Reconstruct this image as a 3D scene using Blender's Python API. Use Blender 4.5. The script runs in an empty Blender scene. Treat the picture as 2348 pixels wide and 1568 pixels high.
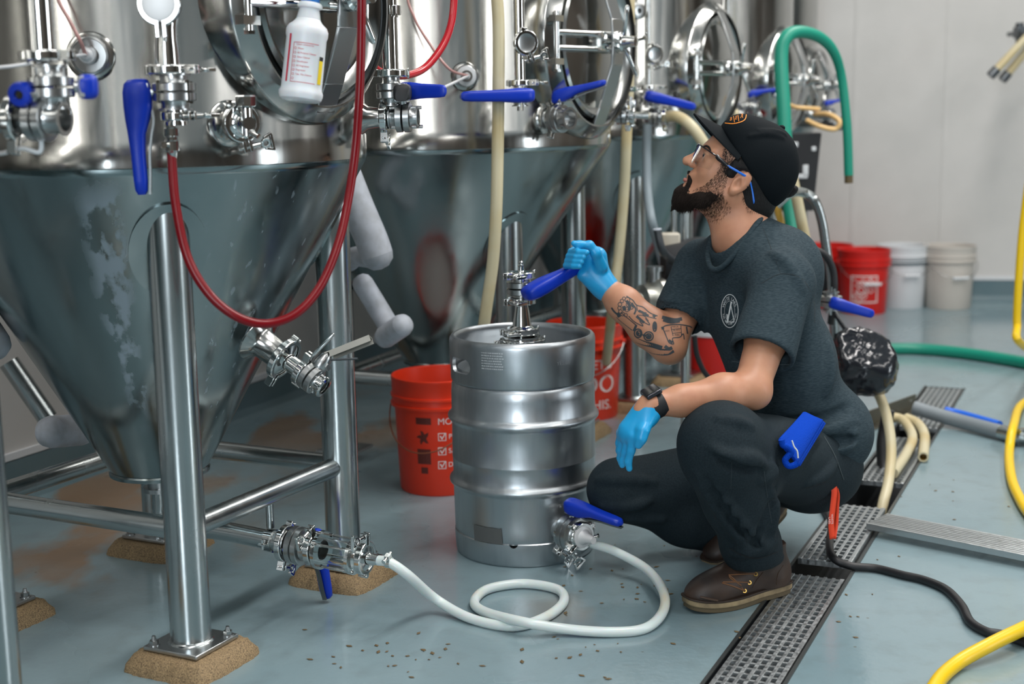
import bpy, math, random
import numpy as np
from math import sin, cos, pi, radians, atan2, sqrt
from mathutils import Vector, Matrix
random.seed(7)
rng = np.random.default_rng(7)
SC = bpy.context.scene
COL = SC.collection
A = lambda *p: np.array(p, float)
def nrm(v):
    v = np.array(v, float); return v / (np.linalg.norm(v) + 1e-12)

# ------------------------------------------------------------------ camera
FPX, PITCH, ROLL, CAMH = 3166.0, radians(9.46), radians(-0.957), 1.178
_fw = A(0, cos(PITCH), -sin(PITCH)); _u0 = A(0, sin(PITCH), cos(PITCH)); _r0 = A(1, 0, 0)
_rt = cos(ROLL) * _r0 + sin(ROLL) * _u0; _up = -sin(ROLL) * _r0 + cos(ROLL) * _u0
EYE = A(0, 0, CAMH)
cam_d = bpy.data.cameras.new('camera'); cam = bpy.data.objects.new('camera', cam_d); COL.objects.link(cam)
cam_d.sensor_width = 36.0; cam_d.lens = FPX / 2348 * 36.0
cam.matrix_world = Matrix(((_rt[0], _up[0], -_fw[0], 0), (_rt[1], _up[1], -_fw[1], 0), (_rt[2], _up[2], -_fw[2], CAMH), (0, 0, 0, 1)))
cam_d.dof.use_dof = True; cam_d.dof.focus_distance = 3.25; cam_d.dof.aperture_fstop = 2.6
cam_d.clip_start = 0.05
SC.camera = cam

# ------------------------------------------------------------------ light and exposure
SC.view_settings.view_transform = 'Standard'; SC.view_settings.look = 'None'
SC.view_settings.gamma = 1.0; SC.view_settings.use_curve_mapping = False
SC.view_settings.exposure = 0.45
W = bpy.data.worlds.new('world'); SC.world = W; W.use_nodes = True
W.node_tree.nodes['Background'].inputs[0].default_value = (0.55, 0.66, 0.72, 1)
W.node_tree.nodes['Background'].inputs[1].default_value = 0.15
CEIL = 3.9
LIGHTS = [  # x, y, length, width, rotation about z (degrees), power
    (1.2, 3.0, 2.4, .30, -24, 62), (2.3, 5.6, 2.4, .30, -24, 66), (-0.3, 0.2, 2.4, .30, -24, 36),
    (3.4, 1.6, 2.4, .30, -24, 34), (4.6, 4.4, 2.4, .30, -24, 44), (1.4, -2.6, 2.4, .30, -24, 30),
    (-2.15, 2.3, 2.4, .30, -24, 28)]  # last lamp is added to brighten the left wall behind the tanks
for i, (x, y, a, b, r, pw) in enumerate(LIGHTS):
    ld = bpy.data.lights.new('ceiling_tube_light', 'AREA'); ld.shape = 'RECTANGLE'; ld.size = b; ld.size_y = a
    ld.energy = pw; ld.color = (1.0, 0.965, 0.93)
    lo = bpy.data.objects.new('ceiling_tube_light', ld); COL.objects.link(lo)
    lo.location = (x, y, CEIL - .10); lo.rotation_euler = (0, 0, radians(r))
# daylight through the tall window behind the camera on the left
ld = bpy.data.lights.new('window_daylight', 'AREA'); ld.shape = 'RECTANGLE'; ld.size = .9; ld.size_y = 2.0
ld.energy = 85; ld.color = (0.84, 0.93, 1.0)
lo = bpy.data.objects.new('window_daylight', ld); COL.objects.link(lo)
lo.location = (-1.3, -3.32, 1.95); lo.rotation_euler = (radians(90), 0, radians(0))
ld = bpy.data.lights.new('added_side_light', 'AREA'); ld.shape = 'RECTANGLE'; ld.size = .6; ld.size_y = 2.2  # unseen strip lamp added for the bright stripe it reflects in the shells
ld.energy = 60; ld.color = (0.86, 0.94, 1.0)
lo = bpy.data.objects.new('added_side_light', ld); COL.objects.link(lo)
lo.location = (6.42, 1.4, 1.7); lo.rotation_euler = (radians(90), 0, radians(90))

# ------------------------------------------------------------------ pixel helpers (2348 x 1568 frame -> world points)
def ray(x, y):
    return _fw + _rt * (x - 1174) / FPX - _up * (y - 784) / FPX
def at(x, y, Y):
    d = ray(x, y); return EYE + d * (Y / d[1])
def fl(x, y, z=0.0):
    d = ray(x, y); return EYE + d * ((z - CAMH) / d[2])
def pj(P):
    d = np.asarray(P, float) - EYE
    return (1174 + FPX * d @ _rt / (d @ _fw), 784 - FPX * d @ _up / (d @ _fw))
def on_cyl(x, y, c, R):
    d = ray(x, y); a = d[0]**2 + d[1]**2; o = EYE[:2] - A(*c[:2])
    b = o @ d[:2]; cc = o @ o - R * R; q = b * b - a * cc
    if q < 0: q = 0
    return EYE + d * ((-b - sqrt(q)) / a)
def marchto(x, y, f, t0=1.5, t1=6):
    d = nrm(ray(x, y)); t = t0
    for _ in range(160):
        s = f(EYE + d * t)
        if s < .0004: break
        t += s * .7
        if t > t1: return None
    return EYE + d * t

# ------------------------------------------------------------------ materials
MATS = {}
def mat(name, col=(.5, .5, .5), rough=.5, metal=0.0, **k):
    if name in MATS: return MATS[name]
    m = bpy.data.materials.new(name); m.use_nodes = True; MATS[name] = m
    nt = m.node_tree; b = nt.nodes['Principled BSDF']
    b.inputs['Base Color'].default_value = (*col, 1); b.inputs['Roughness'].default_value = rough
    b.inputs['Metallic'].default_value = metal
    for a, v in k.items():
        if a in ('noise', 'bump', 'stretch', 'rvar', 'cvar', 'col2', 'detail', 'thr'): continue
        b.inputs[a.replace('_', ' ')].default_value = v
    sc = k.get('noise')
    if sc:
        tc = nt.nodes.new('ShaderNodeTexCoord'); mp = nt.nodes.new('ShaderNodeMapping')
        mp.inputs['Scale'].default_value = k.get('stretch', (1, 1, 1))
        nt.links.new(tc.outputs['Object'], mp.inputs[0])
        n = nt.nodes.new('ShaderNodeTexNoise'); n.inputs['Scale'].default_value = sc
        n.inputs['Detail'].default_value = k.get('detail', 5)
        nt.links.new(mp.outputs[0], n.inputs['Vector'])
        if k.get('bump'):
            bp = nt.nodes.new('ShaderNodeBump'); bp.inputs['Strength'].default_value = k['bump']; bp.inputs['Distance'].default_value = .002
            nt.links.new(n.outputs['Fac'], bp.inputs['Height']); nt.links.new(bp.outputs[0], b.inputs['Normal'])
        if k.get('rvar'):
            mr = nt.nodes.new('ShaderNodeMapRange'); mr.inputs[1].default_value = .3; mr.inputs[2].default_value = .7
            mr.inputs[3].default_value = max(0.02, rough - k['rvar']); mr.inputs[4].default_value = rough + k['rvar']
            nt.links.new(n.outputs['Fac'], mr.inputs[0]); nt.links.new(mr.outputs[0], b.inputs['Roughness'])
        if k.get('col2'):
            mx = nt.nodes.new('ShaderNodeMixRGB'); mx.inputs[1].default_value = (*col, 1); mx.inputs[2].default_value = (*k['col2'], 1)
            mr = nt.nodes.new('ShaderNodeMapRange'); t = k.get('thr', (.35, .65)); mr.inputs[1].default_value = t[0]; mr.inputs[2].default_value = t[1]
            nt.links.new(n.outputs['Fac'], mr.inputs[0]); nt.links.new(mr.outputs[0], mx.inputs[0]); nt.links.new(mx.outputs[0], b.inputs['Base Color'])
    return m

# ------------------------------------------------------------------ mesh builder
def basis(d, hint=None):
    d = nrm(d)
    if hint is None: hint = A(0, 0, 1) if abs(d[2]) < .9 else A(0, 1, 0)
    x = nrm(np.array(hint, float) - d * (np.array(hint, float) @ d)); y = np.cross(d, x)
    return x, y, d
def cr(path, n=8, closed=False):
    P = [np.array(p, float) for p in path]
    if len(P) < 3: return P
    out = []
    m = len(P)
    rngk = range(m if closed else m - 1)
    for i in rngk:
        p1, p2 = P[i], P[(i + 1) % m]
        p0 = P[i - 1] if (i > 0 or closed) else 2 * p1 - p2
        p3 = P[(i + 2) % m] if (i + 2 < m or closed) else 2 * p2 - p1
        for j in range(n):
            t = j / n
            out.append(.5 * (2 * p1 + (p2 - p0) * t + (2 * p0 - 5 * p1 + 4 * p2 - p3) * t * t + (3 * p1 - p0 - 3 * p2 + p3) * t**3))
    if not closed: out.append(P[-1])
    return out
class MB:
    def __init__(s, o=(0, 0, 0), z=(0, 0, 1), x=None):
        s.V = []; s.F = []; s.frame(o, z, x)
    def frame(s, o=(0, 0, 0), z=(0, 0, 1), x=None):
        X, Y, Z = basis(z, x if x is not None else ((1, 0, 0) if abs(nrm(z)[0]) < .9 else (0, 0, 1)))
        s.o = np.array(o, float); s.B = np.array([X, Y, Z]).T; return s
    def w(s, p): return s.o + s.B @ np.array(p, float)
    def wd(s, p): return s.B @ np.array(p, float)
    def raw(s, V, F):
        n = len(s.V); V = np.asarray(V, float) @ s.B.T + s.o
        s.V.extend(V.tolist()); s.F.extend([[n + i for i in f] for f in F]); return s
    def lathe(s, prof, c=(0, 0, 0), d=(0, 0, 1), n=28, hint=None, closed=False, a0=0, a1=2 * pi):
        X, Y, Z = basis(d, hint); c = np.array(c, float); V = []; F = []; full = abs(a1 - a0 - 2 * pi) < 1e-6
        nn = n if full else n + 1
        for t, r in prof:
            for i in range(nn):
                a = a0 + (a1 - a0) * i / n
                V.append(c + Z * t + (X * cos(a) + Y * sin(a)) * r)
        m = len(prof)
        for k in range(m if closed else m - 1):
            k2 = (k + 1) % m
            for i in range(n):
                j = (i + 1) % nn
                F.append([k * nn + i, k * nn + j, k2 * nn + j, k2 * nn + i])
        if not closed and full:
            if prof[0][1] > 1e-5: F.append(list(range(nn))[::-1])
            if prof[-1][1] > 1e-5: F.append([(m - 1) * nn + i for i in range(nn)])
        if closed and not full:
            F.append([k * nn for k in range(m)]); F.append([k * nn + n for k in range(m)][::-1])
        return s.raw(V, F)
    def open_lathe(s, prof, c=(0, 0, 0), d=(0, 0, 1), n=28, hint=None, a0=0, a1=2 * pi):
        k = len(s.F); s.lathe(prof, c, d, n, hint, False, a0, a1)
        if abs(a1 - a0 - 2 * pi) < 1e-6:
            e = (prof[0][1] > 1e-5) + (prof[-1][1] > 1e-5)
            if e: s.F = s.F[:len(s.F) - e]
        return s
    def cyl(s, a, b, r, r2=None, n=20):
        a = np.array(a, float); b = np.array(b, float); L = np.linalg.norm(b - a)
        return s.lathe([(0, r), (L, r if r2 is None else r2)], a, (b - a) / L, n)
    def pipe(s, a, b, r, t=.002, n=24):
        a = np.array(a, float); b = np.array(b, float); L = np.linalg.norm(b - a)
        return s.lathe([(0, r), (L, r), (L, r - t), (0, r - t)], a, (b - a) / L, n, closed=True)
    def rod(s, a, b, r, n=14):
        a = np.array(a, float); b = np.array(b, float); L = np.linalg.norm(b - a)
        return s.lathe([(-r, 0.0001), (-r * .8, r * .6), (0, r), (L, r), (L + r * .8, r * .6), (L + r, 0.0001)], a, (b - a) / L, n)
    def tube(s, path, r, n=14, res=8, smooth=True, closed=False, caps=True):
        P = cr(path, res, closed) if smooth else [np.array(p, float) for p in path]
        m = len(P); R = r if callable(r) else (lambda t: r)
        V = []; F = []; X = None
        for i in range(m):
            if closed: t = P[(i + 1) % m] - P[i - 1]
            else: t = P[min(i + 1, m - 1)] - P[max(i - 1, 0)]
            t = nrm(t)
            if X is None: X = basis(t)[0]
            X = nrm(X - t * (X @ t)); Y = np.cross(t, X); rr = R(i / (m - 1))
            for k in range(n):
                a = 2 * pi * k / n; V.append(P[i] + (X * cos(a) + Y * sin(a)) * rr)
        for i in range(m if closed else m - 1):
            i2 = (i + 1) % m
            for k in range(n):
                F.append([i * n + k, i * n + (k + 1) % n, i2 * n + (k + 1) % n, i2 * n + k])
        if caps and not closed: F.append(list(range(n))[::-1]); F.append([(m - 1) * n + k for k in range(n)])
        return s.raw(V, F)
    def box(s, c, sz, ax=None):
        c = np.array(c, float); h = np.array(sz, float) / 2
        B = np.eye(3) if ax is None else np.array(ax).T
        V = [c + B @ (h * A(i, j, k)) for i in (-1, 1) for j in (-1, 1) for k in (-1, 1)]
        return s.raw(V, [[0, 1, 3, 2], [4, 6, 7, 5], [0, 4, 5, 1], [2, 3, 7, 6], [0, 2, 6, 4], [1, 5, 7, 3]])
    def bar(s, a, b, wd, ht, up=(0, 0, 1)):
        a = np.array(a, float); b = np.array(b, float); d = nrm(b - a); X, Y, Z = basis(d, up)
        return s.box((a + b) / 2, (ht, wd, np.linalg.norm(b - a)), (X, Y, Z))
    def prism(s, poly, t, c=(0, 0, 0), X=(1, 0, 0), Y=(0, 1, 0)):
        c = np.array(c, float); X = np.array(X, float); Y = np.array(Y, float); Z = np.cross(X, Y); n = len(poly)
        V = [c + X * p[0] + Y * p[1] + Z * q for q in (-t / 2, t / 2) for p in poly]
        F = [list(range(n))[::-1], list(range(n, 2 * n))] + [[i, (i + 1) % n, n + (i + 1) % n, n + i] for i in range(n)]
        return s.raw(V, F)
    def loft(s, secs, n=20, sq=3.0, caps=True, interp=0):
        """secs: list of (centre, Xvec*halfwidth, Yvec*halfheight), superellipse exponent sq"""
        if interp:
            K = [np.concatenate([np.array(a, float), np.array(b, float), np.array(c, float)]) for a, b, c in secs]
            secs = [(k[:3], k[3:6], k[6:9]) for k in cr(K, interp)]
        V = []; F = []
        for c, X, Y in secs:
            c = np.array(c, float); X = np.array(X, float); Y = np.array(Y, float)
            for i in range(n):
                a = 2 * pi * i / n; ca, sa = cos(a), sin(a)
                V.append(c + X * (abs(ca)**(2 / sq) * (1 if ca > 0 else -1)) + Y * (abs(sa)**(2 / sq) * (1 if sa > 0 else -1)))
        m = len(secs)
        for k in range(m - 1):
            for i in range(n):
                j = (i + 1) % n; F.append([k * n + i, k * n + j, (k + 1) * n + j, (k + 1) * n + i])
        if caps: F.append(list(range(n))[::-1]); F.append([(m - 1) * n + i for i in range(n)])
        return s.raw(V, F)
    def build(s, name, m, parent=None, label=None, smooth=True, bev=0, kind=None, ang=38, origin=None):
        me = bpy.data.meshes.new(name)
        V = np.array(s.V)
        pv = A(0, 0, 0)
        if parent is not None: pv = np.array(WORLD[parent.name])
        if origin is None: org = V.mean(0) if parent is None else pv
        else: org = np.array(origin, float)
        me.from_pydata((V - org).tolist(), [], s.F)
        me.validate(); 
        o = bpy.data.objects.new(name, me); COL.objects.link(o)
        if parent is not None: o.parent = parent; o.location = org - pv
        else: o.location = org
        WORLD[o.name] = org
        if m is not None: me.materials.append(m)
        if smooth:
            me.shade_smooth(); me.set_sharp_from_angle(angle=radians(ang))
        if bev:
            b = o.modifiers.new('b', 'BEVEL'); b.width = bev; b.segments = 2; b.limit_method = 'ANGLE'; b.angle_limit = radians(40)
        if label: o['label'] = label
        if kind: o['kind'] = kind
        return o
WORLD = {}
def thing(name, label, cat, loc=(0, 0, 0), group=None):
    o = bpy.data.objects.new(name, None); COL.objects.link(o); o.location = loc; o.empty_display_size = .05
    o['label'] = label; o['category'] = cat
    if group: o['group'] = group
    WORLD[o.name] = np.array(loc, float); return o
def tag(o, label, cat, group=None, kind=None):
    o['label'] = label; o['category'] = cat
    if group: o['group'] = group
    if kind: o['kind'] = kind
    return o
def text_mesh(txt, size, align='CENTER', space=1.0):
    c = bpy.data.curves.new('t', 'FONT'); c.body = txt; c.size = size; c.align_x = align; c.align_y = 'CENTER'; c.space_character = space
    o = bpy.data.objects.new('t', c); COL.objects.link(o)
    me = o.to_mesh(); V = [tuple(v.co) for v in me.vertices]; F = [list(p.vertices) for p in me.polygons]
    o.to_mesh_clear(); bpy.data.objects.remove(o); bpy.data.curves.remove(c)
    return V, F

# ------------------------------------------------------------------ directions shared by the tank row, the wall and the floor drain
TH = radians(24.2)
U = A(sin(TH), cos(TH), 0); Vv = A(cos(TH), -sin(TH), 0); Zv = A(0, 0, 1)

# stainless materials
def steel(name, col, r, bump=.05, stretch=(1, 1, 8), sc=14, rv=.06, **kw):
    m = mat(name, col, r, 1.0, noise=sc, bump=bump, stretch=stretch, rvar=rv, detail=6, **kw)
    return m
M_shell = steel('brushed_stainless_shell', (.40, .402, .388), .17, .012, (3, 3, .25), 9, .06)
M_cone = steel('satin_stainless_cone', (.27, .315, .32), .20, .012, (2, 2, .4), 10, .07)
M_leg = steel('brushed_stainless_tube', (.46, .49, .49), .24, .0, (2, 2, .3), 12, .05)
M_pol = mat('polished_stainless', (.66, .67, .66), .10, 1.0)
M_sat = mat('satin_stainless_fitting', (.46, .47, .47), .28, 1.0)
M_dark = mat('dark_steel', (.12, .13, .14), .35, 1.0)
M_blue = mat('blue_plastic_handle', (.002, .030, .40), .36, Specular_IOR_Level=.35, noise=120, bump=.1)
M_red = mat('translucent_red_hose', (.20, .0015, .006), .28, Transmission_Weight=.15, IOR=1.40)
M_blk = mat('black_rubber', (.010, .011, .013), .5)
M_cream = mat('cream_hose_rubber', (.56, .50, .33), .42, noise=6, col2=(.50, .38, .17), thr=(.45, .75))
M_milk = mat('milky_silicone_hose', (.66, .74, .73), .30, Subsurface_Weight=.35, Subsurface_Scale=.02, noise=5, col2=(.66, .60, .42), thr=(.60, .80))
M_green = mat('teal_green_hose_rubber', (.004, .24, .16), .42)
M_yel = mat('yellow_hose_rubber', (.80, .52, .004), .38, noise=160, bump=.15)
M_bucket = mat('orange_red_plastic', (.72, .035, .008), .36)
M_white = mat('white_plastic', (.66, .68, .70), .4)
M_foam = mat('white_insulation_jacket', (.62, .66, .74), .55, noise=30, col2=(.5, .53, .58))
M_print = mat('white_print', (.72, .66, .64), .5)
M_black = mat('matt_black_paint', (.012, .013, .016), .6)

# ------------------------------------------------------------------ room
def floor_material():
    m = bpy.data.materials.new('wet_grey_blue_epoxy_floor'); m.use_nodes = True; nt = m.node_tree; b = nt.nodes['Principled BSDF']
    N = nt.nodes.new; L = nt.links.new
    g = N('ShaderNodeNewGeometry')
    def noise(sc, det=5, off=(0, 0, 0), stretch=(1, 1, 1)):
        mp = N('ShaderNodeMapping'); mp.inputs['Location'].default_value = off; mp.inputs['Scale'].default_value = stretch
        L(g.outputs['Position'], mp.inputs[0]); n = N('ShaderNodeTexNoise'); n.inputs['Scale'].default_value = sc; n.inputs['Detail'].default_value = det
        L(mp.outputs[0], n.inputs['Vector']); return n.outputs['Fac']
    def rngm(s, a, b_, c=0, d=1):
        r = N('ShaderNodeMapRange'); r.inputs[1].default_value = a; r.inputs[2].default_value = b_; r.inputs[3].default_value = c; r.inputs[4].default_value = d
        L(s, r.inputs[0]); return r.outputs[0]
    def mixc(f, c1, c2):
        x = N('ShaderNodeMixRGB')
        L(f, x.inputs[0])
        for i, c in ((1, c1), (2, c2)):
            if isinstance(c, tuple): x.inputs[i].default_value = (*c, 1)
            else: L(c, x.inputs[i])
        return x.outputs[0]
    def mul(a, b_):
        x = N('ShaderNodeMath'); x.operation = 'MULTIPLY'; L(a, x.inputs[0])
        if isinstance(b_, float): x.inputs[1].default_value = b_
        else: L(b_, x.inputs[1])
        return x.outputs[0]
    col = mixc(rngm(noise(1.3), .35, .7), (.180, .262, .292), (.235, .322, .350))
    col = mixc(rngm(noise(14, 6), .5, .75, 0, .35), col, (.14, .18, .19))
    # rusty beer stains under the tanks (fixed places)
    blobs = [((-1.15, 3.75), .50, 1.0), ((-1.35, 4.25), .55, 1.0), ((-0.75, 5.2), .75, .9), ((-0.95, 4.3), .35, .7), ((-1.25, 3.45), .30, .8), ((0.35, 5.25), .25, .8), ((0.12, 3.16), .16, .35)]
    tot = None
    for (bx, by), br, st in blobs:
        d = N('ShaderNodeVectorMath'); d.operation = 'DISTANCE'; L(g.outputs['Position'], d.inputs[0]); d.inputs[1].default_value = (bx, by, 0)
        q = rngm(d.outputs['Value'], br, br * .35, 0, st)
        if tot is None: tot = q
        else:
            x = N('ShaderNodeMath'); x.operation = 'MAXIMUM'; L(tot, x.inputs[0]); L(q, x.inputs[1]); tot = x.outputs[0]
    st = mul(tot, rngm(noise(2.6, 4, (5, 2, 0), (1, .5, 1)), .46, .53))
    col = mixc(mul(st, .72), col, (.27, .12, .020))
    # brown fine specks
    v = N('ShaderNodeTexVoronoi'); v.inputs['Scale'].default_value = 9; L(g.outputs['Position'], v.inputs['Vector'])
    sp = mul(rngm(v.outputs['Distance'], .045, .02), rngm(noise(1.9, 2, (3, 3, 3)), .42, .5))
    col = mixc(mul(sp, .6), col, (.10, .075, .03))
    L(col, b.inputs['Base Color'])
    wet = rngm(noise(.9, 4, (1, 7, 0)), .40, .60)
    rr = N('ShaderNodeMixRGB'); L(wet, rr.inputs[0]); rr.inputs[1].default_value = (.38,) * 3 + (1,); rr.inputs[2].default_value = (.14,) * 3 + (1,)
    L(rr.outputs[0], b.inputs['Roughness'])
    bp = N('ShaderNodeBump'); bp.inputs['Strength'].default_value = .16; bp.inputs['Distance'].default_value = .004
    L(noise(55, 4), bp.inputs['Height']); L(bp.outputs[0], b.inputs['Normal'])
    b.inputs['Coat Weight'].default_value = .25; b.inputs['Coat Roughness'].default_value = .12
    return m
M_floor = floor_material()
# drain line: left edge on the floor, in the row direction
DR0 = fl(1630, 1550); DW = .150
DRU = nrm(fl(2125, 885) - DR0) * 1.0; DRV = np.cross(DRU, Zv)
def dp(s, t, z=0): return DR0 + DRU * s + DRV * t + Zv * z
dl0, dl1 = -1.2, [s for s in np.linspace(2, 5, 400) if pj(dp(s, 0))[1] < 886][0]
m = MB()
X0, X1, Y0, Y1 = -7.0, 6.6, -3.6, 11.0
q0, q1, q2, q3 = dp(dl0, 0), dp(dl1, 0), dp(dl1, DW), dp(dl0, DW)
V = [(X0, Y0, 0), (X1, Y0, 0), (X1, Y1, 0), (X0, Y1, 0), q0, q1, q2, q3]
F = [[0, 4, 5, 3], [0, 1, 7, 4], [1, 2, 6, 7], [2, 3, 5, 6]]
m.raw(V, F); m.build('floor', M_floor, kind='structure', smooth=False)
# the drain channel (recessed trough with stainless kerbs)
ch = thing('floor_drain_channel', 'long recessed stainless trench drain crossing the floor beside the kneeling man', 'drain', dp(0, DW / 2, -.1))
m = MB(); dz = -.13
a, b, c, d = dp(dl0, 0), dp(dl1, 0), dp(dl1, DW), dp(dl0, DW)
m.raw([a, b, b + Zv * dz, a + Zv * dz, d, c, c + Zv * dz, d + Zv * dz], [[0, 1, 2, 3], [4, 7, 6, 5], [3, 2, 6, 7], [0, 3, 7, 4], [1, 5, 6, 2]])
m.build('trough', mat('dark_drain_trough', (.03, .035, .04), .35, .6), ch, smooth=False)
M_galv = steel('cast_aluminium_grate', (.52, .55, .56), .40, .10, (1, 1, 1), 90, .1)
for t0 in (-.004, DW + .004):
    m = MB(); m.bar(dp(dl0, t0, .001), dp(dl1, t0, .001), .008, .006); m.build('kerb_rail', mat('dark_kerb_steel', (.10, .11, .11), .4, .8), ch, smooth=False)
def grate(s0, s1, t0=.006, t1=None, zt=.0, label='', tilt=0, org=None, ud=None, vd=None, n=7, slot=.030):
    if t1 is None: t1 = DW - .006
    if org is None: org, ud, vd = DR0, DRU, DRV
    P = lambda s, t, z: org + ud * s + vd * t + Zv * (z + tilt * (s - s0))
    g = thing('drain_grate', label, 'drain grate', P((s0 + s1) / 2, (t0 + t1) / 2, zt - .02), group=None)
    h = .018
    for k in range(n):
        t = t0 + .006 + (t1 - t0 - .012) * k / (n - 1); wd = .012 if k in (0, n - 1) else .0095
        m = MB(); m.bar(P(s0, t, zt - h / 2), P(s1, t, zt - h / 2), wd, h, Zv); m.build('grate_bar', M_galv, g, bev=.0015)
    m = MB(); k = int((s1 - s0) / slot)
    for i in range(k + 1):
        s = s0 + .006 + (s1 - s0 - .012) * i / k
        m.bar(P(s, t0 + .002, zt - h / 2 - .001), P(s, t1 - .002, zt - h / 2 - .001), .0085 if 0 < i < k else .012, h - .004, Zv)
    m.build('cross_bars', M_galv, g, kind='stuff', smooth=False)
    return g
def s_of(y, x=None):  # station along the drain at image row y (on its left edge)
    lo, hi = -1., 6.
    for _ in range(40):
        md = (lo + hi) / 2
        if pj(dp(md, 0))[1] > y: lo = md
        else: hi = md
    return lo
grate(-1.1, s_of(1312), label='cast drain grate nearest the camera, under the heel of the brown boot')
grate(s_of(1290), s_of(1165), zt=.016, label='drain grate lifted slightly, crossed by the black cable under the red lanyard')
grate(s_of(1098), s_of(1000), label='drain grate beyond the open slot, behind the thick cream hose')
grate(s_of(975), dl1 - .01, label='farthest visible drain grate, beside the end of the grey and blue hose')
# loose grate lying on the floor at the right
gA, gB = fl(1985, 1228), fl(2420, 1318); gu = nrm(gB - gA)
grate(0, np.linalg.norm(gB - gA) + .25, 0, .125, .036, 'loose slotted drain grate lying on the floor, running out of the right edge', org=gA, ud=gu, vd=np.cross(Zv, gu), n=9, slot=.06)

# walls
M_wall = mat('warm_white_wall_panel', (.60, .585, .565), .38, noise=2.5, col2=(.54, .53, .51), rvar=.08)
M_base = mat('blue_grey_cove_base', (.10, .165, .19), .35, noise=4, col2=(.13, .19, .21))
def wall(name, p, q, z0=0, z1=CEIL, m_=None, t=.08, out=None):
    p = A(*p[:2], 0); q = A(*q[:2], 0); d = nrm(q - p); n = np.cross(d, Zv) if out is None else out
    m = MB(); m.box((p + q) / 2 + n * t / 2 + Zv * (z0 + z1) / 2, (np.linalg.norm(q - p), t, z1 - z0), (d, np.cross(Zv, d), Zv))
    return m.build(name, m_ or M_wall, kind='structure', smooth=False)
WB = fl(0, 1064, .13); WD = nrm(fl(586, 875, .13) - WB) * A(1, 1, 0); WD = nrm(WD); WB[2] = 0
wr0 = fl(2250, 657, .13); wr0[2] = 0; wr0[1] += .30; wrd = nrm(A(.985, -.17, 0))
# corner of the two walls
tt = np.linalg.solve(np.array([WD[:2], -wrd[:2]]).T, (wr0 - WB)[:2]); corner = WB + WD * tt[0]
wl_n = A(-WD[1], WD[0], 0)
wall('wall_left', WB - WD * 8.4, corner, out=wl_n)
wall('wall_back', corner - wrd * .1, corner + wrd * 7.2, out=-np.cross(wrd, Zv) if np.cross(wrd, Zv)[1] < 0 else np.cross(wrd, Zv))
ew = corner + wrd * 7.1
M_taupe = mat('taupe_far_wall', (.12, .098, .080), .6)
m = MB()
for y in (1.08, 1.72): m.box((6.46, y, 1.7), (.09, .05, 2.3))
for z in (.58, 2.83): m.box((6.46, 1.4, z), (.09, .69, .05))
m.build('window_2_added', M_white, kind='structure', smooth=False)  # unseen frame added around the side strip lamp
wall('wall_right', (6.5, Y0), (6.5, ew[1] + .3), m_=M_taupe, out=A(1, 0, 0))
def holed_wall():
    wx0, wx1, wz0, wz1 = -1.75, -.85, .95, 2.95
    m = MB(); yy = -3.4
    m.box(((X0 + wx0) / 2, yy - .04, CEIL / 2), (wx0 - X0, .08, CEIL)); m.box(((X1 + wx1) / 2, yy - .04, CEIL / 2), (X1 - wx1, .08, CEIL))
    m.box(((wx0 + wx1) / 2, yy - .04, wz0 / 2), (wx1 - wx0, .08, wz0)); m.box(((wx0 + wx1) / 2, yy - .04, (wz1 + CEIL) / 2), (wx1 - wx0, .08, CEIL - wz1))
    m.build('wall_front', MATS['taupe_far_wall'], kind='structure', smooth=False)
    m = MB()
    for x in (wx0, (wx0 + wx1) / 2, wx1): m.box((x, yy - .02, (wz0 + wz1) / 2), (.05, .07, wz1 - wz0))
    for z in (wz0, wz1): m.box(((wx0 + wx1) / 2, yy - .02, z), (wx1 - wx0, .07, .05))
    m.build('window_1', M_white, kind='structure', smooth=False)
holed_wall()
m = MB(); m.box(((X0 + X1) / 2, (Y0 + Y1) / 2, CEIL + .05), (X1 - X0, Y1 - Y0, .1)); m.build('ceiling', mat('ceiling_panel', (.55, .56, .56), .7), kind='structure', smooth=False)
for nm, p, d, L_, inn in (('baseboard_left', WB - WD * 8, WD, 8 + tt[0], -wl_n), ('baseboard_back', corner, wrd, 7.0, A(wrd[1], -wrd[0], 0))):
    m = MB(); poly = [(0, 0), (.035, 0), (.020, .012), (.012, .04), (.012, .13), (0, .13)]
    P = [p + inn * a + Zv * b for a, b in poly]; Q = [p + d * L_ + inn * a + Zv * b for a, b in poly]
    m.raw(P + Q, [[i, (i + 1) % 6, 6 + (i + 1) % 6, 6 + i] for i in range(6)] + [[5, 4, 3, 2, 1, 0], [6, 7, 8, 9, 10, 11]])
    m.build(nm, M_base, kind='structure', smooth=False)
    m = MB(); m.bar(p + inn * .006 + Zv * .145, p + d * L_ + inn * .006 + Zv * .145, .012, .022, Zv); m.build('trim_%d' % (1 if 'left' in nm else 2), M_white, kind='structure', smooth=False)
# wall panel joints on the back wall: narrow cover strips
jx = None
for k, (px, py) in enumerate(((2168, 300), (1960, 300), (2520, 300))):
    d = ray(px, py); n = A(wrd[1], -wrd[0], 0); t = ((wr0 - EYE) @ n) / (d @ n); P = EYE + d * t; P[2] = 0
    m = MB(); m.bar(P + n * .0015 + Zv * .15, P + n * .0015 + Zv * CEIL, .035, .004, n) if False else m.box(P + n * .0015 + Zv * (CEIL / 2 + .08), (.03, .004, CEIL - .17), (wrd, n, Zv))
    m.build('trim_%d' % (3 + k), M_wall, kind='structure', smooth=False)
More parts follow.
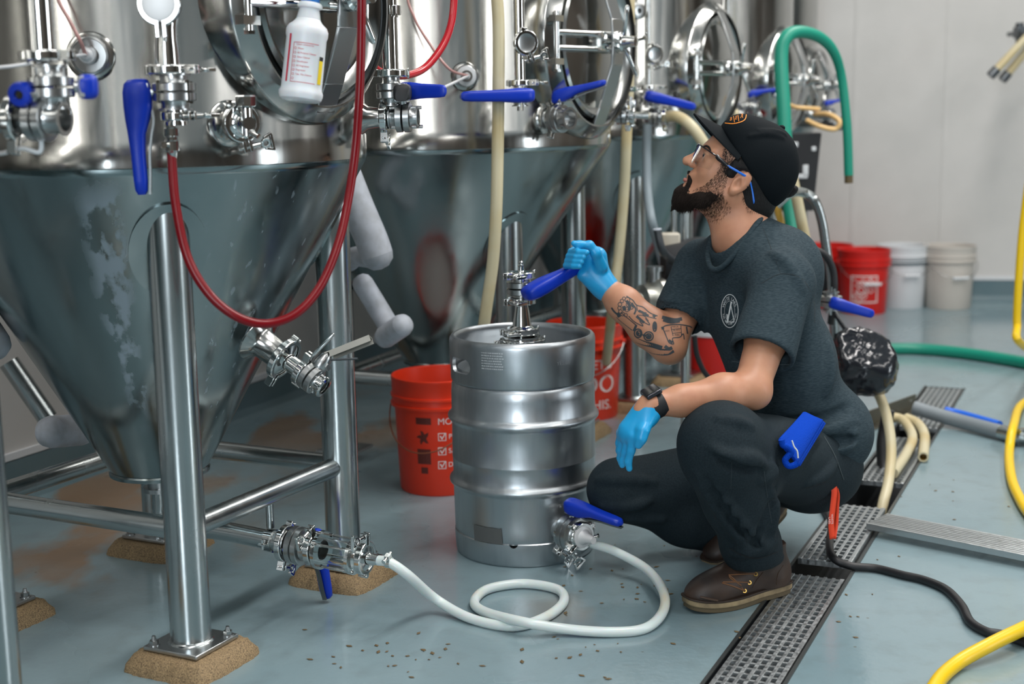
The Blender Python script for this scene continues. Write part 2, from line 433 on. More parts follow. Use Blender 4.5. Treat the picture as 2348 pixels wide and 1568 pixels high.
# ceiling light fixtures
for i, (x, y, a, b, r, pw) in enumerate(LIGHTS):
    t = thing('ceiling_light', 'white ceiling light fixture ' + ('above the keg and the kneeling man', 'above the back wall buckets', 'above the camera side of the front fermenter', 'above the right part of the aisle', 'above the far right corner', 'behind the camera', 'added to brighten the left wall behind the tanks')[i], 'ceiling light', (x, y, CEIL), group='ceiling lights')
    m = MB((x, y, CEIL), (0, 0, 1), (cos(radians(r)), sin(radians(r)), 0))
    m.box((0, 0, -.045), (b + .06, a + .06, .09)); m.build('housing', M_white, t, smooth=False)
# ------------------------------------------------------------------ sanitary fittings
def clamp(par, o, d, R, ear, wing=True, lab=None):
    """tri-clamp around a joint at o with axis d, ear = direction of its wing-nut ears"""
    d = nrm(d); ear = nrm(np.array(ear) - d * (np.array(ear) @ d)); T = np.cross(d, ear); w = .0085
    m = MB(); Ro = R + .0145
    m.lathe([(-w, R + .004), (-w, Ro - .002), (-w + .002, Ro), (w - .002, Ro), (w, Ro - .002), (w, R + .004), (.003, R + .008), (-.003, R + .008)], o, d, 30, ear, True, .10, 2 * pi - .10)
    for s in (-1, 1):
        c = o + ear * (Ro + .008) + T * s * .0065
        m.box(c, (.024, .006, .017), (ear, T, d))
    c = o - ear * (Ro + .002)
    m.cyl(c - d * w, c + d * w, .0065, n=12); m.cyl(c - d * (w + .003) + T * .008, c + d * (w + .003) + T * .008, .0028, n=8)
    q = m.build('clamp', M_pol, par, bev=.0008)
    if wing:
        m = MB(); c = o + ear * (Ro + .011)
        m.cyl(c - T * .018, c + T * .03, .0032, n=10); m.cyl(c + T * .012, c + T * .030, .0062, .0055, n=12)
        e = c + T * .040; n = 14
        poly = []
        m.lathe([(-.0035, .0105), (.0035, .0105), (.0035, .0055), (-.0035, .0055)], e + T * .002, nrm(ear * .2 + d), 18, closed=True)
        m.bar(e - ear * .011, e + T * .019 - ear * .017, .005, .007, d); m.bar(e + ear * .011, e + T * .019 + ear * .017, .005, .007, d)
        m.bar(e + T * .017 - ear * .017, e + T * .017 + ear * .017, .006, .007, d)
        m.build('wing_nut', M_pol, q, bev=.0008)
    return q
def valve(o, d, stem, lev, label, R=.0255, lever='blue', name='butterfly_valve', L=.042, s=1.0, ends=True, parent=None, group=None, hs=1.0, caps=(), trig=1):
    d = nrm(d); stem = nrm(np.array(stem) - d * (np.array(stem) @ d)); lev = nrm(np.array(lev, float)); X = np.cross(stem, lev)
    t = thing(name, label, 'valve', o, group) if parent is None else parent
    k = s
    m = MB()
    for a, b in ((-.017, -.001), (.001, .017)):
        m.lathe([(a * k, R), (a * k, (R + .0125) * k), (a * k + .0015, (R + .0155) * k), (b * k - .0015, (R + .0155) * k), (b * k, (R + .0125) * k), (b * k, R)], o, d, 32)
    for sg in (-1, 1):
        m.lathe([(.015 * k, R + .004), (.022 * k, R + .001), (L * k - .004, R + .001), (L * k - .003, R + .0065), (L * k, R + .0065), (L * k, R - .001), (.015 * k, R - .001)], o, d * sg, 30)
    m.build('valve_body', M_sat, t)
    for j in range(4):
        a = pi / 4 + j * pi / 2; c = o + (stem * cos(a) + X * sin(a)) * (R + .0125) * k
        m = MB(); m.cyl(c - d * .021, c + d * .021, .0042, n=6); m.build('bolt', M_pol, t)
    m = MB(); m.cyl(o + stem * (R + .012) * k, o + stem * (R + .030) * k, .010, n=16); m.box(o + stem * (R + .026) * k, (.010, .034, .03), (stem, d, np.cross(stem, d)))
    m.build('stem', M_sat, t, bev=.001)
    b0 = R + .022
    if lever == 'blue':
        m = MB(); secs = []
        for u, lo, hi, w in ((-.026, .004, .026, .008), (-.024, .000, .038, .013), (-.016, -.004, .046, .0165), (0, -.006, .050, .018), (.03, -.004, .051, .018), (.055, .004, .050, .0165), (.08, .014, .048, .015), (.12, .018, .046, .0140), (.17, .019, .046, .013), (.190, .021, .045, .0115), (.198, .026, .041, .006)):
            c = o + stem * (b0 + (lo + hi) / 2 * hs) * k + lev * u * hs * k
            secs.append((c, X * w * 1.15 * k, stem * (hi - lo) / 2 * hs * k))
        m.loft(secs, 22, 3.2); m.build('handle', M_blue, t, ang=50)
        if trig:
            m = MB(); P = [(.01, .004), (.05, -.004), (.085, .0035), (.12, .010), (.16, .013), (.195, .017)]
            V = [o + stem * (b0 + q * hs) * k + lev * u * hs * k for u, q in P]
            pts = cr(V, 4)
            for a, b in zip(pts[:-1], pts[1:]): m.bar(a, b + (b - a) * .1, .010 * k, .004 * k, stem)
            m.cyl(V[-1] - X * .005, V[-1] + X * .005, .0028, n=10)
            m.build('trigger', mat('dull_trigger_steel', (.20, .21, .21), .42, 1.0), t, smooth=False)
    return t
def barb(par, o, d, r=.008, L=.03):
    m = MB(); prof = [(0, .013), (.010, .013), (.012, r)]
    for i in range(3): z = .012 + i * L / 3; prof += [(z, r * 1.18), (z + L / 3, r * .92)]
    m.lathe(prof, o, d, 20); return m.build('hose_barb', M_pol, par)
def hose_clamp(par, o, d, r, side):
    d = nrm(d); side = nrm(np.array(side) - d * (np.array(side) @ d))
    m = MB(); m.lathe([(-.006, r), (-.006, r + .0014), (.006, r + .0014), (.006, r)], o, d, 24, closed=True)
    T = np.cross(d, side); c = o + side * (r + .005)
    m.box(c, (.010, .014, .012), (side, T, d)); m.cyl(c - T * .014, c + T * .018, .0042, n=10); m.cyl(c + T * .018, c + T * .022, .0055, n=6)
    return m.build('hose_clamp', M_pol, par)

# ------------------------------------------------------------------ fermenters
LEGTH = radians(26.6)
def ring_disc(m, f, pts):
    pass
def tank(c, R, zk, zb, rb, label, legc=None, legsq=.605, legth=LEGTH, mz=1.42, ztop=2.5, detail=2, yoke='arm', manway=True, legs=(0, 1, 2, 3), legr=.0445, mwth=31):
    c = A(c[0], c[1], 0); t = thing('fermenter_tank', label, 'fermenter', c, None)
    m = MB(); kr = .022
    m.open_lathe([(zk + .002, R - .0035), (zk + .004, R), (zk + .055, R + .0004), (zk + .058, R - .0015), (ztop, R - .0015), (ztop + .10, R * .82), (ztop + .15, R * .4), (ztop + .16, .001)], c, (0, 0, 1), 120)
    m.build('cylinder_shell', M_shell, t)
    m = MB(); sl = (R - rb) / (zk - zb)
    m.open_lathe([(zk + .012, R - .003), (zk - .004, R - .003), (zk - .014, R - .009)] + [(zk - .014 + (zb - zk + .014) * i / 6, R - .009 + (rb - R + .009) * i / 6) for i in range(1, 7)] + [(zb - .004, rb + .003), (zb - .012, rb + .002), (zb - .014, .03)], c, (0, 0, -1) if False else (0, 0, 1), 120)
    m.build('cone', M_cone, t)
    m = MB(); m.cyl(c + A(0, 0, zb - .012), c + A(0, 0, zb - .055), .032, n=24); m.cyl(c + A(0, 0, zb - .05), c + A(0, 0, zb - .06), .042, n=24); m.build('cone_outlet', M_sat, t)
    lu = A(sin(legth), cos(legth), 0); lv = A(cos(legth), -sin(legth), 0); C = c if legc is None else A(legc[0], legc[1], 0); h = legsq / 2
    LP = [C - lu * h + lv * h, C + lu * h + lv * h, C + lu * h - lv * h, C - lu * h - lv * h]
    cr_ = lambda z: rb + (R - rb) * (z - zb) / (zk - zb)
    for i in legs:
        p = LP[i]; e = np.linalg.norm(p - c); zt = zb + (e + legr * .9 - rb) / (R - rb) * (zk - zb); zt = min(zt, zk + .1)
        m = MB(); m.cyl(p + A(0, 0, .05), p + A(0, 0, zt), legr, n=40); m.lathe([(0, legr + .006), (.003, legr + .004), (.006, legr)], p + A(0, 0, .05), n=40)
        lg = m.build('leg', M_leg, t)
        m = MB(); m.box(p + A(0, 0, .045), (.145, .145, .010), (lu, lv, Zv)); bp = m.build('base_plate', M_sat, lg, bev=.002)
        if detail > 1:
            for a, b in ((-1, 1), (1, 1), (-1, -1), (1, -1)):
                if (a, b) == (-1, 1) and i == 0: continue
                q = p + lu * a * .056 + lv * b * .056
                m = MB(); m.cyl(q + A(0, 0, .05), q + A(0, 0, .060), .010, n=6); m.cyl(q + A(0, 0, .060), q + A(0, 0, .070), .0055, .004, n=12); m.cyl(q + A(0, 0, .050), q + A(0, 0, .052), .013, n=16)
                m.build('anchor_bolt', M_sat, lg)
        # reinforcing pad where the leg meets the cone
        r_ = p - c; ang = atan2(r_[1], r_[0]); zc = zb + (e - rb) / (R - rb) * (zk - zb) - .01
        m = MB(); V = []; n = 40
        nn = nrm(A(cos(ang), sin(ang), -(R - rb) / (zk - zb)))
        Vs = [[], []]
        for j in range(n):
            a = 2 * pi * j / n; z = zc + .100 * sin(a); w = .082 * cos(a); rr = cr_(min(z, zk - .02)); th_ = ang + w / rr
            for q, off in ((0, .0045), (1, -.003)): Vs[q].append(c + A(cos(th_) * rr, sin(th_) * rr, z) + nn * off)
        rc = cr_(min(zc, zk - .02)); cen = c + A(cos(ang) * rc, sin(ang) * rc, zc) + nn * .0045
        m.raw(Vs[0] + Vs[1] + [cen], [[2 * n, j, (j + 1) % n] for j in range(n)] + [[j, n + j, n + (j + 1) % n, (j + 1) % n] for j in range(n)])
        m.build('reinforcing_pad', M_cone, t)
    zr = .300
    for i in range(4):
        a, b = LP[i], LP[(i + 1) % 4]
        if i not in legs and (i + 1) % 4 not in legs: continue
        m = MB(); dd = nrm(b - a); m.cyl(a + Zv * zr + dd * .03, b + Zv * zr - dd * .03, .0245, n=24); m.build('cross_rail', M_leg, t)
    if manway:
        mt = radians(mwth); N = A(cos(mt), -sin(mt), 0); S = A(sin(mt), cos(mt), 0); o = c + N * R + Zv * mz; k = R / .53
        m = MB(); m.open_lathe([(-.085 * k, .268 * k), (.000, .262 * k), (.006, .258 * k), (.034, .228 * k), (.033, .224 * k), (.0, .223 * k), (-.02, .222 * k)], o, N, 72)
        m.build('manway_collar', M_shell, t)
        m = MB(); m.lathe([(-.022, .224 * k), (.012, .224 * k), (.018, .217 * k), (.012, .211 * k), (-.022, .211 * k)], o, N, 72, closed=True); m.build('gasket', M_dark, t)
        m = MB(); m.open_lathe([(-.01, .212 * k), (.030, .206 * k), (.036, .198 * k), (.030, .186 * k), (.020, .175 * k), (.040, .10 * k), (.046, .001)], o, N, 72)
        dr = m.build('manway_door', M_shell, t)
        m = MB(); hb = o + N * .085
        m.cyl(o + N * .03, hb + N * .02, .030 * k, n=24); m.lathe([(0, .030), (.03, .03), (.034, .022), (.05, .018), (.075, .016), (.078, .001)], hb, N, 24); m.build('hub', M_pol, dr)
        rods = ((.9, .35), (-.45, .9), (-.5, -.85)) if yoke == 'arm' else ((.2, 1), (-.3, 1), (.45, -1))
        for a, b in (((.30, -1.0), (-.95, .3), (.7, .7)) if detail > 1 else ((.35, -.95), (-.2, 1.0), (1, .15))):
            q = hb + N * .03; dd = nrm(S * a + Zv * b + N * .25)
            m = MB(); m.rod(q, q + dd * .095 * k, .0085 if detail > 1 else .007); m.build('hub_handle', M_pol, dr)
        # yoke arm: bent strap across the door
        m = MB(); w = .032 * k
        for sg in (1, -1):
            pts = [hb + N * .012, hb - Zv * sg * .06 * k + N * .008, o - Zv * sg * .175 * k + N * .050, o - Zv * sg * .235 * k + N * .022, o - Zv * sg * .245 * k + N * .0]
            for a, b in zip(pts[:-1], pts[1:]): m.bar(a, b + nrm(b - a) * .002, 2 * w, .008, N)
        m.build('yoke_strap', M_sat, dr, bev=.002)
        # hinge on the left side with its pin and arms
        hq = o - S * .235 * k + N * .03
        m = MB(); 
        for z in (-.055, .055): m.box(hq + Zv * z * k - S * .004, (.022, .05, .018), (N, S, Zv)); 
        m.cyl(hq - Zv * .075 * k, hq + Zv * .075 * k, .0085, n=14); m.cyl(hq - Zv * .082 * k, hq - Zv * .075 * k, .012, n=6); m.build('hinge', M_pol, t)
        m = MB()
        for z in (-.02, .02): m.cyl(hq + Zv * z * k, hb - S * .03 + Zv * z * k, .0095, n=14)
        m.box(hb - S * .07 * k - N * .01, (.03, .035, .055), (N, S, Zv)); m.build('hinge_arm', M_pol, dr)
    return t, LP
def probe_port(par, P, N, r=.050, lab=None):
    """round thermowell port on a shell: P on the surface, N outward"""
    m = MB(); m.lathe([(-.03, r * 1.30), (.002, r * 1.28), (.006, r * 1.2), (.008, r)], P, N, 40); m.build('port_collar', M_shell, par)
    m = MB(); m.lathe([(0, r), (.018, r * .98), (.020, r * .9), (.015, r * .86), (.015, .018), (.03, .017), (.03, .001)], P, N, 40); m.build('port_cap', M_sat, par)
def cyl_uv(c, R, px, py):
    P = on_cyl(px, py, c, R); return P, nrm(A(P[0] - c[0], P[1] - c[1], 0))

ZK = 1.075
T1 = A(-.868, 3.29, 0); R1 = .53
zb1 = at(365, 1098, 3.17)[2]
tank1, LP1 = tank(T1, R1, ZK, zb1, .118, 'large stainless conical fermenter in front, red hose looping across its cone', legc=(-.848, 3.283))
# grout feet under the legs
M_grout = mat('tan_speckled_epoxy_grout', (.34, .235, .12), .75, noise=320, col2=(.13, .085, .045), thr=(.38, .66), bump=.9, detail=3)
def grout(p, label, th=LEGTH, s=.110, h=.038):
    lu = A(sin(th), cos(th), 0); lv = A(cos(th), -sin(th), 0); V = []; N = 24
    r2 = np.random.default_rng(int(abs(p[0]) * 1000)); rings = [(1.0, 0.0), (.97, .012), (.84, .034), (.76, h), (.0, h)]
    for s_, z in rings:
        for i in range(N * 4):
            a = 2 * pi * i / (N * 4); ca, sa = cos(a), sin(a); q = max(abs(ca), abs(sa)); rr = s * s_ / q * (1 - .10 * (min(abs(ca), abs(sa)) / q)**4)
            j = (r2.random() - .5) * .004 * (1 if s_ > .3 else 0)
            V.append(A(p[0], p[1], 0) + (lu * ca + lv * sa) * (rr * 1.05 + j) + Zv * max(0, z + (j * .5 if z > 0 else 0)))
    n = N * 4; F = [[k * n + i, k * n + (i + 1) % n, (k + 1) * n + (i + 1) % n, (k + 1) * n + i] for k in range(len(rings) - 1) for i in range(n)]
    m = MB(); m.raw(V, F); o = m.build('grout_pad', M_grout, origin=(p[0], p[1], 0)); tag(o, label, 'grout pad'); return o
gl = ['sandy grout pad under the front leg of the big fermenter', 'sandy grout pad under the leg behind the sight glass', 'sandy grout pad under the rear leg, below the cone tip', 'sandy grout pad at the left edge, under the left leg']
for p, l in zip(LP1, gl): grout(p, l)

# limescale streak dried on the front cone and thin drip lines to its right
def scaled_cone():
    m = M_cone.copy(); m.name = 'satin_cone_with_limescale'; nt = m.node_tree; N = nt.nodes.new; L = nt.links.new; b = nt.nodes['Principled BSDF']
    g = N('ShaderNodeNewGeometry'); sx = N('ShaderNodeSeparateXYZ'); L(g.outputs['Position'], sx.inputs[0])
    def M(op, a, b_=None):
        x = N('ShaderNodeMath'); x.operation = op
        for i, v in ((0, a), (1, b_)):
            if v is None: continue
            if isinstance(v, (int, float)): x.inputs[i].default_value = v
            else: L(v, x.inputs[i])
        return x.outputs[0]
    def mr(s, a, b_, c=0, d=1):
        r = N('ShaderNodeMapRange'); r.inputs[1].default_value = a; r.inputs[2].default_value = b_; r.inputs[3].default_value = c; r.inputs[4].default_value = d; L(s, r.inputs[0]); return r.outputs[0]
    ang = M('ARCTAN2', M('SUBTRACT', sx.outputs[1], float(T1[1])), M('SUBTRACT', sx.outputs[0], float(T1[0])))
    def noise(sc, st, det=6):
        mp = N('ShaderNodeMapping'); mp.inputs['Scale'].default_value = st; L(g.outputs['Position'], mp.inputs[0]); n = N('ShaderNodeTexNoise'); n.inputs['Scale'].default_value = sc; n.inputs['Detail'].default_value = det; L(mp.outputs[0], n.inputs['Vector']); return n.outputs['Fac']
    P = cone_hit(258, 640, T1, R1, ZK, zb1, .118); a0 = atan2(P[1] - T1[1], P[0] - T1[0])
    P2 = cone_hit(205, 640, T1, R1, ZK, zb1, .118); hw = abs(atan2(P2[1] - T1[1], P2[0] - T1[0]) - a0)
    wob = M('ADD', ang, M('MULTIPLY', M('SUBTRACT', noise(5, (1, 1, 1)), .5), .14))
    band = mr(M('ABSOLUTE', M('SUBTRACT', wob, a0)), hw, hw * .45)
    zf_ = M('MULTIPLY', mr(sx.outputs[2], .45, .62), mr(sx.outputs[2], 1.07, 1.0))
    f = M('MULTIPLY', M('MULTIPLY', band, zf_), mr(noise(26, (1, 1, .35)), .46, .54))
    P3 = cone_hit(600, 640, T1, R1, ZK, zb1, .118); a1 = atan2(P3[1] - T1[1], P3[0] - T1[0])
    drip = M('MULTIPLY', mr(M('ABSOLUTE', M('SUBTRACT', ang, a1)), .55, .3), mr(noise(48, (1, 1, .05), 3), .63, .68))
    f2 = M('MAXIMUM', M('MULTIPLY', f, .75), M('MULTIPLY', drip, .28))
    mx = N('ShaderNodeMixRGB'); mx.inputs[1].default_value = b.inputs['Base Color'].default_value; mx.inputs[2].default_value = (.46, .54, .62, 1); L(f2, mx.inputs[0]); L(mx.outputs[0], b.inputs['Base Color'])
    L(M('SUBTRACT', 1.0, M('MULTIPLY', f2, .75)), b.inputs['Metallic'])
    r0 = b.inputs['Roughness'].links[0].from_socket; L(M('ADD', r0, M('MULTIPLY', f2, .35)), b.inputs['Roughness'])
    return m
# the neighbour at the far left edge, only its right flank shows
T0 = A(-1.355, 2.09, 0)
tank0, LP0 = tank(T0, R1, ZK, zb1, .118, legc=(-1.355, 2.245), label= 'fermenter cut off by the left edge, its shell and one leg showing', manway=False, legs=(1, 2), detail=1)
grout(LP0[1], 'sandy grout pad under the leg of the tank cut by the left edge')
TK = [(A(-.255, 4.72, 0), .60, 'second fermenter in the row, behind the hanging cream hose and the keg'),
      (A(.36, 5.78, 0), .52, 'third fermenter in the row, its oval door left of the black cap'),
      (A(.85, 6.70, 0), .50, 'fourth fermenter in the row, just left of the arched green hose'),
      (A(1.235, 7.56, 0), .42, 'last fermenter in the row, seen through the arch of the green hose')]
TT = []
for i, (c, R, l) in enumerate(TK):
    z0 = ZK - (.008 if i == 0 else 0); kw = dict(legc=(-.177, 4.80), legth=radians(22)) if i == 0 else dict(legth=LEGTH)
    mz = (1.385, 1.33, 1.30, 1.29)[i]
    q, LPq = tank(c, R, z0, .36 if i else .34, .12, l, legsq=.62 if i == 0 else .56, mz=mz, **kw, detail=1)
    TT.append((q, c, R, LPq))
    for j, p in enumerate(LPq):
        if (i, j) in ((0, 0), (0, 1), (1, 0), (1, 1)): grout(p, ['front right', 'rear right'][j] + (' grout pad of the second fermenter, behind the keg' if i == 0 else ' grout pad of the third fermenter, behind the man'))

def cone_hit(px, py, c, R, zk, zb, rb):
    f = lambda p: (np.hypot(p[0] - c[0], p[1] - c[1]) - (rb + (R - rb) * (p[2] - zb) / (zk - zb))) * .88
    return marchto(px, py, f, 2.0, 6)
for ch in tank1.children:
    if ch.name.startswith('cone') and 'outlet' not in ch.name: ch.data.materials[0] = scaled_cone()
# ------------------------------------------------------------------ fittings on the front fermenter
def ppm(Y): return FPX / Y
# left standpipe with capped tee
Pp = at(383, 120, 2.66); zt = 2.45
sp = thing('standpipe', 'polished vertical pipe with a capped round tee, left of the big oval door', 'pipe', A(Pp[0], Pp[1], at(385, 165, 2.66)[2]))
zb = at(385, 160, 2.66)[2]; R = .0235
m = MB(); m.open_lathe([(0, .031), (.004, .031), (.008, R + .001), (.04, R), (.055, R * .92), (.075, R * .93), (.10, R * 1.12), (1.2, R * 1.12)], (Pp[0], Pp[1], zb), n=36); m.build('pipe', M_pol, sp)
tN = nrm(A(.06, -1, .0)); tP = A(Pp[0], Pp[1], at(390, 14, 2.66)[2])
m = MB(); m.lathe([(.0, .024), (.045, .024), (.049, .031), (.052, .031)], tP, tN, 32); m.build('tee_branch', M_pol, sp)
clamp(sp, tP + tN * .053, tN, .0255, A(.03, 0, -1), wing=False)
m = MB(); m.lathe([(.052, .031), (.062, .031), (.063, .026), (.0632, .001)], tP, tN, 36); m.build('end_cap', mat('bright_cap_face', (.66, .66, .66), .40, .2), sp)
clamp(sp, A(Pp[0], Pp[1], zb), Zv, .0255, A(.97, -.25, 0))
vz = at(400, 211, 2.66)[2]; vP = A(Pp[0] + .010, Pp[1], vz)
v1 = valve(vP, Zv, A(-1, -.12, 0), A(.05, -.02, -1), 'valve with a long dark blue lever hanging straight down above the red hose', hs=.97, L=.034)
m = MB(); m.cyl(vP - Zv * .034, vP - Zv * .055, .018, n=20); m.cyl(vP - Zv * .055, vP - Zv * .062, .022, n=20); m.build('adapter', M_pol, v1)
clamp(v1, vP - Zv * .045 , Zv, .014, A(.8, -.6, 0))
bx = at(392, 300, 2.66); bp_ = A(bx[0], bx[1], vP[2] - .06)
m = MB(); m.lathe([(0, .009), (.006, .009), (.008, .014), (.022, .014), (.024, .0115), (.030, .0115), (.032, .0135), (.050, .0135), (.054, .009), (.07, .007)], bp_, -Zv, 14); m.build('hose_nut', M_pol, v1, ang=25)
rs = A(bp_[0], bp_[1], bp_[2] - .055)
def onpx(lst): return [at(x, y, Y) for x, y, Y in lst]
path = [rs] + onpx([(394, 360, 2.66), (403, 470, 2.64), (430, 590, 2.62), (480, 675, 2.61), (545, 727, 2.61), (612, 742, 2.63), (680, 718, 2.66), (735, 655, 2.70), (775, 560, 2.74), (798, 460, 2.78), (814, 350, 2.80), (824, 220, 2.80), (828, 90, 2.80), (829, -60, 2.80), (829, -260, 2.85), (835, -700, 2.95), (845, -1150, 3.0)])
m = MB(); m.tube(path, .0088, 16, 8); o = m.build('red_hose', M_red); tag(o, 'translucent red hose hanging in a deep loop in front of the big cone', 'hose')
hose_clamp(o, at(393, 332, 2.66), Zv, .009, A(-1, -.3, 0))
# thermowell port with cables
P, N = cyl_uv(T1, R1, 208, 128); probe_port(tank1, P, N, .037)
m = MB(); m.cyl(P + N * .015, P + N * .042, .0155, n=20); m.cyl(P + N * .042, P + N * .050, .013, .008, n=20); pb = m.build('probe_fitting', M_white, tank1)
q = P + N * .05
m = MB(); m.tube([q] + [at(x, y, Y) for x, y, Y in ((175, 128, 2.64), (110, 136, 2.55), (40, 150, 2.45), (-60, 160, 2.4))], .0032, 10); o = m.build('white_cable', M_white); tag(o, 'white probe cable running left from the round port of the big tank', 'cable')
m = MB(); m.tube([q] + [at(x, y, Y) for x, y, Y in ((183, 92, 2.68), (158, 45, 2.69), (130, -10, 2.70), (100, -120, 2.72), (80, -500, 2.72), (75, -1100, 2.72))], .0036, 10); o = m.build('probe_tube', mat('pinkish_tube', (.55, .30, .28), .3)); tag(o, 'thin pinkish cord rising from the round port of the big tank', 'cable')
# sample port on the right of the red hose
P, N = cyl_uv(T1, R1, 527, 283)
m = MB(); m.lathe([(-.02, .050), (.003, .047), (.010, .036), (.030, .026), (.048, .0235), (.052, .031), (.056, .031)], P, N, 36); m.build('sample_nozzle', M_shell, tank1)
sv = thing('sample_valve', 'small upright sample valve clamped to the big tank, below the oval door', 'valve', P + N * .06)
clamp(sv, P + N * .056, N, .0245, A(.25, 0, -1))
m = MB(); m.lathe([(.056, .031), (.062, .031), (.064, .022), (.078, .010), (.085, .009)], P, N, 30); X_ = nrm(np.cross(Zv, N)); c = P + N * .085
m.cyl(c - N * .012, c + N * .012, .013, n=20); m.cyl(c - Zv * .025, c + Zv * .030, .0115, n=20); m.build('body', M_pol, sv)
m = MB(); m.lathe([(.030, .010), (.034, .020), (.052, .021), (.055, .019), (.056, .001)], c, Zv, 10); m.build('knob', M_pol, sv, ang=20)
m = MB(); d_ = nrm(A(.75, -.6, -.35)); m.cyl(c - Zv * .014, c - Zv * .014 + d_ * .035, .0065, .0055, n=16); m.build('spout', M_pol, sv)
# right side outlet of the front tank: nozzle, clamp, valve, open ferrule; standpipe above
az = atan2(-.10, 1.0); N = A(cos(az), sin(az), 0); P = T1 + N * R1; P[2] = at(870, 270, 3.2)[2]
m = MB(); m.lathe([(-.03, .045), (.006, .036), (.018, .026), (.045, .0225), (.050, .028), (.054, .028)], P, N, 32); m.build('side_nozzle', M_shell, tank1)
rv = thing('butterfly_valve', 'sideways valve with an open end at the right flank of the big tank', 'valve', P + N * .1)
clamp(rv, P + N * .055, N, .0225, A(0, -.15, -1))
valve(P + N * .100, N, A(0, -.25, 1), A(.1, .9, .1), '', R=.019, L=.034, parent=rv, lever='none')
# black wrapped lever head over it
c = P + N * .100 + Zv * .055 + A(0, -.02, 0)
m = MB(); m.loft([(c + A(0, -.03, -.004), A(.014, 0, 0), A(0, 0, .014)), (c + A(0, -.025, 0), A(.019, 0, 0), A(0, 0, .019)), (c + A(0, .04, .002), A(.019, 0, 0), A(0, 0, .019)), (c + A(0, .12, .0), A(.012, 0, 0), A(0, 0, .012))], 18, 3.5); m.build('lever_grip', M_blk, rv)
m = MB(); m.cyl(P + N * .1 + Zv * .03, c, .007, n=10); m.build('lever_stem', M_pol, rv)
px_ = P + N * .080; pz = at(893, 168, px_[1])[2]; px_ = at(896, 168, px_[1])
sp2 = thing('standpipe', 'slim vertical pipe rising at the right flank of the big tank', 'pipe', px_)
m = MB(); m.open_lathe([(0, .028), (.004, .028), (.008, .0185), (1.2, .0185)], px_, n=30)
for z in (.125, .165): m.lathe([(z, .0185), (z, .021), (z + .006, .021), (z + .006, .0185)], px_, n=24, closed=True)
m.build('pipe', M_pol, sp2); b = at(896, 24, px_[1])
m = MB(); m.cyl(b, b + A(-.075, .01, 0), .0095, n=14); m.lathe([(-.010, .019), (-.010, .0235), (.010, .0235), (.010, .019)], b, n=24, closed=True); m.box(b + A(.012, -.024, 0), (.010, .012, .020)); m.cyl(b + A(.010, -.03, .008), b + A(.010, -.03, -.014), .003, n=8); m.build('pipe_bracket', M_pol, sp2)
clamp(sp2, px_, Zv, .0225, A(-.9, -.4, 0), wing=False)
vv = valve(px_ - Zv * .040, Zv, A(.5, .8, 0), A(.85, -.5, -.02), 'valve below the slim pipe beside the big tank, blue lever pointing back', R=.019, L=.034, hs=.55, trig=0)
# racking port on the cone with steel-levered valve
P = cone_hit(590, 778, T1, R1, ZK, zb1, .118); sl = (R1 - .118) / (ZK - zb1)
rad = nrm(A(P[0] - T1[0], P[1] - T1[1], 0)); E_ = at(745, 890, P[1] - .075); N = nrm(E_ - P)
m = MB(); m.lathe([(-.03, .062), (.004, .056), (.016, .042), (.026, .034), (.072, .033), (.076, .042), (.082, .042)], P - N * .006, N, 40); m.build('racking_nozzle', M_shell, tank1)
rk = thing('racking_valve', 'open ended steel valve with flat steel levers sticking out of the big cone', 'valve', P + N * .1)
clamp(rk, P + N * .082, N, .0375, A(.3, -.3, -1), wing=False)
m = MB(); m.lathe([(.080, .042), (.088, .042), (.090, .036), (.094, .0205), (.130, .0195), (.134, .026), (.138, .026)], P, N, 36); m.build('reducer', M_pol, rk)
upv = nrm(A(.5, -.35, .8)); clamp(rk, P + N * .139, N, .018, upv, wing=False)
m = MB(); q = P + N * .137 + upv * .035; m.rod(q, q + nrm(A(.62, -.1, .62)) * .085, .0045); m.build('clamp_rod', M_pol, rk)
valve(P + N * .165, N, A(.75, .3, .6), A(.9, 0, .4), '', R=.0165, L=.036, parent=rk, lever='none')
Ev = P + N * .200
m = MB(); m.pipe(Ev - N * .02, Ev + N * .006, .0185, .0022); m.lathe([(0, .0185), (.0, .026), (.004, .026), (.006, .0185)], Ev + N * .0, N, 32, closed=True); m.build('open_ferrule', M_pol, rk)
hs_ = nrm(A(.55, .25, .75)); q = P + N * .165 + hs_ * .026
m = MB(); m.lathe([(0, .016), (.006, .019), (.034, .0155), (.042, .011), (.043, .001)], q, hs_, 24); m.build('lever_hub', M_sat, rk)
ld_ = nrm(at(836, 775, q[1]) - at(757, 806, q[1])); q2 = q + hs_ * .043; wv = nrm(np.cross(hs_, ld_)); up2 = nrm(np.cross(ld_, wv))
m = MB(); a = 0
pl = [(-.014, -.008), (-.014, .008), (-.006, .014), (.02, .013), (.105, .014), (.105, -.014), (.02, -.013), (-.006, -.014)]
m.prism(pl, .003, q2, ld_, wv); m.prism([(.004, -.0015), (.105, -.0015), (.105, .0), (.004, .0)][::1], .001, q2, ld_, wv)
m.box(q2 + ld_ * .055 + wv * .0135 - up2 * .007, (.10, .0025, .014), (ld_, wv, up2)); m.box(q2 + ld_ * .055 - wv * .0135 - up2 * .007, (.10, .0025, .014), (ld_, wv, up2)); m.build('flat_lever', mat('flat_sheet_steel', (.44, .43, .39), .42, .9), rk, smooth=False)
m = MB(); q3 = q + hs_ * .024; m.bar(q3, q3 + nrm(ld_ - up2 * .35) * .082, .010, .003, up2); m.build('trigger_plate', M_dark, rk, smooth=False)

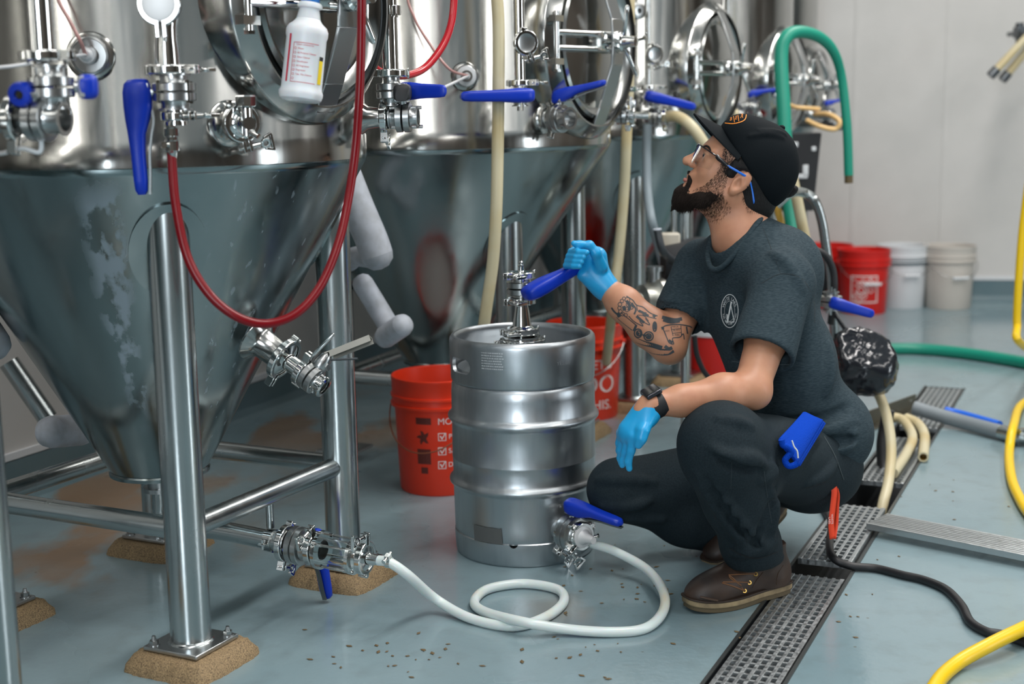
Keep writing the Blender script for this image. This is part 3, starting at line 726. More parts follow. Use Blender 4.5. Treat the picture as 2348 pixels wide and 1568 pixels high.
# ------------------------------------------------------------------ bottom outlet, hanger, valve and sight glass
Sa = at(480, 1214, 3.26); Sb = at(628, 1240, 3.185); Se = at(885, 1288, 3.06); N = nrm(Se - Sb)
zz = Sb[2]; og = Sb - N * .26
bo = thing('outlet_pipe', 'steel outlet pipe under the cone, hung from the cross rail', 'pipe', Sb)
cc = A(T1[0], T1[1], zb1 - .06)
m = MB(); m.tube([cc, cc - Zv * .03, A(cc[0], cc[1], zz + .04), A(cc[0], cc[1], zz) + N * .03 * A(1, 1, 0), Sb - N * .18, Sb + N * .03], .0235, 24, 8); m.build('pipe', M_leg, bo)
hx = Sb - N * .008; m = MB(); m.cyl(hx + Zv * .032, hx + Zv * .105, .0095, n=16); m.build('hanger_rod', M_leg, bo)
m = MB(); m.lathe([(-.011, .024), (-.011, .028), (.011, .028), (.011, .024)], hx, N, 30, closed=True)
T_ = nrm(np.cross(N, Zv)); 
for sg in (-1, 1): m.box(hx + T_ * sg * .034 , (.014, .020, .004), (T_, N, Zv)); m.cyl(hx + T_ * sg * .036 - Zv * .012, hx + T_ * sg * .036 + Zv * .012, .003, n=8)
m.build('pipe_ring', M_pol, bo)
sg_ = thing('sight_glass_valve', 'valve and clear sight glass with blue lever on the outlet pipe, feeding the milky hose', 'valve', Sb + N * .05)
clamp(sg_, Sb + N * .035, N, .031, A(-.25, -.3, -1))
valve(Sb + N * .070, N, U, A(.12, .05, -1), '', R=.030, L=.040, parent=sg_, s=1.0, hs=.82)
clamp(sg_, Sb + N * .112, N, .027, A(-.05, -.35, 1))
m = MB(); m.cyl(Sb + N * .060 + T_ * 0 - U * .030, Sb + N * .060 - U * .042 - Zv * .002, .009, n=16); m.build('blue_cap', M_blue, sg_)
q = Sb + N * .128
m = MB(); m.lathe([(-.012, .028), (-.004, .030), (0, .046), (.010, .046), (.010, .024), (-.012, .024)], q, N, 36, closed=True); m.build('front_flange', M_pol, sg_)
m = MB(); m.lathe([(.090, .044), (.099, .044), (.103, .034), (.110, .030), (.118, .033), (.118, .022), (.090, .022)], q, N, 36, closed=True); m.build('rear_flange', M_pol, sg_)
M_glass = mat('clear_glass', (.93, .97, .97), .03, 0, Transmission_Weight=1.0, IOR=1.30)
m = MB(); m.lathe([(.009, .030), (.091, .030), (.091, .027), (.009, .027)], q, N, 36, closed=True); m.build('glass_tube', M_glass, sg_)
for k in range(4):
    a = pi / 4 + k * pi / 2 + .15; X1_, Y1_, _ = basis(N, (0, 0, 1)); c = q + (X1_ * cos(a) + Y1_ * sin(a)) * .039
    m = MB(); m.cyl(c - N * .006, c + N * .104, .0032, n=10); m.cyl(c + N * .010, c + N * .022, .0048, n=8); m.cyl(c + N * .078, c + N * .090, .0048, n=8); m.cyl(c - N * .008, c, .006, n=6); m.build('tie_rod', M_pol, sg_)
clamp(sg_, q + N * .122, N, .0255, A(.25, -.1, 1))
m = MB(); m.lathe([(.118, .031), (.128, .031), (.130, .016), (.150, .0125), (.165, .0105), (.185, .0095)], q, N, 28); m.build('tail_piece', M_pol, sg_)
hose0 = q + N * .158

# ------------------------------------------------------------------ milky hose on the floor
HR = .0118
def flz(lst):
    return [fl(x, y, z) if z < 9 else None for x, y, z in lst]
Kv = at(1333, 1240, 3.455)   # lower keg valve outlet
hp = [hose0, hose0 + N * .03, at(935, 1318, 3.06)] + flz([(1000, 1374, .035), (1080, 1418, HR), (1175, 1436, HR), (1250, 1415, HR), (1292, 1380, HR), (1278, 1351, HR), (1200, 1338, HR), (1120, 1350, HR), (1088, 1378, HR), (1110, 1402, .016), (1195, 1425, .034), (1290, 1441, .018), (1400, 1449, HR), (1480, 1440, HR), (1521, 1400, .02), (1519, 1352, .04)]) + [at(1480, 1303, 3.33), at(1410, 1264, 3.40), at(1362, 1248, 3.44), Kv + A(.01, -.004, .002)]
m = MB(); m.tube(hp, HR, 18, 8); o = m.build('milky_hose', M_milk); tag(o, 'milky translucent hose looping on the floor from sight glass to keg', 'hose')
hose_clamp(o, hose0 + N * .028, N, HR, A(.2, -.5, 1)); 

# ------------------------------------------------------------------ far left neighbour's fittings
Y0_ = 2.33
px0 = at(100, 128, Y0_)
s3 = thing('standpipe', 'blurred vertical pipe at the upper left, nearest the camera', 'pipe', px0)
m = MB(); m.open_lathe([(0, .030), (.004, .030), (.008, .0205), (1.2, .0205)], px0, n=30); m.build('pipe', M_pol, s3)
clamp(s3, px0, Zv, .0255, A(.9, -.4, .0), wing=False)
valve(at(118, 200, Y0_), Zv, A(.96, .25, 0), A(-.25, .96, .05), 'upper valve of the left cluster, blue lever pointing away behind it', R=.022, L=.036, hs=.6, trig=0)
ax = nrm(A(.98, -.2, -.02)); pc = at(92, 272, Y0_)
l0 = thing('butterfly_valve', 'lower valve of the left cluster, blue knob facing the camera', 'valve', pc)
clamp(l0, pc - ax * .044, ax, .026, A(-.1, -.2, -1), wing=False)
valve(pc, ax, A(-.1, -.45, 1), A(-.1, -.9, .1), '', R=.022, L=.046, parent=l0, lever='none')
m = MB(); m.lathe([(-.20, .024), (-.05, .024), (-.046, .031), (-.044, .031)], pc, ax, 30); m.build('nozzle', M_leg, l0)
kc = at(46, 217, Y0_ - .03); kd = nrm(A(-.1, -1, -.1))
m = MB(); m.lathe([(-.10, .014), (-.02, .020), (.0, .021), (.006, .018), (.007, .008), (-.002, .0075)], kc, kd, 24); m.build('blue_knob', M_blue, l0)
m = MB(); m.cyl(kc - kd * .004, kc - kd * -.003, .007, n=6); m.cyl(kc - kd * .06, pc + Zv * .02, .005, n=10); m.build('knob_screw', M_pol, l0)
m = MB(); m.tube([pc - Zv * .03, pc + A(-.005, 0, -.055), at(50, 340, Y0_), at(0, 352, Y0_), at(-60, 350, Y0_)], .004, 10); o = m.build('white_cable', M_white); tag(o, 'white cable hanging below the valve cluster at the left edge', 'cable')

# ------------------------------------------------------------------ second fermenter's fittings
def standpipe(px, Y, ytop, R, label, port=None, ybr=None):
    b = at(px, ytop, Y); t = thing('standpipe', label, 'pipe', b)
    m = MB(); m.open_lathe([(0, R + .008), (.004, R + .008), (.008, R), (1.3, R)], b, n=24); m.build('pipe', M_pol, t)
    clamp(t, b, Zv, R + .003, A(.9, -.4, 0))
    if port:
        c = at(*port, Y); n_ = nrm(A(.35, -.93, 0)); c0 = A(b[0], b[1], c[2])
        m = MB(); m.lathe([(0, R), (.04, R), (.044, .028), (.048, .028)], c0, n_, 28); m.build('tee_branch', M_pol, t)
        m = MB(); m.lathe([(.048, .026), (.056, .026), (.054, .018), (.0541, .001)], c0, n_, 28); m.build('end_cap', M_sat, t)
        clamp(t, c0 + n_ * .050, n_, .0215, A(.3, 0, -1))
    return t, b
t, b = standpipe(1192, 4.02, 190, .0165, 'vertical pipe with round capped tee on the second tank', (1210, 100))
valve(b - Zv * .036, Zv, A(.25, -.97, 0), nrm(A(-.97, -.25, -.005)), 'valve on the second tank with blue lever pointing left', R=.018, L=.03, hs=.96)
P, N = cyl_uv(TT[0][1], TT[0][2], 1252, 272)
m = MB(); m.lathe([(-.03, .050), (.004, .044), (.012, .034), (.030, .029), (.034, .034), (.038, .034)], P, N, 32); m.build('outlet_nozzle', M_shell, TT[0][0])
Nn = nrm(N + A(.25, 0, 0)); vv = valve(P + N * .06, Nn, Zv, A(.93, -.3, .20), 'valve on the second tank with blue lever raised to the right', R=.027, L=.045, hs=.75)
clamp(vv, P + N * .04, Nn, .026, A(-.3, -.2, -1), wing=False)
P, N = cyl_uv(TT[0][1], TT[0][2], 1066, 175); probe_port(TT[0][0], P, N, .033)
m = MB(); m.lathe([(.010, .030), (.024, .029), (.026, .026), (.026, .001)], P, N, 30); m.cyl(P + N * .02, P + N * .045, .012, .008, n=18); m.build('probe_fitting', M_white, TT[0][0])
q = P + N * .045
m = MB(); m.tube([q] + [at(x, y, Y) for x, y, Y in ((1040, 190, 3.98), (1000, 207, 3.75), (960, 212, 3.5))], .0042, 10); o = m.build('white_cable', M_white); tag(o, 'white cable bridging the first and second tanks', 'cable')
m = MB(); m.tube([q] + [at(x, y, Y) for x, y, Y in ((1030, 158, 4.0), (985, 100, 4.02), (950, 40, 4.03), (930, -40, 4.05), (922, -300, 4.05), (920, -750, 4.05))], .004, 10); o = m.build('probe_tube', MATS['pinkish_tube']); tag(o, 'thin pinkish cord rising from the white port of the second tank', 'cable')
m = MB(); m.tube([at(x, y, Y) for x, y, Y in ((852, 150, 3.25), (880, 168, 3.3), (930, 173, 3.4), (975, 155, 3.5), (1012, 110, 3.55), (1033, 60, 3.58), (1041, 0, 3.6), (1044, -120, 3.62), (1040, -500, 3.75), (1035, -900, 3.85))], .0095, 16); o = m.build('red_hose', mat('red_hose_opaque', (.42, .006, .015), .25)); tag(o, 'red hose curving upward behind the slim pipe, against the second tank', 'hose')
# right flank of the second tank
t, b = standpipe(1423, 4.62, 205, .0115, 'thin vertical pipe at the right flank of the second tank')
valve(b - Zv * .035, Zv, A(-.9, .3, 0), A(.3, .9, 0), 'valve on the thin pipe between the second and third tanks', R=.014, L=.03, hs=.55, trig=0)
q = at(1405, 265, 4.60); ax = nrm(A(1, -.2, -.02))
vv = valve(q + ax * .03, ax, A(0, -.5, 1), A(.3, .9, 0), 'small sideways valve at the right flank of the second tank', R=.014, L=.03, lever='none')
clamp(vv, q + ax * .065, ax, .016, A(.1, 0, 1)); m = MB(); m.cyl(q + ax * .06, q + ax * .12, .012, n=16); m.cyl(q - Zv * .03 + ax * .05, q - Zv * .05 + ax * .05, .012, .008, n=16); m.build('stub', M_pol, vv)
# third tank
t, b = standpipe(1485, 5.22, 200, .0115, 'vertical pipe with small round tee on the third tank', (1499, 126))
valve(b - Zv * .035, Zv, A(.1, -.99, 0), nrm(A(.96, .1, -.24)), 'valve on the third tank with blue lever pointing right and down', R=.016, L=.03, hs=.86)
m = MB(); c = at(1462, 25, 5.1); m.lathe([(-.02, .03), (.01, .03), (.012, .026), (.012, .01), (-.05, .008)], c, A(.5, -.85, 0), 24); o = m.build('pressure_gauge', M_sat); tag(o, 'round gauge body at the top edge between second and third doors', 'gauge')
q = at(1500, 268, 5.22); vv = valve(q, A(1, -.3, 0), Zv, A(.3, .9, .1), 'outlet valve feeding the cream hose above the cap brim', R=.018, L=.035, lever='none')
clamp(vv, q + nrm(A(1, -.3, 0)) * .04, A(1, -.3, 0), .02, A(0, 0, -1))
m = MB(); m.tube([q + nrm(A(1, -.3, 0)) * .04] + [at(x, y, Y) for x, y, Y in ((1555, 268, 5.15), (1590, 295, 5.10), (1625, 350, 5.1), (1665, 440, 5.15), (1700, 560, 5.2), (1720, 720, 5.25))], .021, 18); o = m.build('cream_hose', M_cream); tag(o, 'cream hose arching down behind the cap brim and the head', 'hose')
# farther clusters
for (px, Y, yt, pr, lab) in ((1665, 6.15, 205, (1690, 150), 'vertical pipe with round tee on the fourth tank'), (1806, 7.02, 190, None, 'thin vertical pipe passing behind the arched green hose')):
    t, b = standpipe(px, Y, yt, .0125, lab, pr)
valve(at(1662, 238, 6.1), Zv, A(.2, -.97, 0), A(.1, -.5, -.85), 'valve on the fourth tank with short blue lever hanging down', R=.017, L=.03, hs=.5, trig=0)
valve(at(1722, 245, 6.15), A(.9, -.4, 0), Zv, A(.96, .1, .10), 'valve with flat blue lever left of the green hose', R=.02, L=.035, hs=.60, trig=0)
valve(at(1895, 262, 6.95), A(.9, -.4, 0), Zv, A(.9, .3, .12), 'valve with dark blue lever inside the green hose arch', R=.02, L=.04, hs=.50, trig=0)
for i, (x, y, Y) in enumerate(((1640, 262, 6.1), (1690, 262, 6.15), (1850, 262, 6.85), (1930, 285, 6.85))):
    c = at(x, y, Y); v_ = valve(c, A(.95, -.3, 0), Zv, A(.3, .9, 0), ['small steel fitting left of the white pipe stub above the cap', 'small steel fitting above the cap, right of the white pipe stub', 'small steel fitting just right of the green hose', 'steel fitting at the right end of the far valve row'][i], R=.016, L=.035, lever='none')
def reach(vp, k):  # short nozzle from a far valve back to its tank
    q, c, R_, _ = TT[k]; d = nrm(A(c[0] - vp[0], c[1] - vp[1], 0)); L_ = np.hypot(c[0] - vp[0], c[1] - vp[1]) - R_ + .02
    if L_ > 0: m = MB(); m.cyl(vp, vp + d * L_, .014, .016, n=14); return m
for ob in list(bpy.data.objects):
    if ob.name.startswith('butterfly_valve') and ob.parent is None:
        vp = np.array(ob.location)
        if vp[1] > 5.9:
            k = 2 if vp[1] < 6.5 else 3; m = reach(vp, k)
            if m: m.build('nozzle', M_sat, ob)
# racking valve of the second tank, behind the glove
tq, tc, tR, _ = TT[0]
P = cone_hit(1252, 592, tc, tR, ZK - .008, .36, .12)
if P is not None:
    E2 = at(1372, 690, P[1] - .12); N = nrm(E2 - P)
    m = MB(); m.lathe([(-.04, .055), (.004, .046), (.016, .034), (.028, .027), (.06, .026)], P, N, 32); m.build('racking_nozzle', M_shell, tq)
    v_ = valve(P + N * .105, N, nrm(A(.4, .2, .8)), A(.93, .1, .10), 'blurred racking valve on the second tank cone, behind the glove, blue lever tip showing', R=.022, L=.04, hs=.62, trig=0)
    clamp(v_, P + N * .06, N, .026, A(-.5, 0, -1), wing=False); clamp(v_, P + N * .15, N, .022, A(.3, 0, 1))
# hoses in the background
def hose(name, mt, pts, r, label, n=16, cat='hose'):
    m = MB(); m.tube([at(*p) for p in pts], r, n); o = m.build(name, mt); tag(o, label, cat); return o
hose('cream_hose', M_cream, [(1135, -850, 3.98), (1135, -400, 3.98), (1138, -60, 3.98), (1143, 60, 3.98), (1143, 200, 3.98), (1141, 350, 3.98), (1138, 480, 3.98), (1130, 600, 4.0), (1116, 700, 4.02), (1106, 780, 4.05), (1100, 900, 4.1)], .0175, 'cream hose hanging straight down behind the keg, in front of the second tank')
hose('cream_hose', M_cream, [(1444, -650, 4.85), (1444, -300, 4.85), (1444, -60, 4.85), (1443, 60, 4.85), (1441, 200, 4.85), (1436, 330, 4.85), (1430, 450, 4.88), (1419, 580, 4.9), (1406, 690, 4.9), (1398, 760, 5.05), (1390, 830, 5.2)], .0185, 'cream hose dropping into the bucket behind the keg')
hose('grey_hose', mat('ribbed_grey_hose', (.22, .27, .30), .5), [(1484, 285, 5.2), (1483, 360, 5.2), (1485, 440, 5.15), (1493, 500, 5.0), (1508, 560, 5.05), (1530, 640, 5.12), (1560, 760, 5.2)], .0165, 'grey ribbed hose hanging left of the beard, behind the tattooed arm')
hose('arched_green_hose', M_green, [(1822, 560, 5.1), (1812, 480, 5.15), (1803, 380, 5.2), (1797, 250, 5.25), (1791, 130, 5.3), (1803, 85, 5.32), (1835, 73, 5.36), (1880, 86, 5.42), (1912, 120, 5.46), (1930, 180, 5.5), (1942, 290, 5.5), (1946, 402, 5.5)], lambda t: .0265 - .0085 * min(1, max(0, (t - .45) * 3)), 'teal green hose arching over the far tanks and hanging down the wall', 20)
m = MB(); a, b = at(1946, 398, 5.5), at(1946, 420, 5.5); m.cyl(a, b, .0165, n=20); o = m.build('hose_end_cap', mat('brown_hose_end', (.10, .07, .03), .6)); tag(o, 'brown end fitting on the hanging tip of the arched green hose', 'fitting')
hose('cream_hose', M_cream, [(1815, 400, 4.95), (1826, 450, 4.95), (1838, 510, 4.95), (1850, 575, 4.95), (1856, 650, 4.9)], .020, 'cream hose between the neck and the steel cart handle')
hose('amber_hose', mat('amber_hose', (.55, .33, .06), .45), [(1770, 420, 5.2), (1783, 480, 5.2), (1796, 540, 5.2), (1805, 620, 5.2)], .014, 'amber hose behind the back of the neck, left of the green hose')
m = MB(); m.tube([fl(x, y, .027) for x, y in ((1900, 806), (1960, 806), (2030, 800), (2110, 800), (2200, 808), (2290, 821), (2370, 836), (2500, 868))], .027, 20); o = m.build('green_floor_hose', M_green); tag(o, 'teal green hose lying on the far floor at the right', 'hose')
# creamy hoses at the drain
def fh(name, mt, pts, r, label, n=16, cat='hose', parent=None):
    m = MB(); m.tube([fl(*p) for p in pts], r, n, caps=True); o = m.build(name, mt); tag(o, label, cat); return o
m = MB(); m.tube([at(x, y, Y) for x, y, Y in ((1950, 850, 4.52), (1996, 878, 4.45), (2024, 925, 4.36), (2040, 990, 4.30), (2043, 1050, 4.24), (2036, 1110, 4.16), (2026, 1150, 4.10), (2016, 1195, 4.06))], .0165, 18); o = m.build('cream_hose', M_cream); tag(o, 'thick cream hose arching from the black bag into the open drain slot', 'hose')
m = MB(); m.tube([fl(2030, 955, .07), fl(2068, 962, .06), fl(2092, 1000, .04), fl(2078, 1040, .028), fl(2048, 1085, .03)], .017, 18); o = m.build('cream_hose', M_cream); tag(o, 'short bent cream hose lying over the drain behind the thick one', 'hose')
pp = [fl(2078, 958, .06), fl(2105, 972, .05), fl(2120, 1000, .035), fl(2117, 1048, .020)]
m = MB(); P_ = cr(pp, 8); m.tube(pp, .0175, 20, caps=False); Z_ = nrm(P_[-1] - P_[-2]); m.open_lathe([(0, .0175), (0, .0120), (-.06, .0120)], P_[-1], Z_, 20); o = m.build('cream_hose', M_cream); m = MB(); m.open_lathe([(-.003, .0119), (-.05, .0119), (-.05, .001)], P_[-1], Z_, 20); m.build('bore', mat('amber_hose_bore', (.28, .15, .02), .5), o); tag(o, 'short cream hose with open end facing the camera right of the drain', 'hose')
m = MB(); m.tube([fl(2096, 934, .06), fl(2140, 948, .045), fl(2210, 968, .03), fl(2300, 992, .028)], .026, 20); o = m.build('grey_suction_hose', mat('grey_suction_hose', (.20, .23, .25), .55, noise=30, bump=.4)); tag(o, 'grey suction hose with a blue stripe lying across the drain at right', 'hose')
m = MB(); 
P_ = [fl(2168, 942, .052), fl(2210, 952, .045), fl(2292, 975, .042)]; m.tube(P_, .0165, 14); m.build('blue_stripe', mat('blue_stripe_paint', (.01, .12, .62), .4), o)
m = MB(); a, b = fl(2296, 991, .028), fl(2420, 1022, .028); d_ = nrm(b - a); m.cyl(a, a + d_ * .09, .0275, n=20); m.cyl(a + d_ * .09, a + d_ * .11, .036, n=20); m.cyl(a + d_ * .11, b, .022, n=16); m.build('hose_ferrule', M_leg, o)
hose('black_hose', M_blk, [(2037, 940, 4.5), (2030, 980, 4.5), (2024, 1020, 4.48), (2026, 1070, 4.45), (2033, 1100, 4.4)], .021, 'short black hose end behind the thick cream hose at the drain')
# yellow hose, one long run
yl = [at(2400, -400, 5.3), at(2392, 0, 5.3), at(2374, 300, 5.3), at(2352, 470, 5.3), at(2342, 560, 5.3), at(2334, 680, 5.3), at(2332, 745, 5.3), at(2338, 785, 5.28), fl(2400, 818, .02), fl(2520, 840, .016), fl(2540, 890, .016), fl(2420, 905, .016), fl(2346, 925, .016), fl(2324, 975, .070), fl(2314, 1035, .016), fl(2318, 1090, .016), fl(2334, 1135, .016), fl(2370, 1190, .016), fl(2450, 1260, .016), fl(2500, 1330, .016), fl(2450, 1390, .016), fl(2348, 1440, .038), fl(2270, 1478, .034), fl(2190, 1524, .016), fl(2140, 1580, .016), fl(2100, 1700, .016)]
m = MB(); m.tube(yl, lambda t: .0155, 18, 10); o = m.build('yellow_hose', M_yel); tag(o, 'bright yellow hose snaking along the right edge and lower right corner', 'hose')
m = MB(); cb = [fl(1850, 1100, .012), fl(1880, 1150, .012), fl(1905, 1200, .012), fl(1902, 1250, .030), fl(1912, 1280, .028), fl(1950, 1297, .014), fl(2010, 1303, .011), fl(2070, 1318, .011), fl(2120, 1330, .011), fl(2170, 1352, .011), fl(2205, 1388, .011), fl(2225, 1425, .011), fl(2262, 1448, .011), fl(2310, 1458, .011), fl(2420, 1500, .011)]
m.tube(cb, .0105, 14, 10); o = m.build('black_cable', M_blk); tag(o, 'thick black cable wriggling over the grate and across the floor', 'cable')
# ------------------------------------------------------------------ keg
KC = A(.0274, 3.654, 0); KR = .1965
M_keg = steel('dull_keg_steel', (.47, .50, .52), .36, .05, (1, 1, .12), 26, .07, col2=(.38, .41, .44), thr=(.48, .72))
keg = thing('beer_keg', 'dull steel half barrel keg standing on the floor in front of the kneeling man', 'keg', KC)
m = MB(); K = [(.066, .185)]
def ringp(z, r, out, w): return [(z - w, r), (z - w * .6, r + out * .35), (z - w * .25, r + out * .92), (z, r + out), (z + w * .25, r + out * .92), (z + w * .6, r + out * .35), (z + w, r)]
body = [(.060, .186), (.066, .1895), (.074, .1905), (.10, .191)] + ringp(.200, .1925, .0105, .017) + [(.2620, .1935), (.264, .1945), (.266, .1938)] + ringp(.375, .1935, .0105, .017) + [(.44, .1935), (.462, .192), (.470, .188), (.475, .184)]
m.open_lathe(body, KC, n=120); m.build('keg_body', M_keg, keg, ang=60)
m = MB(); m.open_lathe([(.066, .187), (.062, .1915), (.052, .1915), (.010, .1895), (.002, .186), (0, .182), (.004, .179), (.055, .182)], KC, n=120); lo_ = m.build('bottom_chime', M_keg, keg)
m = MB(); m.open_lathe([(.470, .184), (.474, .1915), (.478, .1935), (.560, .1955), (.578, .1958), (.588, .194), (.594, .189), (.594, .183), (.588, .178), (.580, .1775), (.572, .180), (.560, .186), (.478, .184)], KC, n=120)
top = m.build('top_chime', M_keg, keg)
def boolean_cut(o, cutters):
    for c in cutters:
        md = o.modifiers.new('cut', 'BOOLEAN'); md.operation = 'DIFFERENCE'; md.object = c; md.solver = 'EXACT'
    dg = bpy.context.evaluated_depsgraph_get(); me = bpy.data.meshes.new_from_object(o.evaluated_get(dg)); o.modifiers.clear(); o.data = me
    me.set_sharp_from_angle(angle=radians(38))
    for c in cutters: bpy.data.objects.remove(c)
def stadium(cz, ang, w, h):
    d = A(cos(ang), sin(ang), 0); X = A(-sin(ang), cos(ang), 0); P = []
    for i in range(24):
        a = 2 * pi * i / 24; P.append((cos(a) * h / 2 + (w / 2 - h / 2) * (1 if cos(a) > 0 else -1), sin(a) * h / 2))
    m = MB(); m.prism(P, .09, KC + d * .19 + Zv * cz, X, Zv); return m.build('cut', None)
# make the skirts solid first for a clean boolean
def solid(o):
    import bmesh
    bm = bmesh.new(); bm.from_mesh(o.data); bmesh.ops.holes_fill(bm, edges=[e for e in bm.edges if e.is_boundary]); bmesh.ops.recalc_face_normals(bm, faces=bm.faces); bm.to_mesh(o.data); bm.free()
dhole = radians(211)
def ringsolid(prof):
    m = MB(); m.lathe(prof, KC, n=120, closed=True); return m
bpy.data.objects.remove(top); m = ringsolid([(.470, .184), (.474, .1915), (.478, .1935), (.560, .1955), (.578, .1958), (.588, .194), (.594, .189), (.594, .183), (.588, .178), (.580, .1775), (.572, .180), (.560, .186), (.478, .184)])
top = m.build('top_chime', M_keg, keg); boolean_cut(top, [stadium(.525, a, .095, .040) for a in (dhole, dhole + pi)])
bpy.data.objects.remove(lo_); m = ringsolid([(.066, .187), (.062, .1915), (.052, .1915), (.010, .1895), (.002, .186), (0, .182), (.004, .179), (.055, .182)])
lo_ = m.build('bottom_chime', M_keg, keg); nm_ = MB(); aa = atan2(-.985, -.17); d_ = A(cos(aa), sin(aa), 0); nm_.cyl(KC + d_ * .16 + Zv * .066, KC + d_ * .22 + Zv * .066, .012, n=20); boolean_cut(lo_, [nm_.build('cut', None)])
m = MB(); m.lathe([(.478, .001), (.478, .187)][::1], KC, n=80); m.open_lathe([(.474, .186), (.508, .175), (.528, .12), (.536, .06), (.538, .045)], KC, n=80); m.build('keg_head', M_keg, keg)
def curved(V, F, ang0, z0, R, parent, name, mt, c=KC, tilt=0, origin=None, shear=0, mirror=1):
    """wrap flat geometry (x across, y up) round a vertical cylinder"""
    W_ = []
    for x, y, *_ in V:
        r = R if not callable(R) else R(z0 + y); a = ang0 + x / r
        W_.append(c + A(cos(a) * r, sin(a) * r, z0 + y))
    m = MB(); m.raw(W_, F); return m.build(name, mt, parent, smooth=False)
def wrap_text(txt, size, ang0, z0, R, parent, name, mt, c, space=1.0, sx=1.0, align='CENTER', tz=0):
    V, F = text_mesh(txt, size, align, space)
    return curved([(v[0] * sx, v[1] + v[0] * tz) for v in V], F, ang0, z0, R, parent, name, mt, c)
def pang(c, R, px, py):
    P = on_cyl(px, py, c, R); return atan2(P[1] - c[1], P[0] - c[0]), P[2]
M_emb = mat('etched_keg_text', (.62, .64, .66), .5, .6)
a0, z0 = pang(KC, .195, 1128, 829)
m = MB(); rr = random.Random(3)
for k in range(7):
    z = z0 + .020 - k * .0068; x = -.030
    while x < .028:
        w = rr.uniform(.002, .006)
        for u in (0, 1): pass
        a1, a2 = a0 + x / .195, a0 + (x + w) / .195
        q = [KC + A(cos(a) * .1962, sin(a) * .1962, zz) for a, zz in ((a1, z), (a2, z), (a2, z + .0032), (a1, z + .0032))]
        m.raw(q, [[0, 1, 2, 3]]); x += w + rr.uniform(.0008, .0022)
m.build('etched_text_lines', M_emb, keg, smooth=False, kind='stuff')
a0, z0 = pang(KC, .1922, 1117, 1226)
grid = [(x, y) for y in (-.021, .021) for x in np.linspace(-.044, .044, 9)]
jag = [(x + (rr.uniform(-.002, .002)), y + rr.uniform(-.0015, .0015)) for x, y in grid]
curved(jag, [[i, i + 1, 10 + i, 9 + i] for i in range(8)], a0, z0, .1930, keg, 'tape_remnant', mat('grey_tape_remnant', (.085, .09, .088), .6))
wrap_text('YES BR', .014, pang(KC, .195, 1292, 832)[0], pang(KC, .195, 1292, 832)[1], .1962, keg, 'scratched_marks', mat('scratch_grey', (.30, .32, .34), .5, .6), KC, sx=1)
# coupler stack on the keg
kb = KC + A(0.000, 0, .545); ct = thing('keg_valve_stack', 'clamped valve stack on top of the keg, blue lever held in the gloved hand', 'valve', kb)
zf = lambda y: at(1198, y, 3.654)[2]
m = MB(); m.cyl(KC + Zv * .53, KC + Zv * zf(782), .050, n=30); m.build('keg_neck', M_sat, keg)
clamp(ct, KC + Zv * zf(783), Zv, .048, A(-.9, -.5, 0))
m = MB(); m.lathe([(zf(776), .050), (zf(770), .050), (zf(768), .030), (zf(760), .030)], KC, n=30); m.build('adapter', M_pol, ct)
clamp(ct, KC + Zv * zf(758), Zv, .029, A(-.9, -.5, 0))
m = MB(); m.lathe([(zf(757), .036), (zf(752), .034), (zf(746), .026), (zf(697), .0165), (zf(694), .024), (zf(690), .024)], KC, n=36); m.build('cone_reducer', M_pol, ct)
clamp(ct, KC + Zv * zf(689), Zv, .0235, A(-.75, -.65, 0))
stem = nrm(A(.46, -.89, 0)); lev = nrm(A(.815, .42, .40))
kvc = KC + Zv * zf(660)
valve(kvc, Zv, stem, lev, '', R=.024, L=.032, parent=ct, hs=1.10)
clamp(ct, KC + Zv * zf(630), Zv, .0235, A(-.75, -.65, 0))
m = MB(); m.lathe([(zf(628), .030), (zf(622), .029), (zf(620), .009), (zf(612), .007), (zf(611), .009), (zf(608), .009), (zf(607), .006), (zf(604), .005), (zf(603), .007), (zf(601), .007), (zf(598), .004)], KC, n=24); m.build('gas_barb', M_pol, ct)
# lower outlet valve of the keg
P = A(*on_cyl(1300, 1226, KC, .191)); N = nrm(A(.60, -.80, 0)); vk = at(1318, 1224, 3.445)
kv = thing('butterfly_valve', 'valve low on the keg side with blue lever pointing right, feeding the milky hose', 'valve', vk)
m = MB(); m.cyl(vk - N * .085, vk - N * .02, .031, n=30); m.build('keg_port', M_sat, kv)
clamp(kv, vk - N * .024, N, .033, A(-.5, -.4, -.75)) ; valve(vk, N, A(-.12, 0, 1), A(.80, -.52, -.20), '', R=.031, L=.024, parent=kv, hs=.68, s=1.1)
clamp(kv, vk + N * .026, N, .0235, A(-.6, -.5, -.6)); m = MB(); m.lathe([(.026, .029), (.036, .029), (.038, .021), (.044, .017), (.052, .013), (.075, .009)], vk, N, 30); m.build('tail_piece', MATS['bright_cap_face'], kv)
hc_ = at(1352, 1238, 3.43); m = MB(); m.cyl(hc_ + A(-.012, -.01, .006), hc_ + A(.02, -.005, .012), .0045, n=12); m.cyl(hc_ + A(.02, -.005, .012), hc_ + A(.024, -.004, .013), .006, n=6); m.build('hose_clamp', M_pol, kv)

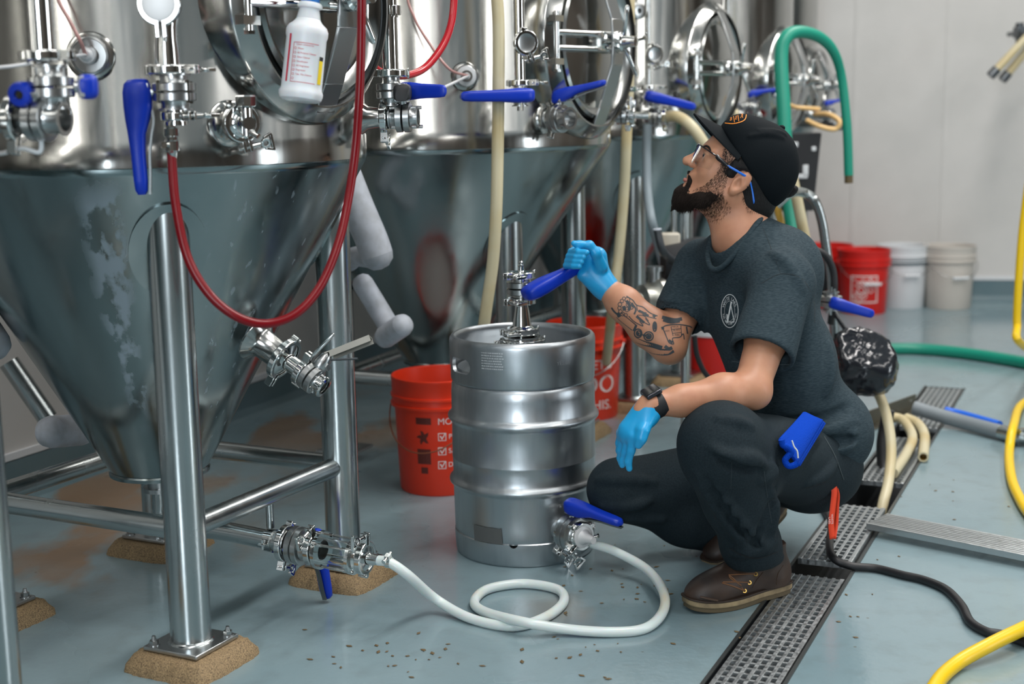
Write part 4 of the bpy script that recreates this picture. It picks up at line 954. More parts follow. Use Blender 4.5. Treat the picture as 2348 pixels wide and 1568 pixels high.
# ------------------------------------------------------------------ buckets
def bucket(c, label, mt, R=.150, h=.368, name='bucket', handle=None, water=None, group=None, lean=None, hz=.235):
    c = A(c[0], c[1], 0); b = thing(name, label, 'bucket', c, group); rb = R * .86; f = lambda z: rb + (R - rb - .006) * z / h
    m = MB(); o_ = [(.004, rb - .012), (0, rb - .004), (.006, rb)] + [(h - .095, f(h - .095)), (h - .093, f(h) + .008), (h - .085, f(h) + .009), (h - .083, f(h) + .002), (h - .066, f(h) + .002), (h - .064, f(h) + .008), (h - .057, f(h) + .008), (h - .055, f(h) + .003), (h - .012, f(h) + .005), (h - .010, R), (h - .002, R), (h, R - .003), (h - .004, R - .007), (.01, rb - .004), (.008, .001)]
    m.open_lathe([(.004, .001)] + o_, c, n=72); m.build('shell', mt, b)
    if handle is not None:
        ha, drop, grip, hm = handle; X = A(cos(ha), sin(ha), 0); Yd = A(sin(ha), -cos(ha), 0); zt = h - .072
        if Yd[1] > 0: Yd = -Yd
        pts = []
        for i in range(17):
            t = pi * i / 16; pts.append(c + X * cos(t) * (R + .006) + Yd * sin(t) * (R + .012) + Zv * (zt - drop * sin(t)))
        m = MB(); m.tube(pts, .0022, 8, 3); m.build('wire_handle', hm, b)
        if grip: m = MB(); m.cyl(pts[7] + (pts[7] - pts[8]) * .6, pts[9] + (pts[9] - pts[8]) * .6, .0085, n=14); m.build('grip', M_white, b)
        for s in (-1, 1): m = MB(); m.cyl(c + X * s * (f(zt) - .002) + Zv * zt, c + X * s * (R + .012) + Zv * zt, .009, n=12); m.build('handle_ear', mt, b)
    if water is not None:
        m = MB(); m.open_lathe([(water, .001), (water, f(water) - .003)], c, n=48); m.build('water', mat('cloudy_water', (.42, .36, .34), .04), b)
    return b, (lambda z: f(z) + .0010)
M_wire = mat('wire_grey', (.30, .30, .30), .35, 1)
c1 = fl(998, 1139); c1 = A(c1[0] + .012, c1[1] + .128, 0)
b1, f1 = bucket(c1, 'orange red bucket of pale liquid at the left of the keg, checkboxes on its side', M_bucket, handle=(radians(160), .15, False, mat('rusty_wire', (.25, .08, .04), .5, .5)), water=.30)
aM, _ = pang(c1, .142, 1000, 990)
for i, y in enumerate((968, 1003, 1036, 1068)):
    a_, z_ = pang(c1, .142, 1003, y)
    if i == 0: wrap_text('MORE', .029, a_, z_, f1, b1, 'white_lettering', M_print, c1, align='LEFT')
    else:
        V = []; F = []; s_ = .0125; w_ = .0022
        V = [(.002, -s_), (.002 + 2 * s_, -s_), (.002 + 2 * s_, s_), (.002, s_), (.002 + w_, -s_ + w_), (.002 + 2 * s_ - w_, -s_ + w_), (.002 + 2 * s_ - w_, s_ - w_), (.002 + w_, s_ - w_)]
        F = [[0, 1, 5, 4], [1, 2, 6, 5], [2, 3, 7, 6], [3, 0, 4, 7]]
        V += [(.007, .002), (.010, .005), (.014, -.003), (.014, -.009), (.026, .011), (.0235, .0125)]; F += [[8, 11, 10, 9], [11, 12, 13, 10]]
        curved(V, F, a_, z_, f1, b1, 'checkbox', M_print, c1)
        wrap_text(('POWER', 'SAVING', 'DOING')[i - 1], .022, a_ + .035 / .14, z_, f1, b1, 'white_lettering', M_print, c1, align='LEFT')
ML = mat('dark_red_print', (.10, .012, .006), .5)
for (px, y, w, h) in ((970, 966, .050, .021), (971, 1048, .044, .048), (972, 1080, .022, .020)):
    a_, z_ = pang(c1, .140, px, y); curved([(x, yy) for yy in (-h / 2, h / 2) for x in np.linspace(-w / 2, w / 2, 4)], [[0, 1, 5, 4], [1, 2, 6, 5], [2, 3, 7, 6]], a_, z_, f1, b1, 'dark_label_print', ML, c1)
a_, z_ = pang(c1, .140, 970, 1004)
V = [(0, 0)]; n_ = 16
for i in range(n_): r_ = .018 + .007 * ((i * 7) % 3 - 1); V.append((cos(2 * pi * i / n_) * r_ * .95, sin(2 * pi * i / n_) * r_))
curved(V, [[0, 1 + i, 1 + (i + 1) % n_] for i in range(n_)], a_, z_, f1, b1, 'dark_label_print', ML, c1)
a_, z_ = pang(c1, .145, 930, 1030)
wrap_text('* * * * * *', .010, a_, z_, f1, b1, 'side_print', mat('pale_pink_print', (.55, .18, .15), .5), c1)
c2 = fl(1345, 966); c2 = A(c2[0], c2[1] + .125, 0)
b2, f2 = bucket(c2, 'orange red bucket with large white slogan, behind the keg under the tattooed arm', M_bucket, handle=(radians(168), .12, True, M_wire))
for txt, y, s_, x_ in (("LET'S", 838, .052, 1376), ('DO', 884, .095, 1376), ('THIS.', 931, .052, 1376)):
    a_, z_ = pang(c2, .142, x_, y); wrap_text(txt, s_, a_, z_, f2, b2, 'white_lettering', M_print, c2)
c3 = fl(1990, 722); c3 = A(c3[0] + .0, c3[1] + .12, 0)
b3, f3 = bucket(c3, 'red bucket with white square logo print, in front at the back wall', mat('bright_red_plastic', (.62, .012, .008), .4), handle=(radians(185), .12, True, M_wire))
a_, z_ = pang(c3, .14, 1982, 664); S_ = .078; w_ = .007
sq = [(-S_, -S_), (S_, -S_), (S_, S_), (-S_, S_), (-S_ + w_, -S_ + w_), (S_ - w_, -S_ + w_), (S_ - w_, S_ - w_), (-S_ + w_, S_ - w_)]
def subdiv_sq(V, F, k=6):
    return V, F
seg = []; Fq = []
for (xa, ya), (xb, yb) in (((-S_, -S_), (S_, -S_)), ((S_, -S_), (S_, S_)), ((S_, S_), (-S_, S_)), ((-S_, S_), (-S_, -S_))):
    n_ = 10
    for i in range(n_):
        p = A(xa + (xb - xa) * i / n_, ya + (yb - ya) * i / n_); q = A(xa + (xb - xa) * (i + 1) / n_, ya + (yb - ya) * (i + 1) / n_); nn = nrm(A(-(q - p)[1], (q - p)[0])) * w_
        k0 = len(seg); seg += [tuple(p), tuple(q), tuple(q + nn), tuple(p + nn)]; Fq.append([k0, k0 + 1, k0 + 2, k0 + 3])
curved(seg, Fq, a_, z_, f3, b3, 'logo_frame', M_print, c3)
for txt, off, s_ in (('THE', (-.030, .038), .040), ('HOME', (-.006, .006), .058), ('DEPOT', (.022, -.030), .050)):
    V, F = text_mesh(txt, s_); ca, sa = cos(radians(42)), sin(radians(42))
    curved([(v[0] * ca - v[1] * sa + off[0] * .7, v[0] * sa + v[1] * ca + off[1] * .8) for v in V], F, a_, z_, f3, b3, 'logo_lettering', M_print, c3)
c4 = at(1905, 700, 8.15)
bucket((c4[0] - .01, c3[1] + .30), 'plain red bucket half hidden behind the logo bucket at the wall', MATS['bright_red_plastic'])
c5 = fl(2072, 705); bucket((c5[0], c5[1] + .05), 'white bucket with a dark band, between the red and the beige buckets', M_white, handle=(radians(185), .1, True, M_wire))
bk = bpy.data.objects['bucket.004'] if 'bucket.004' in bpy.data.objects else None
m = MB(); cc5 = A(c5[0], c5[1] + .05, 0); m.lathe([(.262, .1445), (.262, .1475), (.292, .1485), (.292, .1445)], cc5, n=60, closed=True); m.build('dark_band', mat('dark_band_print', (.06, .10, .12), .5), bk)
c6 = fl(2184, 709); bucket((c6[0], c6[1] + .09), 'beige white bucket standing alone at the right by the wall base', mat('beige_white_plastic', (.56, .52, .47), .45), handle=(radians(188), .11, True, M_wire))
c7 = fl(1640, 868); b7, _ = bucket((c7[0], c7[1] + .05), 'red bucket glimpsed between the tattooed elbow and the shirt', MATS['bright_red_plastic'])
m = MB(); m.lathe([(.20, .142), (.20, .146), (.235, .147), (.235, .142)], A(c7[0], c7[1] + .05, 0), n=60, closed=True); m.build('white_band', M_white, b7)

# ------------------------------------------------------------------ spray bottle hanging on the door
M_bot = mat('frosted_white_bottle', (.74, .77, .80), .38, Subsurface_Weight=.3, Subsurface_Scale=.02)
bb = at(688, 232, 2.84); ax = nrm(at(712, 0, 2.86) - bb); sb = thing('spray_bottle', 'frosted white spray bottle with red print hanging on the oval door handle', 'spray bottle', bb)
m = MB(); rbt = .0445
prof = [(0, .001), (.0, .036), (.004, .042), (.012, .0445), (.018, .0445), (.024, .0415), (.030, .0412), (.125, .0405), (.132, .0425), (.142, .0425), (.150, .0385), (.162, .030), (.172, .0255)]
for i in range(9): z = .174 + i * .0040; r_ = .0250 - i * .0005; prof += [(z, r_), (z + .0012, r_ - .0012), (z + .0028, r_ - .0012)]
prof += [(.2115, .0205), (.214, .0245), (.222, .0255), (.230, .0235), (.233, .019), (.236, .001)]
prof = [(z if z < .15 else .15 + (z - .15) * .58, r) for z, r in prof]
m.lathe(prof, bb, ax, 48); m.build('bottle', M_bot, sb)
m = MB(); cap = bb + ax * .198; m.lathe([(0, .018), (.002, .019), (.020, .018), (.021, .012)], cap, ax, 24); m.build('blue_collar', mat('blue_cap', (.02, .16, .50), .4), sb)
m = MB(); h0 = cap + ax * .022; m.loft([(h0 + A(-.03, 0, .0), A(0, .010, 0), A(0, 0, .010)), (h0 + A(.0, 0, .008), A(0, .011, 0), A(0, 0, .014)), (h0 + A(.035, 0, .012), A(0, .009, 0), A(0, 0, .009)), (h0 + A(.05, 0, .012), A(0, .006, 0), A(0, 0, .006))], 16, 3); m.build('spray_head', M_black, sb)
Xb = nrm(np.cross(A(0, 1, 0), ax)) ; Xb = nrm(np.cross(ax, A(0, -1, 0))) ; Xb = Xb if Xb[0] > 0 else -Xb
Fb = nrm(np.cross(Xb, ax)); Fb = Fb if Fb[1] < 0 else -Fb
def bwrap(V, F, x0, z0, name, mt, r_=.0418):
    W_ = []
    for x, y, *_ in V:
        a = (x0 + x) / r_; W_.append(bb + ax * (z0 + y) + Xb * sin(a) * r_ + Fb * cos(a) * r_)
    m = MB(); m.raw(W_, F); m.build(name, mt, sb, smooth=False)
M_rp = mat('red_print', (.55, .02, .05), .5); M_yp = mat('yellow_print', (.85, .62, .02), .5)
bwrap([(x, y) for y in (-.045, .050) for x in (-.0025, .0025)], [[0, 1, 3, 2]], -.030, .079, 'red_stripe', M_rp)
V = []; F = []
def rect(x, y, w, h): k = len(V); V.extend([(x - w / 2, y - h / 2), (x + w / 2, y - h / 2), (x + w / 2, y + h / 2), (x - w / 2, y + h / 2)]); F.append([k, k + 1, k + 2, k + 3])
for i in range(8): rect(-.026 + .0066 * i + .0033 + .003, .112 - .078, .0066, .001); rect(-.026 + .0066 * i + .0033 + .003, .112, .0066, .001)
rect(-.023, .073, .001, .078)
for i in range(8):
    yy = .100 - i * .0085; cx_ = -.0185
    for j in range(10):
        a, b = 2 * pi * j / 10, 2 * pi * (j + 1) / 10; k = len(V)
        V.extend([(cx_ + cos(a) * .0026, yy + sin(a) * .0026), (cx_ + cos(b) * .0026, yy + sin(b) * .0026), (cx_ + cos(b) * .0019, yy + sin(b) * .0019), (cx_ + cos(a) * .0019, yy + sin(a) * .0019)]); F.append([k, k + 1, k + 2, k + 3])
bwrap(V, F, .004, .0, 'red_label_frame', M_rp)
for i, tx in enumerate(('Water', 'All Purpose Cleaner', 'Glass Cleaner', 'Disinfectant', 'All Degreaser', 'Degreaser', 'Tub, Tile Cleaner')):
    a_, f_ = text_mesh(tx, .0048, 'LEFT'); bwrap(a_, f_, -.0095, .100 - i * .0085, 'red_label_text', M_rp)
a_, f_ = text_mesh('Check contents for', .0046, 'LEFT'); bwrap(a_, f_, -.013, .1080, 'red_label_text', M_rp)
bwrap([(x, y) for y in (-.027, .027) for x in (-.006, 0, .006)], [[0, 1, 4, 3], [1, 2, 5, 4]], .0455, .062, 'yellow_label', M_yp); bwrap([(x, y) for y in (-.004, .004) for x in (-.006, 0, .006)], [[0, 1, 4, 3], [1, 2, 5, 4]], .0455, .086, 'black_label_strip', M_black, .042)

# ------------------------------------------------------------------ insulated pipes
def ins(pts, r, label, Y=None):
    m = MB(); m.tube(pts, r, 24, 6); P_ = cr(pts, 6)
    for e, d in ((P_[0], P_[0] - P_[1]), (P_[-1], P_[-1] - P_[-2])): m.lathe([(0, r), (r * .45, r * .88), (r * .8, r * .5), (r * .9, .001)], e, nrm(d), 24)
    o = m.build('insulated_pipe', M_foam); tag(o, label, 'insulated pipe'); return o
ins([at(790, 400, 3.98), at(822, 480, 3.98), at(850, 545, 3.98), at(864, 585, 3.98)], .048, 'thick white insulated pipe slanting down between the first and second tanks')
ins([at(855, 592, 4.02), at(818, 588, 4.08), at(800, 600, 4.15)], .030, 'short white insulated elbow below the thick slanting pipe')
ins([at(832, 650, 4.12), at(866, 705, 4.12), at(888, 742, 4.10)], .032, 'thin white insulated pipe leading down to the white capped sleeve')
ins([at(884, 772, 4.06), at(922, 746, 4.0)], .034, 'short fat white sleeve at the end of the thin slanting pipe')
ins([at(185, 985, 3.55), at(118, 990, 3.45)], .042, 'rounded white insulated pipe end poking out behind the cone at lower left')
ins([at(-60, 720, 3.2), at(-15, 790, 3.15)], .040, 'white insulated pipe end at the left edge beside the cone')
m = MB(); m.cyl(at(20, 830, 4.0), at(110, 960, 4.0), .030, n=20); o = m.build('grey_pipe', M_leg); tag(o, 'slanting grey pipe behind the cone at the left', 'pipe')

# ------------------------------------------------------------------ pump cart behind the man
cart = thing('pump_cart', 'steel pump cart with bent tube handle standing behind the kneeling man', 'cart', fl(1700, 900))
Yc = 4.75
m = MB(); m.tube([at(1780, 470, Yc - .1), at(1812, 443, Yc - .1), at(1842, 442, Yc), at(1868, 460, Yc), at(1884, 505, Yc), at(1893, 560, Yc), at(1902, 630, Yc), at(1912, 740, Yc), at(1920, 920, Yc)], .0165, 16, 6); m.build('bent_handle', M_leg, cart)
m = MB(); m.tube([at(1507, 527, Yc - .1), at(1520, 575, Yc - .1), at(1550, 600, Yc), at(1600, 612, Yc), at(1700, 620, Yc)], .0135, 14, 6); m.build('lower_handle', mat('black_tube', (.03, .035, .04), .4), cart)
m = MB(); m.lathe([(0, .0145), (.004, .0145)], at(1507, 527, Yc - .1), A(-.1, 0, 1), 14); m.build('tube_end', M_foam, cart)
m = MB(); m.loft([(at(1520, 600, Yc + .1), A(0, .10, 0), A(0, 0, .06)), (at(1600, 600, Yc + .1), A(0, .14, 0), A(0, 0, .085)), (at(1820, 615, Yc + .1), A(0, .14, 0), A(0, 0, .085)), (at(1880, 640, Yc + .1), A(0, .10, 0), A(0, 0, .06))], 24, 3); m.build('black_hood', M_black, cart)
for i, (px, pw) in enumerate(((1572, 0), (1860, 0), (1700, 0))):
    m = MB(); a = at(px, 640, Yc + (.1 if i < 2 else -.1)); b = A(a[0], a[1], .0); m.cyl(b, a, .016, n=14); m.build('leg', M_leg, cart)
m = MB(); c = at(1490, 688, Yc - .05); n_ = nrm(A(-.9, -.4, 0)); m.lathe([(-.26, .075), (-.10, .08), (-.095, .055), (-.05, .055), (-.045, .075), (-.02, .078), (0, .060), (.03, .055), (.04, .03), (.05, .03)], c, n_, 36); m.build('pump_head', mat('dull_cast_steel', (.42, .42, .38), .35, .9), cart)
m = MB(); m.cyl(c - n_ * .02 + Zv * .05, c - n_ * .02 + Zv * .11, .022, n=20); m.cyl(c - n_ * .02 + Zv * .10, c - n_ * .02 + Zv * .115, .03, n=20); m.build('pump_outlet', M_sat, cart)
for i, (x0_, x1_) in enumerate(((1545, 560), (1570, 545))):
    m = MB(); m.cyl(at(x0_, 620, Yc + .15), at(x0_ + 0, 470, Yc + .15), (.011, .008)[i], n=14); m.build('upright', M_leg, cart)
m = MB(); m.box(at(1535, 560, Yc + .1), (.07, .06, .08)); m.build('junction_box', mat('beige_box', (.50, .46, .38), .5), cart, bev=.006)
m = MB(); m.tube([at(1868, 572, Yc - .25), at(1895, 588, Yc - .25), at(1911, 625, Yc - .25), at(1912, 680, Yc - .25), at(1905, 740, Yc - .2)], .012, 12, 6); o = m.build('black_hose', M_blk); tag(o, 'black hose curling beside the steel cart handle, right of the shirt', 'hose')
vh = at(1905, 690, 4.4); valve(vh, Zv, A(0, -.4, 1), A(.93, -.25, -.26), 'valve with blue lever poking out right of the shirt, above the black bag', R=.02, L=.03, hs=.62)
m = MB(); m.tube([at(1592, 770, 4.6), at(1600, 820, 4.6), at(1625, 865, 4.6), at(1680, 900, 4.6)], .009, 12, 6); o = m.build('black_cable', M_blk); tag(o, 'thin black cable curving down behind the elbow', 'cable')
# crumpled black bag
def crumple(c, r, label):
    V = []; F = []; nu, nv = 40, 26; r3 = np.random.default_rng(5)
    dirs = [nrm(r3.normal(size=3)) for _ in range(26)]; ds = r3.uniform(.55, 1.0, 26)
    for j in range(nv + 1):
        ph = pi * j / nv
        for i in range(nu):
            th = 2 * pi * i / nu; d = A(sin(ph) * cos(th), sin(ph) * sin(th), cos(ph))
            s = min([q / max(.12, d @ n) for n, q in zip(dirs, ds) if d @ n > .12] + [1.0]); s = min(s, 1.1)
            s += .03 * sin(9 * th + 5 * ph) * sin(ph) + .02 * sin(17 * ph + 3 * th)
            V.append(c + d * s * A(*r))
    for j in range(nv):
        for i in range(nu): F.append([j * nu + i, (j + 1) * nu + i, (j + 1) * nu + (i + 1) % nu, j * nu + (i + 1) % nu])
    m = MB(); m.raw(V, F); o = m.build('plastic_bag', mat('glossy_black_plastic', (.012, .014, .018), .16, noise=18, bump=1.0, stretch=(1, 1, 1)), ang=180); tag(o, label, 'bag')
    return o
bag_ = crumple(at(1968, 838, 4.35), (.125, .10, .125), 'crumpled glossy black plastic bag behind the lower back of the shirt')
m = MB(); m.tube([at(1962, 800, 4.36), at(1945, 765, 4.40), at(1925, 735, 4.50), at(1914, 715, 4.60), at(1912, 700, 4.74)], .008, 10, 5); m.build('twisted_neck', MATS['glossy_black_plastic'], bag_)
# steel angle lying by the drain
m = MB(); a, b = fl(1770, 1050, .02), fl(2098, 928, .02); d_ = nrm(b - a); n_ = nrm(np.cross(d_, Zv)); a = a - d_ * .1
m.box((a + b) / 2 + Zv * .012, (np.linalg.norm(b - a), .005, .062), (d_, n_, Zv)); m.box((a + b) / 2 + n_ * .02 - Zv * .017, (np.linalg.norm(b - a), .045, .004), (d_, n_, Zv))
o = m.build('steel_angle', steel('tarnished_steel', (.26, .25, .21), .4, .05, (1, 1, 1), 8, .1), smooth=False); tag(o, 'tarnished steel angle bar resting across the drain behind the man', 'metal bar')
m = MB(); m.cyl(b - d_ * .04 + Zv * .022 + n_ * .002, b - d_ * .04 + Zv * .022 + n_ * .0045, .006, n=14); m.build('bolt_hole_rim', M_sat, o)
# black control panel with hose tangle
cp = at(1842, 380, 6.2); pn = thing('control_box', 'black box with white tags hanging behind the cap, above the cart handle', 'box', cp)
m = MB(); m.raw([cp + A(x, y, z) for x, y, z in ((-.075, -.02, .145), (.075, -.02, .145), (.045, -.02, -.20), (-.095, -.02, -.20), (-.075, .05, .145), (.075, .05, .145), (.045, .05, -.20), (-.095, .05, -.20))], [[0, 3, 2, 1], [4, 5, 6, 7], [0, 1, 5, 4], [1, 2, 6, 5], [2, 3, 7, 6], [3, 0, 4, 7]]); m.build('case', M_black, pn, smooth=False, bev=.004)
for x, z, w, h in ((-.045, .095, .03, .022), (.04, .075, .02, .02), (.005, -.02, .025, .05), (-.01, -.045, .05, .02)):
    m = MB(); m.box(cp + A(x, -.024, z), (w, .006, h)); m.build('white_tag', M_white, pn, bev=.003)
m = MB(); m.cyl(A(cp[0] - .02, cp[1] + .02, 0), cp + A(-.02, .02, -.19), .014, n=12); m.build('stand_post', M_leg, pn)
hose('cream_hose', mat('pale_orange_hose', (.70, .46, .20), .5), [(1868, 262, 6.3), (1900, 262, 6.2), (1925, 278, 6.15), (1915, 296, 6.15), (1880, 290, 6.15), (1850, 276, 6.2)], .011, 'pale orange hose loop hanging inside the green arch', 12)
hose('cream_hose', MATS['pale_orange_hose'], [(1808, 240, 6.3), (1825, 246, 6.25), (1850, 248, 6.25), (1878, 250, 6.3)], .010, 'short pale orange hose above the black box', 12)
hose('cream_hose', M_cream, [(1610, 266, 5.7), (1650, 262, 5.7), (1690, 262, 5.72)], .020, 'short horizontal cream hose stub just above the cap crown')
# wall rack hoses top right
wn = A(wrd[1], -wrd[0], 0)
wrk = thing('wall_rack', 'dark steel rack bracket on the back wall at the top right edge', 'rack', at(2345, 60, 7.75))
m = MB(); m.cyl(at(2338, 52, 7.72), at(2338, 98, 7.72), .022, n=16); m.box(at(2338, 74, 7.72), (.05, .07, .06)); m.cyl(at(2338, 74, 7.72), at(2400, 60, 7.72), .02, n=14); m.cyl(at(2338, 74, 7.72), at(2338, 74, 7.72) + A(.02, .22, 0), .014, n=12); m.build('bracket', M_dark, wrk, bev=.003)
for k, (a, b, lab) in enumerate((((2352, 88), (2280, 165), 'upper cream hose resting on the wall rack at the top right'), ((2360, 108), (2306, 174), 'lower cream hose resting on the wall rack at the top right'))):
    Yk = 7.62 + k * .06
    m = MB(); m.cyl(at(*b, Yk), at(*a, Yk) + (at(*a, Yk) - at(*b, Yk)) * .2, .022, n=16); o = m.build('cream_hose', M_cream); tag(o, lab, 'hose')
    q = at(*b, Yk); d_ = nrm(q - at(*a, Yk)); m = MB(); m.cyl(q - d_ * .02, q + d_ * .03, .026, n=16); m.build('end_fitting', M_dark, o)
# small spent grain flakes on the floor
m = MB(); r4 = random.Random(11)
for (px, py, n_, sx, sy) in ((1460, 1330, 34, 190, 120), (900, 1510, 26, 180, 50), (1700, 1500, 8, 60, 50), (1950, 1380, 14, 130, 90), (2150, 1130, 10, 130, 60), (1350, 1500, 16, 250, 40)):
    for _ in range(n_):
        P = fl(px + r4.gauss(0, sx * .55), min(1590, py + r4.gauss(0, sy * .55)), .0015); a = r4.uniform(0, pi); w = r4.uniform(.0025, .006); l = w * r4.uniform(1.2, 2.2)
        X = A(cos(a), sin(a), 0); Y_ = A(-sin(a), cos(a), 0)
        if 0 < (P - DR0) @ DRV < DW: continue
        m.raw([P + X * l, P + Y_ * w * .8 + X * .001, P - X * l * .8 - Y_ * .001, P - Y_ * w, P + Zv * .0012], [[0, 1, 4], [1, 2, 4], [2, 3, 4], [3, 0, 4]])
o = m.build('grain_flakes', mat('brown_flake', (.13, .085, .035), .6), smooth=False); tag(o, 'tiny brown grain flakes scattered over the wet floor', 'flakes', kind='stuff')
# ------------------------------------------------------------------ implicit surface modelling for the figure
class Field:
    def __init__(s, lo, hi, h):
        s.lo = np.array(lo, float); s.h = h; s.n = np.ceil((np.array(hi) - s.lo) / h).astype(int) + 1
        s.D = np.full(s.n, .5, np.float32)
    def sub(s, lo, hi, mg):
        a = np.clip(np.floor((np.array(lo) - mg - s.lo) / s.h).astype(int), 0, s.n - 1); b = np.clip(np.ceil((np.array(hi) + mg - s.lo) / s.h).astype(int) + 1, 1, s.n)
        sl = tuple(slice(a[i], max(b[i], a[i] + 1)) for i in range(3))
        g = [(s.lo[i] + s.h * np.arange(sl[i].start, sl[i].stop)).astype(np.float32) for i in range(3)]
        return sl, g[0][:, None, None], g[1][None, :, None], g[2][None, None, :]
    def comb(s, sl, d, k, op):
        A_ = s.D[sl]
        if op == 'sub': d = -d
        if op == 'add':
            if k <= 0: r = np.minimum(A_, d)
            else: hh = np.maximum(k - np.abs(A_ - d), 0) / k; r = np.minimum(A_, d) - hh * hh * k * .25
        else:
            if k <= 0: r = np.maximum(A_, d)
            else: hh = np.maximum(k - np.abs(A_ - d), 0) / k; r = np.maximum(A_, d) + hh * hh * k * .25
        s.D[sl] = r
    def cap(s, a, b, ra, rb=None, k=.02, op='add'):
        rb = ra if rb is None else rb; a = np.array(a, float); b = np.array(b, float); R = max(ra, rb)
        sl, X, Y, Z = s.sub(np.minimum(a, b) - R, np.maximum(a, b) + R, k + 3 * s.h)
        ba = b - a; L2 = ba @ ba + 1e-12
        px, py, pz = X - a[0], Y - a[1], Z - a[2]
        t = np.clip((px * ba[0] + py * ba[1] + pz * ba[2]) / L2, 0, 1)
        d = np.sqrt((px - ba[0] * t)**2 + (py - ba[1] * t)**2 + (pz - ba[2] * t)**2) - (ra + (rb - ra) * t)
        s.comb(sl, d, k, op); return s
    def ell(s, c, r, B=None, k=.02, op='add'):
        c = np.array(c, float); r = np.array(r, float); B = np.eye(3) if B is None else np.array(B, float)  # rows = axes
        e = np.sqrt(((B.T * r)**2).sum(1)); sl, X, Y, Z = s.sub(c - e, c + e, k + 3 * s.h)
        px, py, pz = X - c[0], Y - c[1], Z - c[2]
        q = [(px * B[i][0] + py * B[i][1] + pz * B[i][2]) for i in range(3)]
        k0 = np.sqrt(sum((q[i] / r[i])**2 for i in range(3))) + 1e-9; k1 = np.sqrt(sum((q[i] / r[i]**2)**2 for i in range(3))) + 1e-9
        d = k0 * (k0 - 1) / k1
        s.comb(sl, d.astype(np.float32), k, op); return s
    def chain(s, P, R, k=.02, op='add'):
        for i in range(len(P) - 1): s.cap(P[i], P[i + 1], R[i], R[i + 1], k, op)
        return s
    def plane(s, c, n, k=.002, box=None):  # keep the side where (p-c).n < 0
        c = np.array(c, float); n = nrm(n)
        lo, hi = (s.lo, s.lo + s.h * (s.n - 1)) if box is None else box
        sl, X, Y, Z = s.sub(lo, hi, 0)
        d = (X - c[0]) * n[0] + (Y - c[1]) * n[1] + (Z - c[2]) * n[2]
        s.comb(sl, d.astype(np.float32), k, 'int'); return s
    def mesh(s):
        D = s.D; I = D < 0; n = D.shape
        C = np.zeros((n[0] - 1, n[1] - 1, n[2] - 1), np.int8)
        for i in (0, 1):
            for j in (0, 1):
                for k in (0, 1): C += I[i:n[0] - 1 + i, j:n[1] - 1 + j, k:n[2] - 1 + k]
        act = (C > 0) & (C < 8); idx = np.argwhere(act); del C
        m = len(idx); ID = np.full(act.shape, -1, np.int32); ID[tuple(idx.T)] = np.arange(m)
        acc = np.zeros((m, 3)); cnt = np.zeros(m)
        for ax in range(3):
            for u in (0, 1):
                for v in (0, 1):
                    o = [0, 0, 0]; oa = [x for x in range(3) if x != ax]; o[oa[0]] = u; o[oa[1]] = v
                    p = idx + o; q = p.copy(); q[:, ax] += 1
                    a = D[tuple(p.T)]; b = D[tuple(q.T)]; mk = (a < 0) != (b < 0)
                    t = a[mk] / (a[mk] - b[mk]); w = p[mk].astype(float); w[:, ax] += t; acc[mk] += w; cnt[mk] += 1
        V = s.lo + s.h * acc / cnt[:, None]; F = []
        for ax in range(3):
            sl0 = [slice(None)] * 3; sl1 = [slice(None)] * 3; sl0[ax] = slice(0, n[ax] - 1); sl1[ax] = slice(1, n[ax])
            a = I[tuple(sl0)]; b = I[tuple(sl1)]; e = np.argwhere(a != b); sg = a[tuple(e.T)]
            oa = [x for x in range(3) if x != ax]
            ok = (e[:, oa[0]] > 0) & (e[:, oa[1]] > 0) & (e[:, oa[0]] < n[oa[0]] - 1) & (e[:, oa[1]] < n[oa[1]] - 1); e = e[ok]; sg = sg[ok]
            c = []
            for du, dv in ((-1, -1), (0, -1), (0, 0), (-1, 0)):
                q = e.copy(); q[:, oa[0]] += du; q[:, oa[1]] += dv; c.append(ID[tuple(q.T)])
            Q = np.stack(c, 1); flip = sg if ax != 1 else ~sg
            Q[~flip] = Q[~flip][:, ::-1]; F.append(Q)
        return V, np.concatenate(F)
def fieldobj(Fd, name, mt, parent=None, relax=1, ang=180, org=None):
    V, Q = Fd.mesh()
    for _ in range(relax):  # light smoothing
        S = np.zeros_like(V); c = np.zeros(len(V))
        for i in range(4):
            a, b = Q[:, i], Q[:, (i + 1) % 4]
            np.add.at(S, a, V[b]); np.add.at(c, a, 1); np.add.at(S, b, V[a]); np.add.at(c, b, 1)
        V = V * .5 + .5 * S / c[:, None]
    pv = np.array(WORLD[parent.name]) if parent is not None else (np.array(org) if org is not None else A(0, 0, 0))
    me = bpy.data.meshes.new(name); W_ = V - pv
    me.vertices.add(len(V)); me.vertices.foreach_set('co', W_.astype(np.float32).ravel())
    me.loops.add(Q.size); me.loops.foreach_set('vertex_index', Q.astype(np.int32).ravel())
    me.polygons.add(len(Q)); me.polygons.foreach_set('loop_start', np.arange(0, Q.size, 4, dtype=np.int32)); me.polygons.foreach_set('loop_total', np.full(len(Q), 4, np.int32))
    me.update(); me.validate(); me.materials.append(mt); me.shade_smooth()
    o = bpy.data.objects.new(name, me); COL.objects.link(o)
    if parent is not None: o.parent = parent
    else: o.location = pv
    WORLD[o.name] = pv
    return o, V, Q
from mathutils.bvhtree import BVHTree
def bvh(V, Q): return BVHTree.FromPolygons([tuple(v) for v in V], [tuple(int(i) for i in q) for q in Q])
def hit(T, px, py, off=.0008):
    d = nrm(ray(px, py)); r = T.ray_cast(Vector(EYE), Vector(d), 12)
    if r[0] is None: return None
    return np.array(r[0]) - d * off
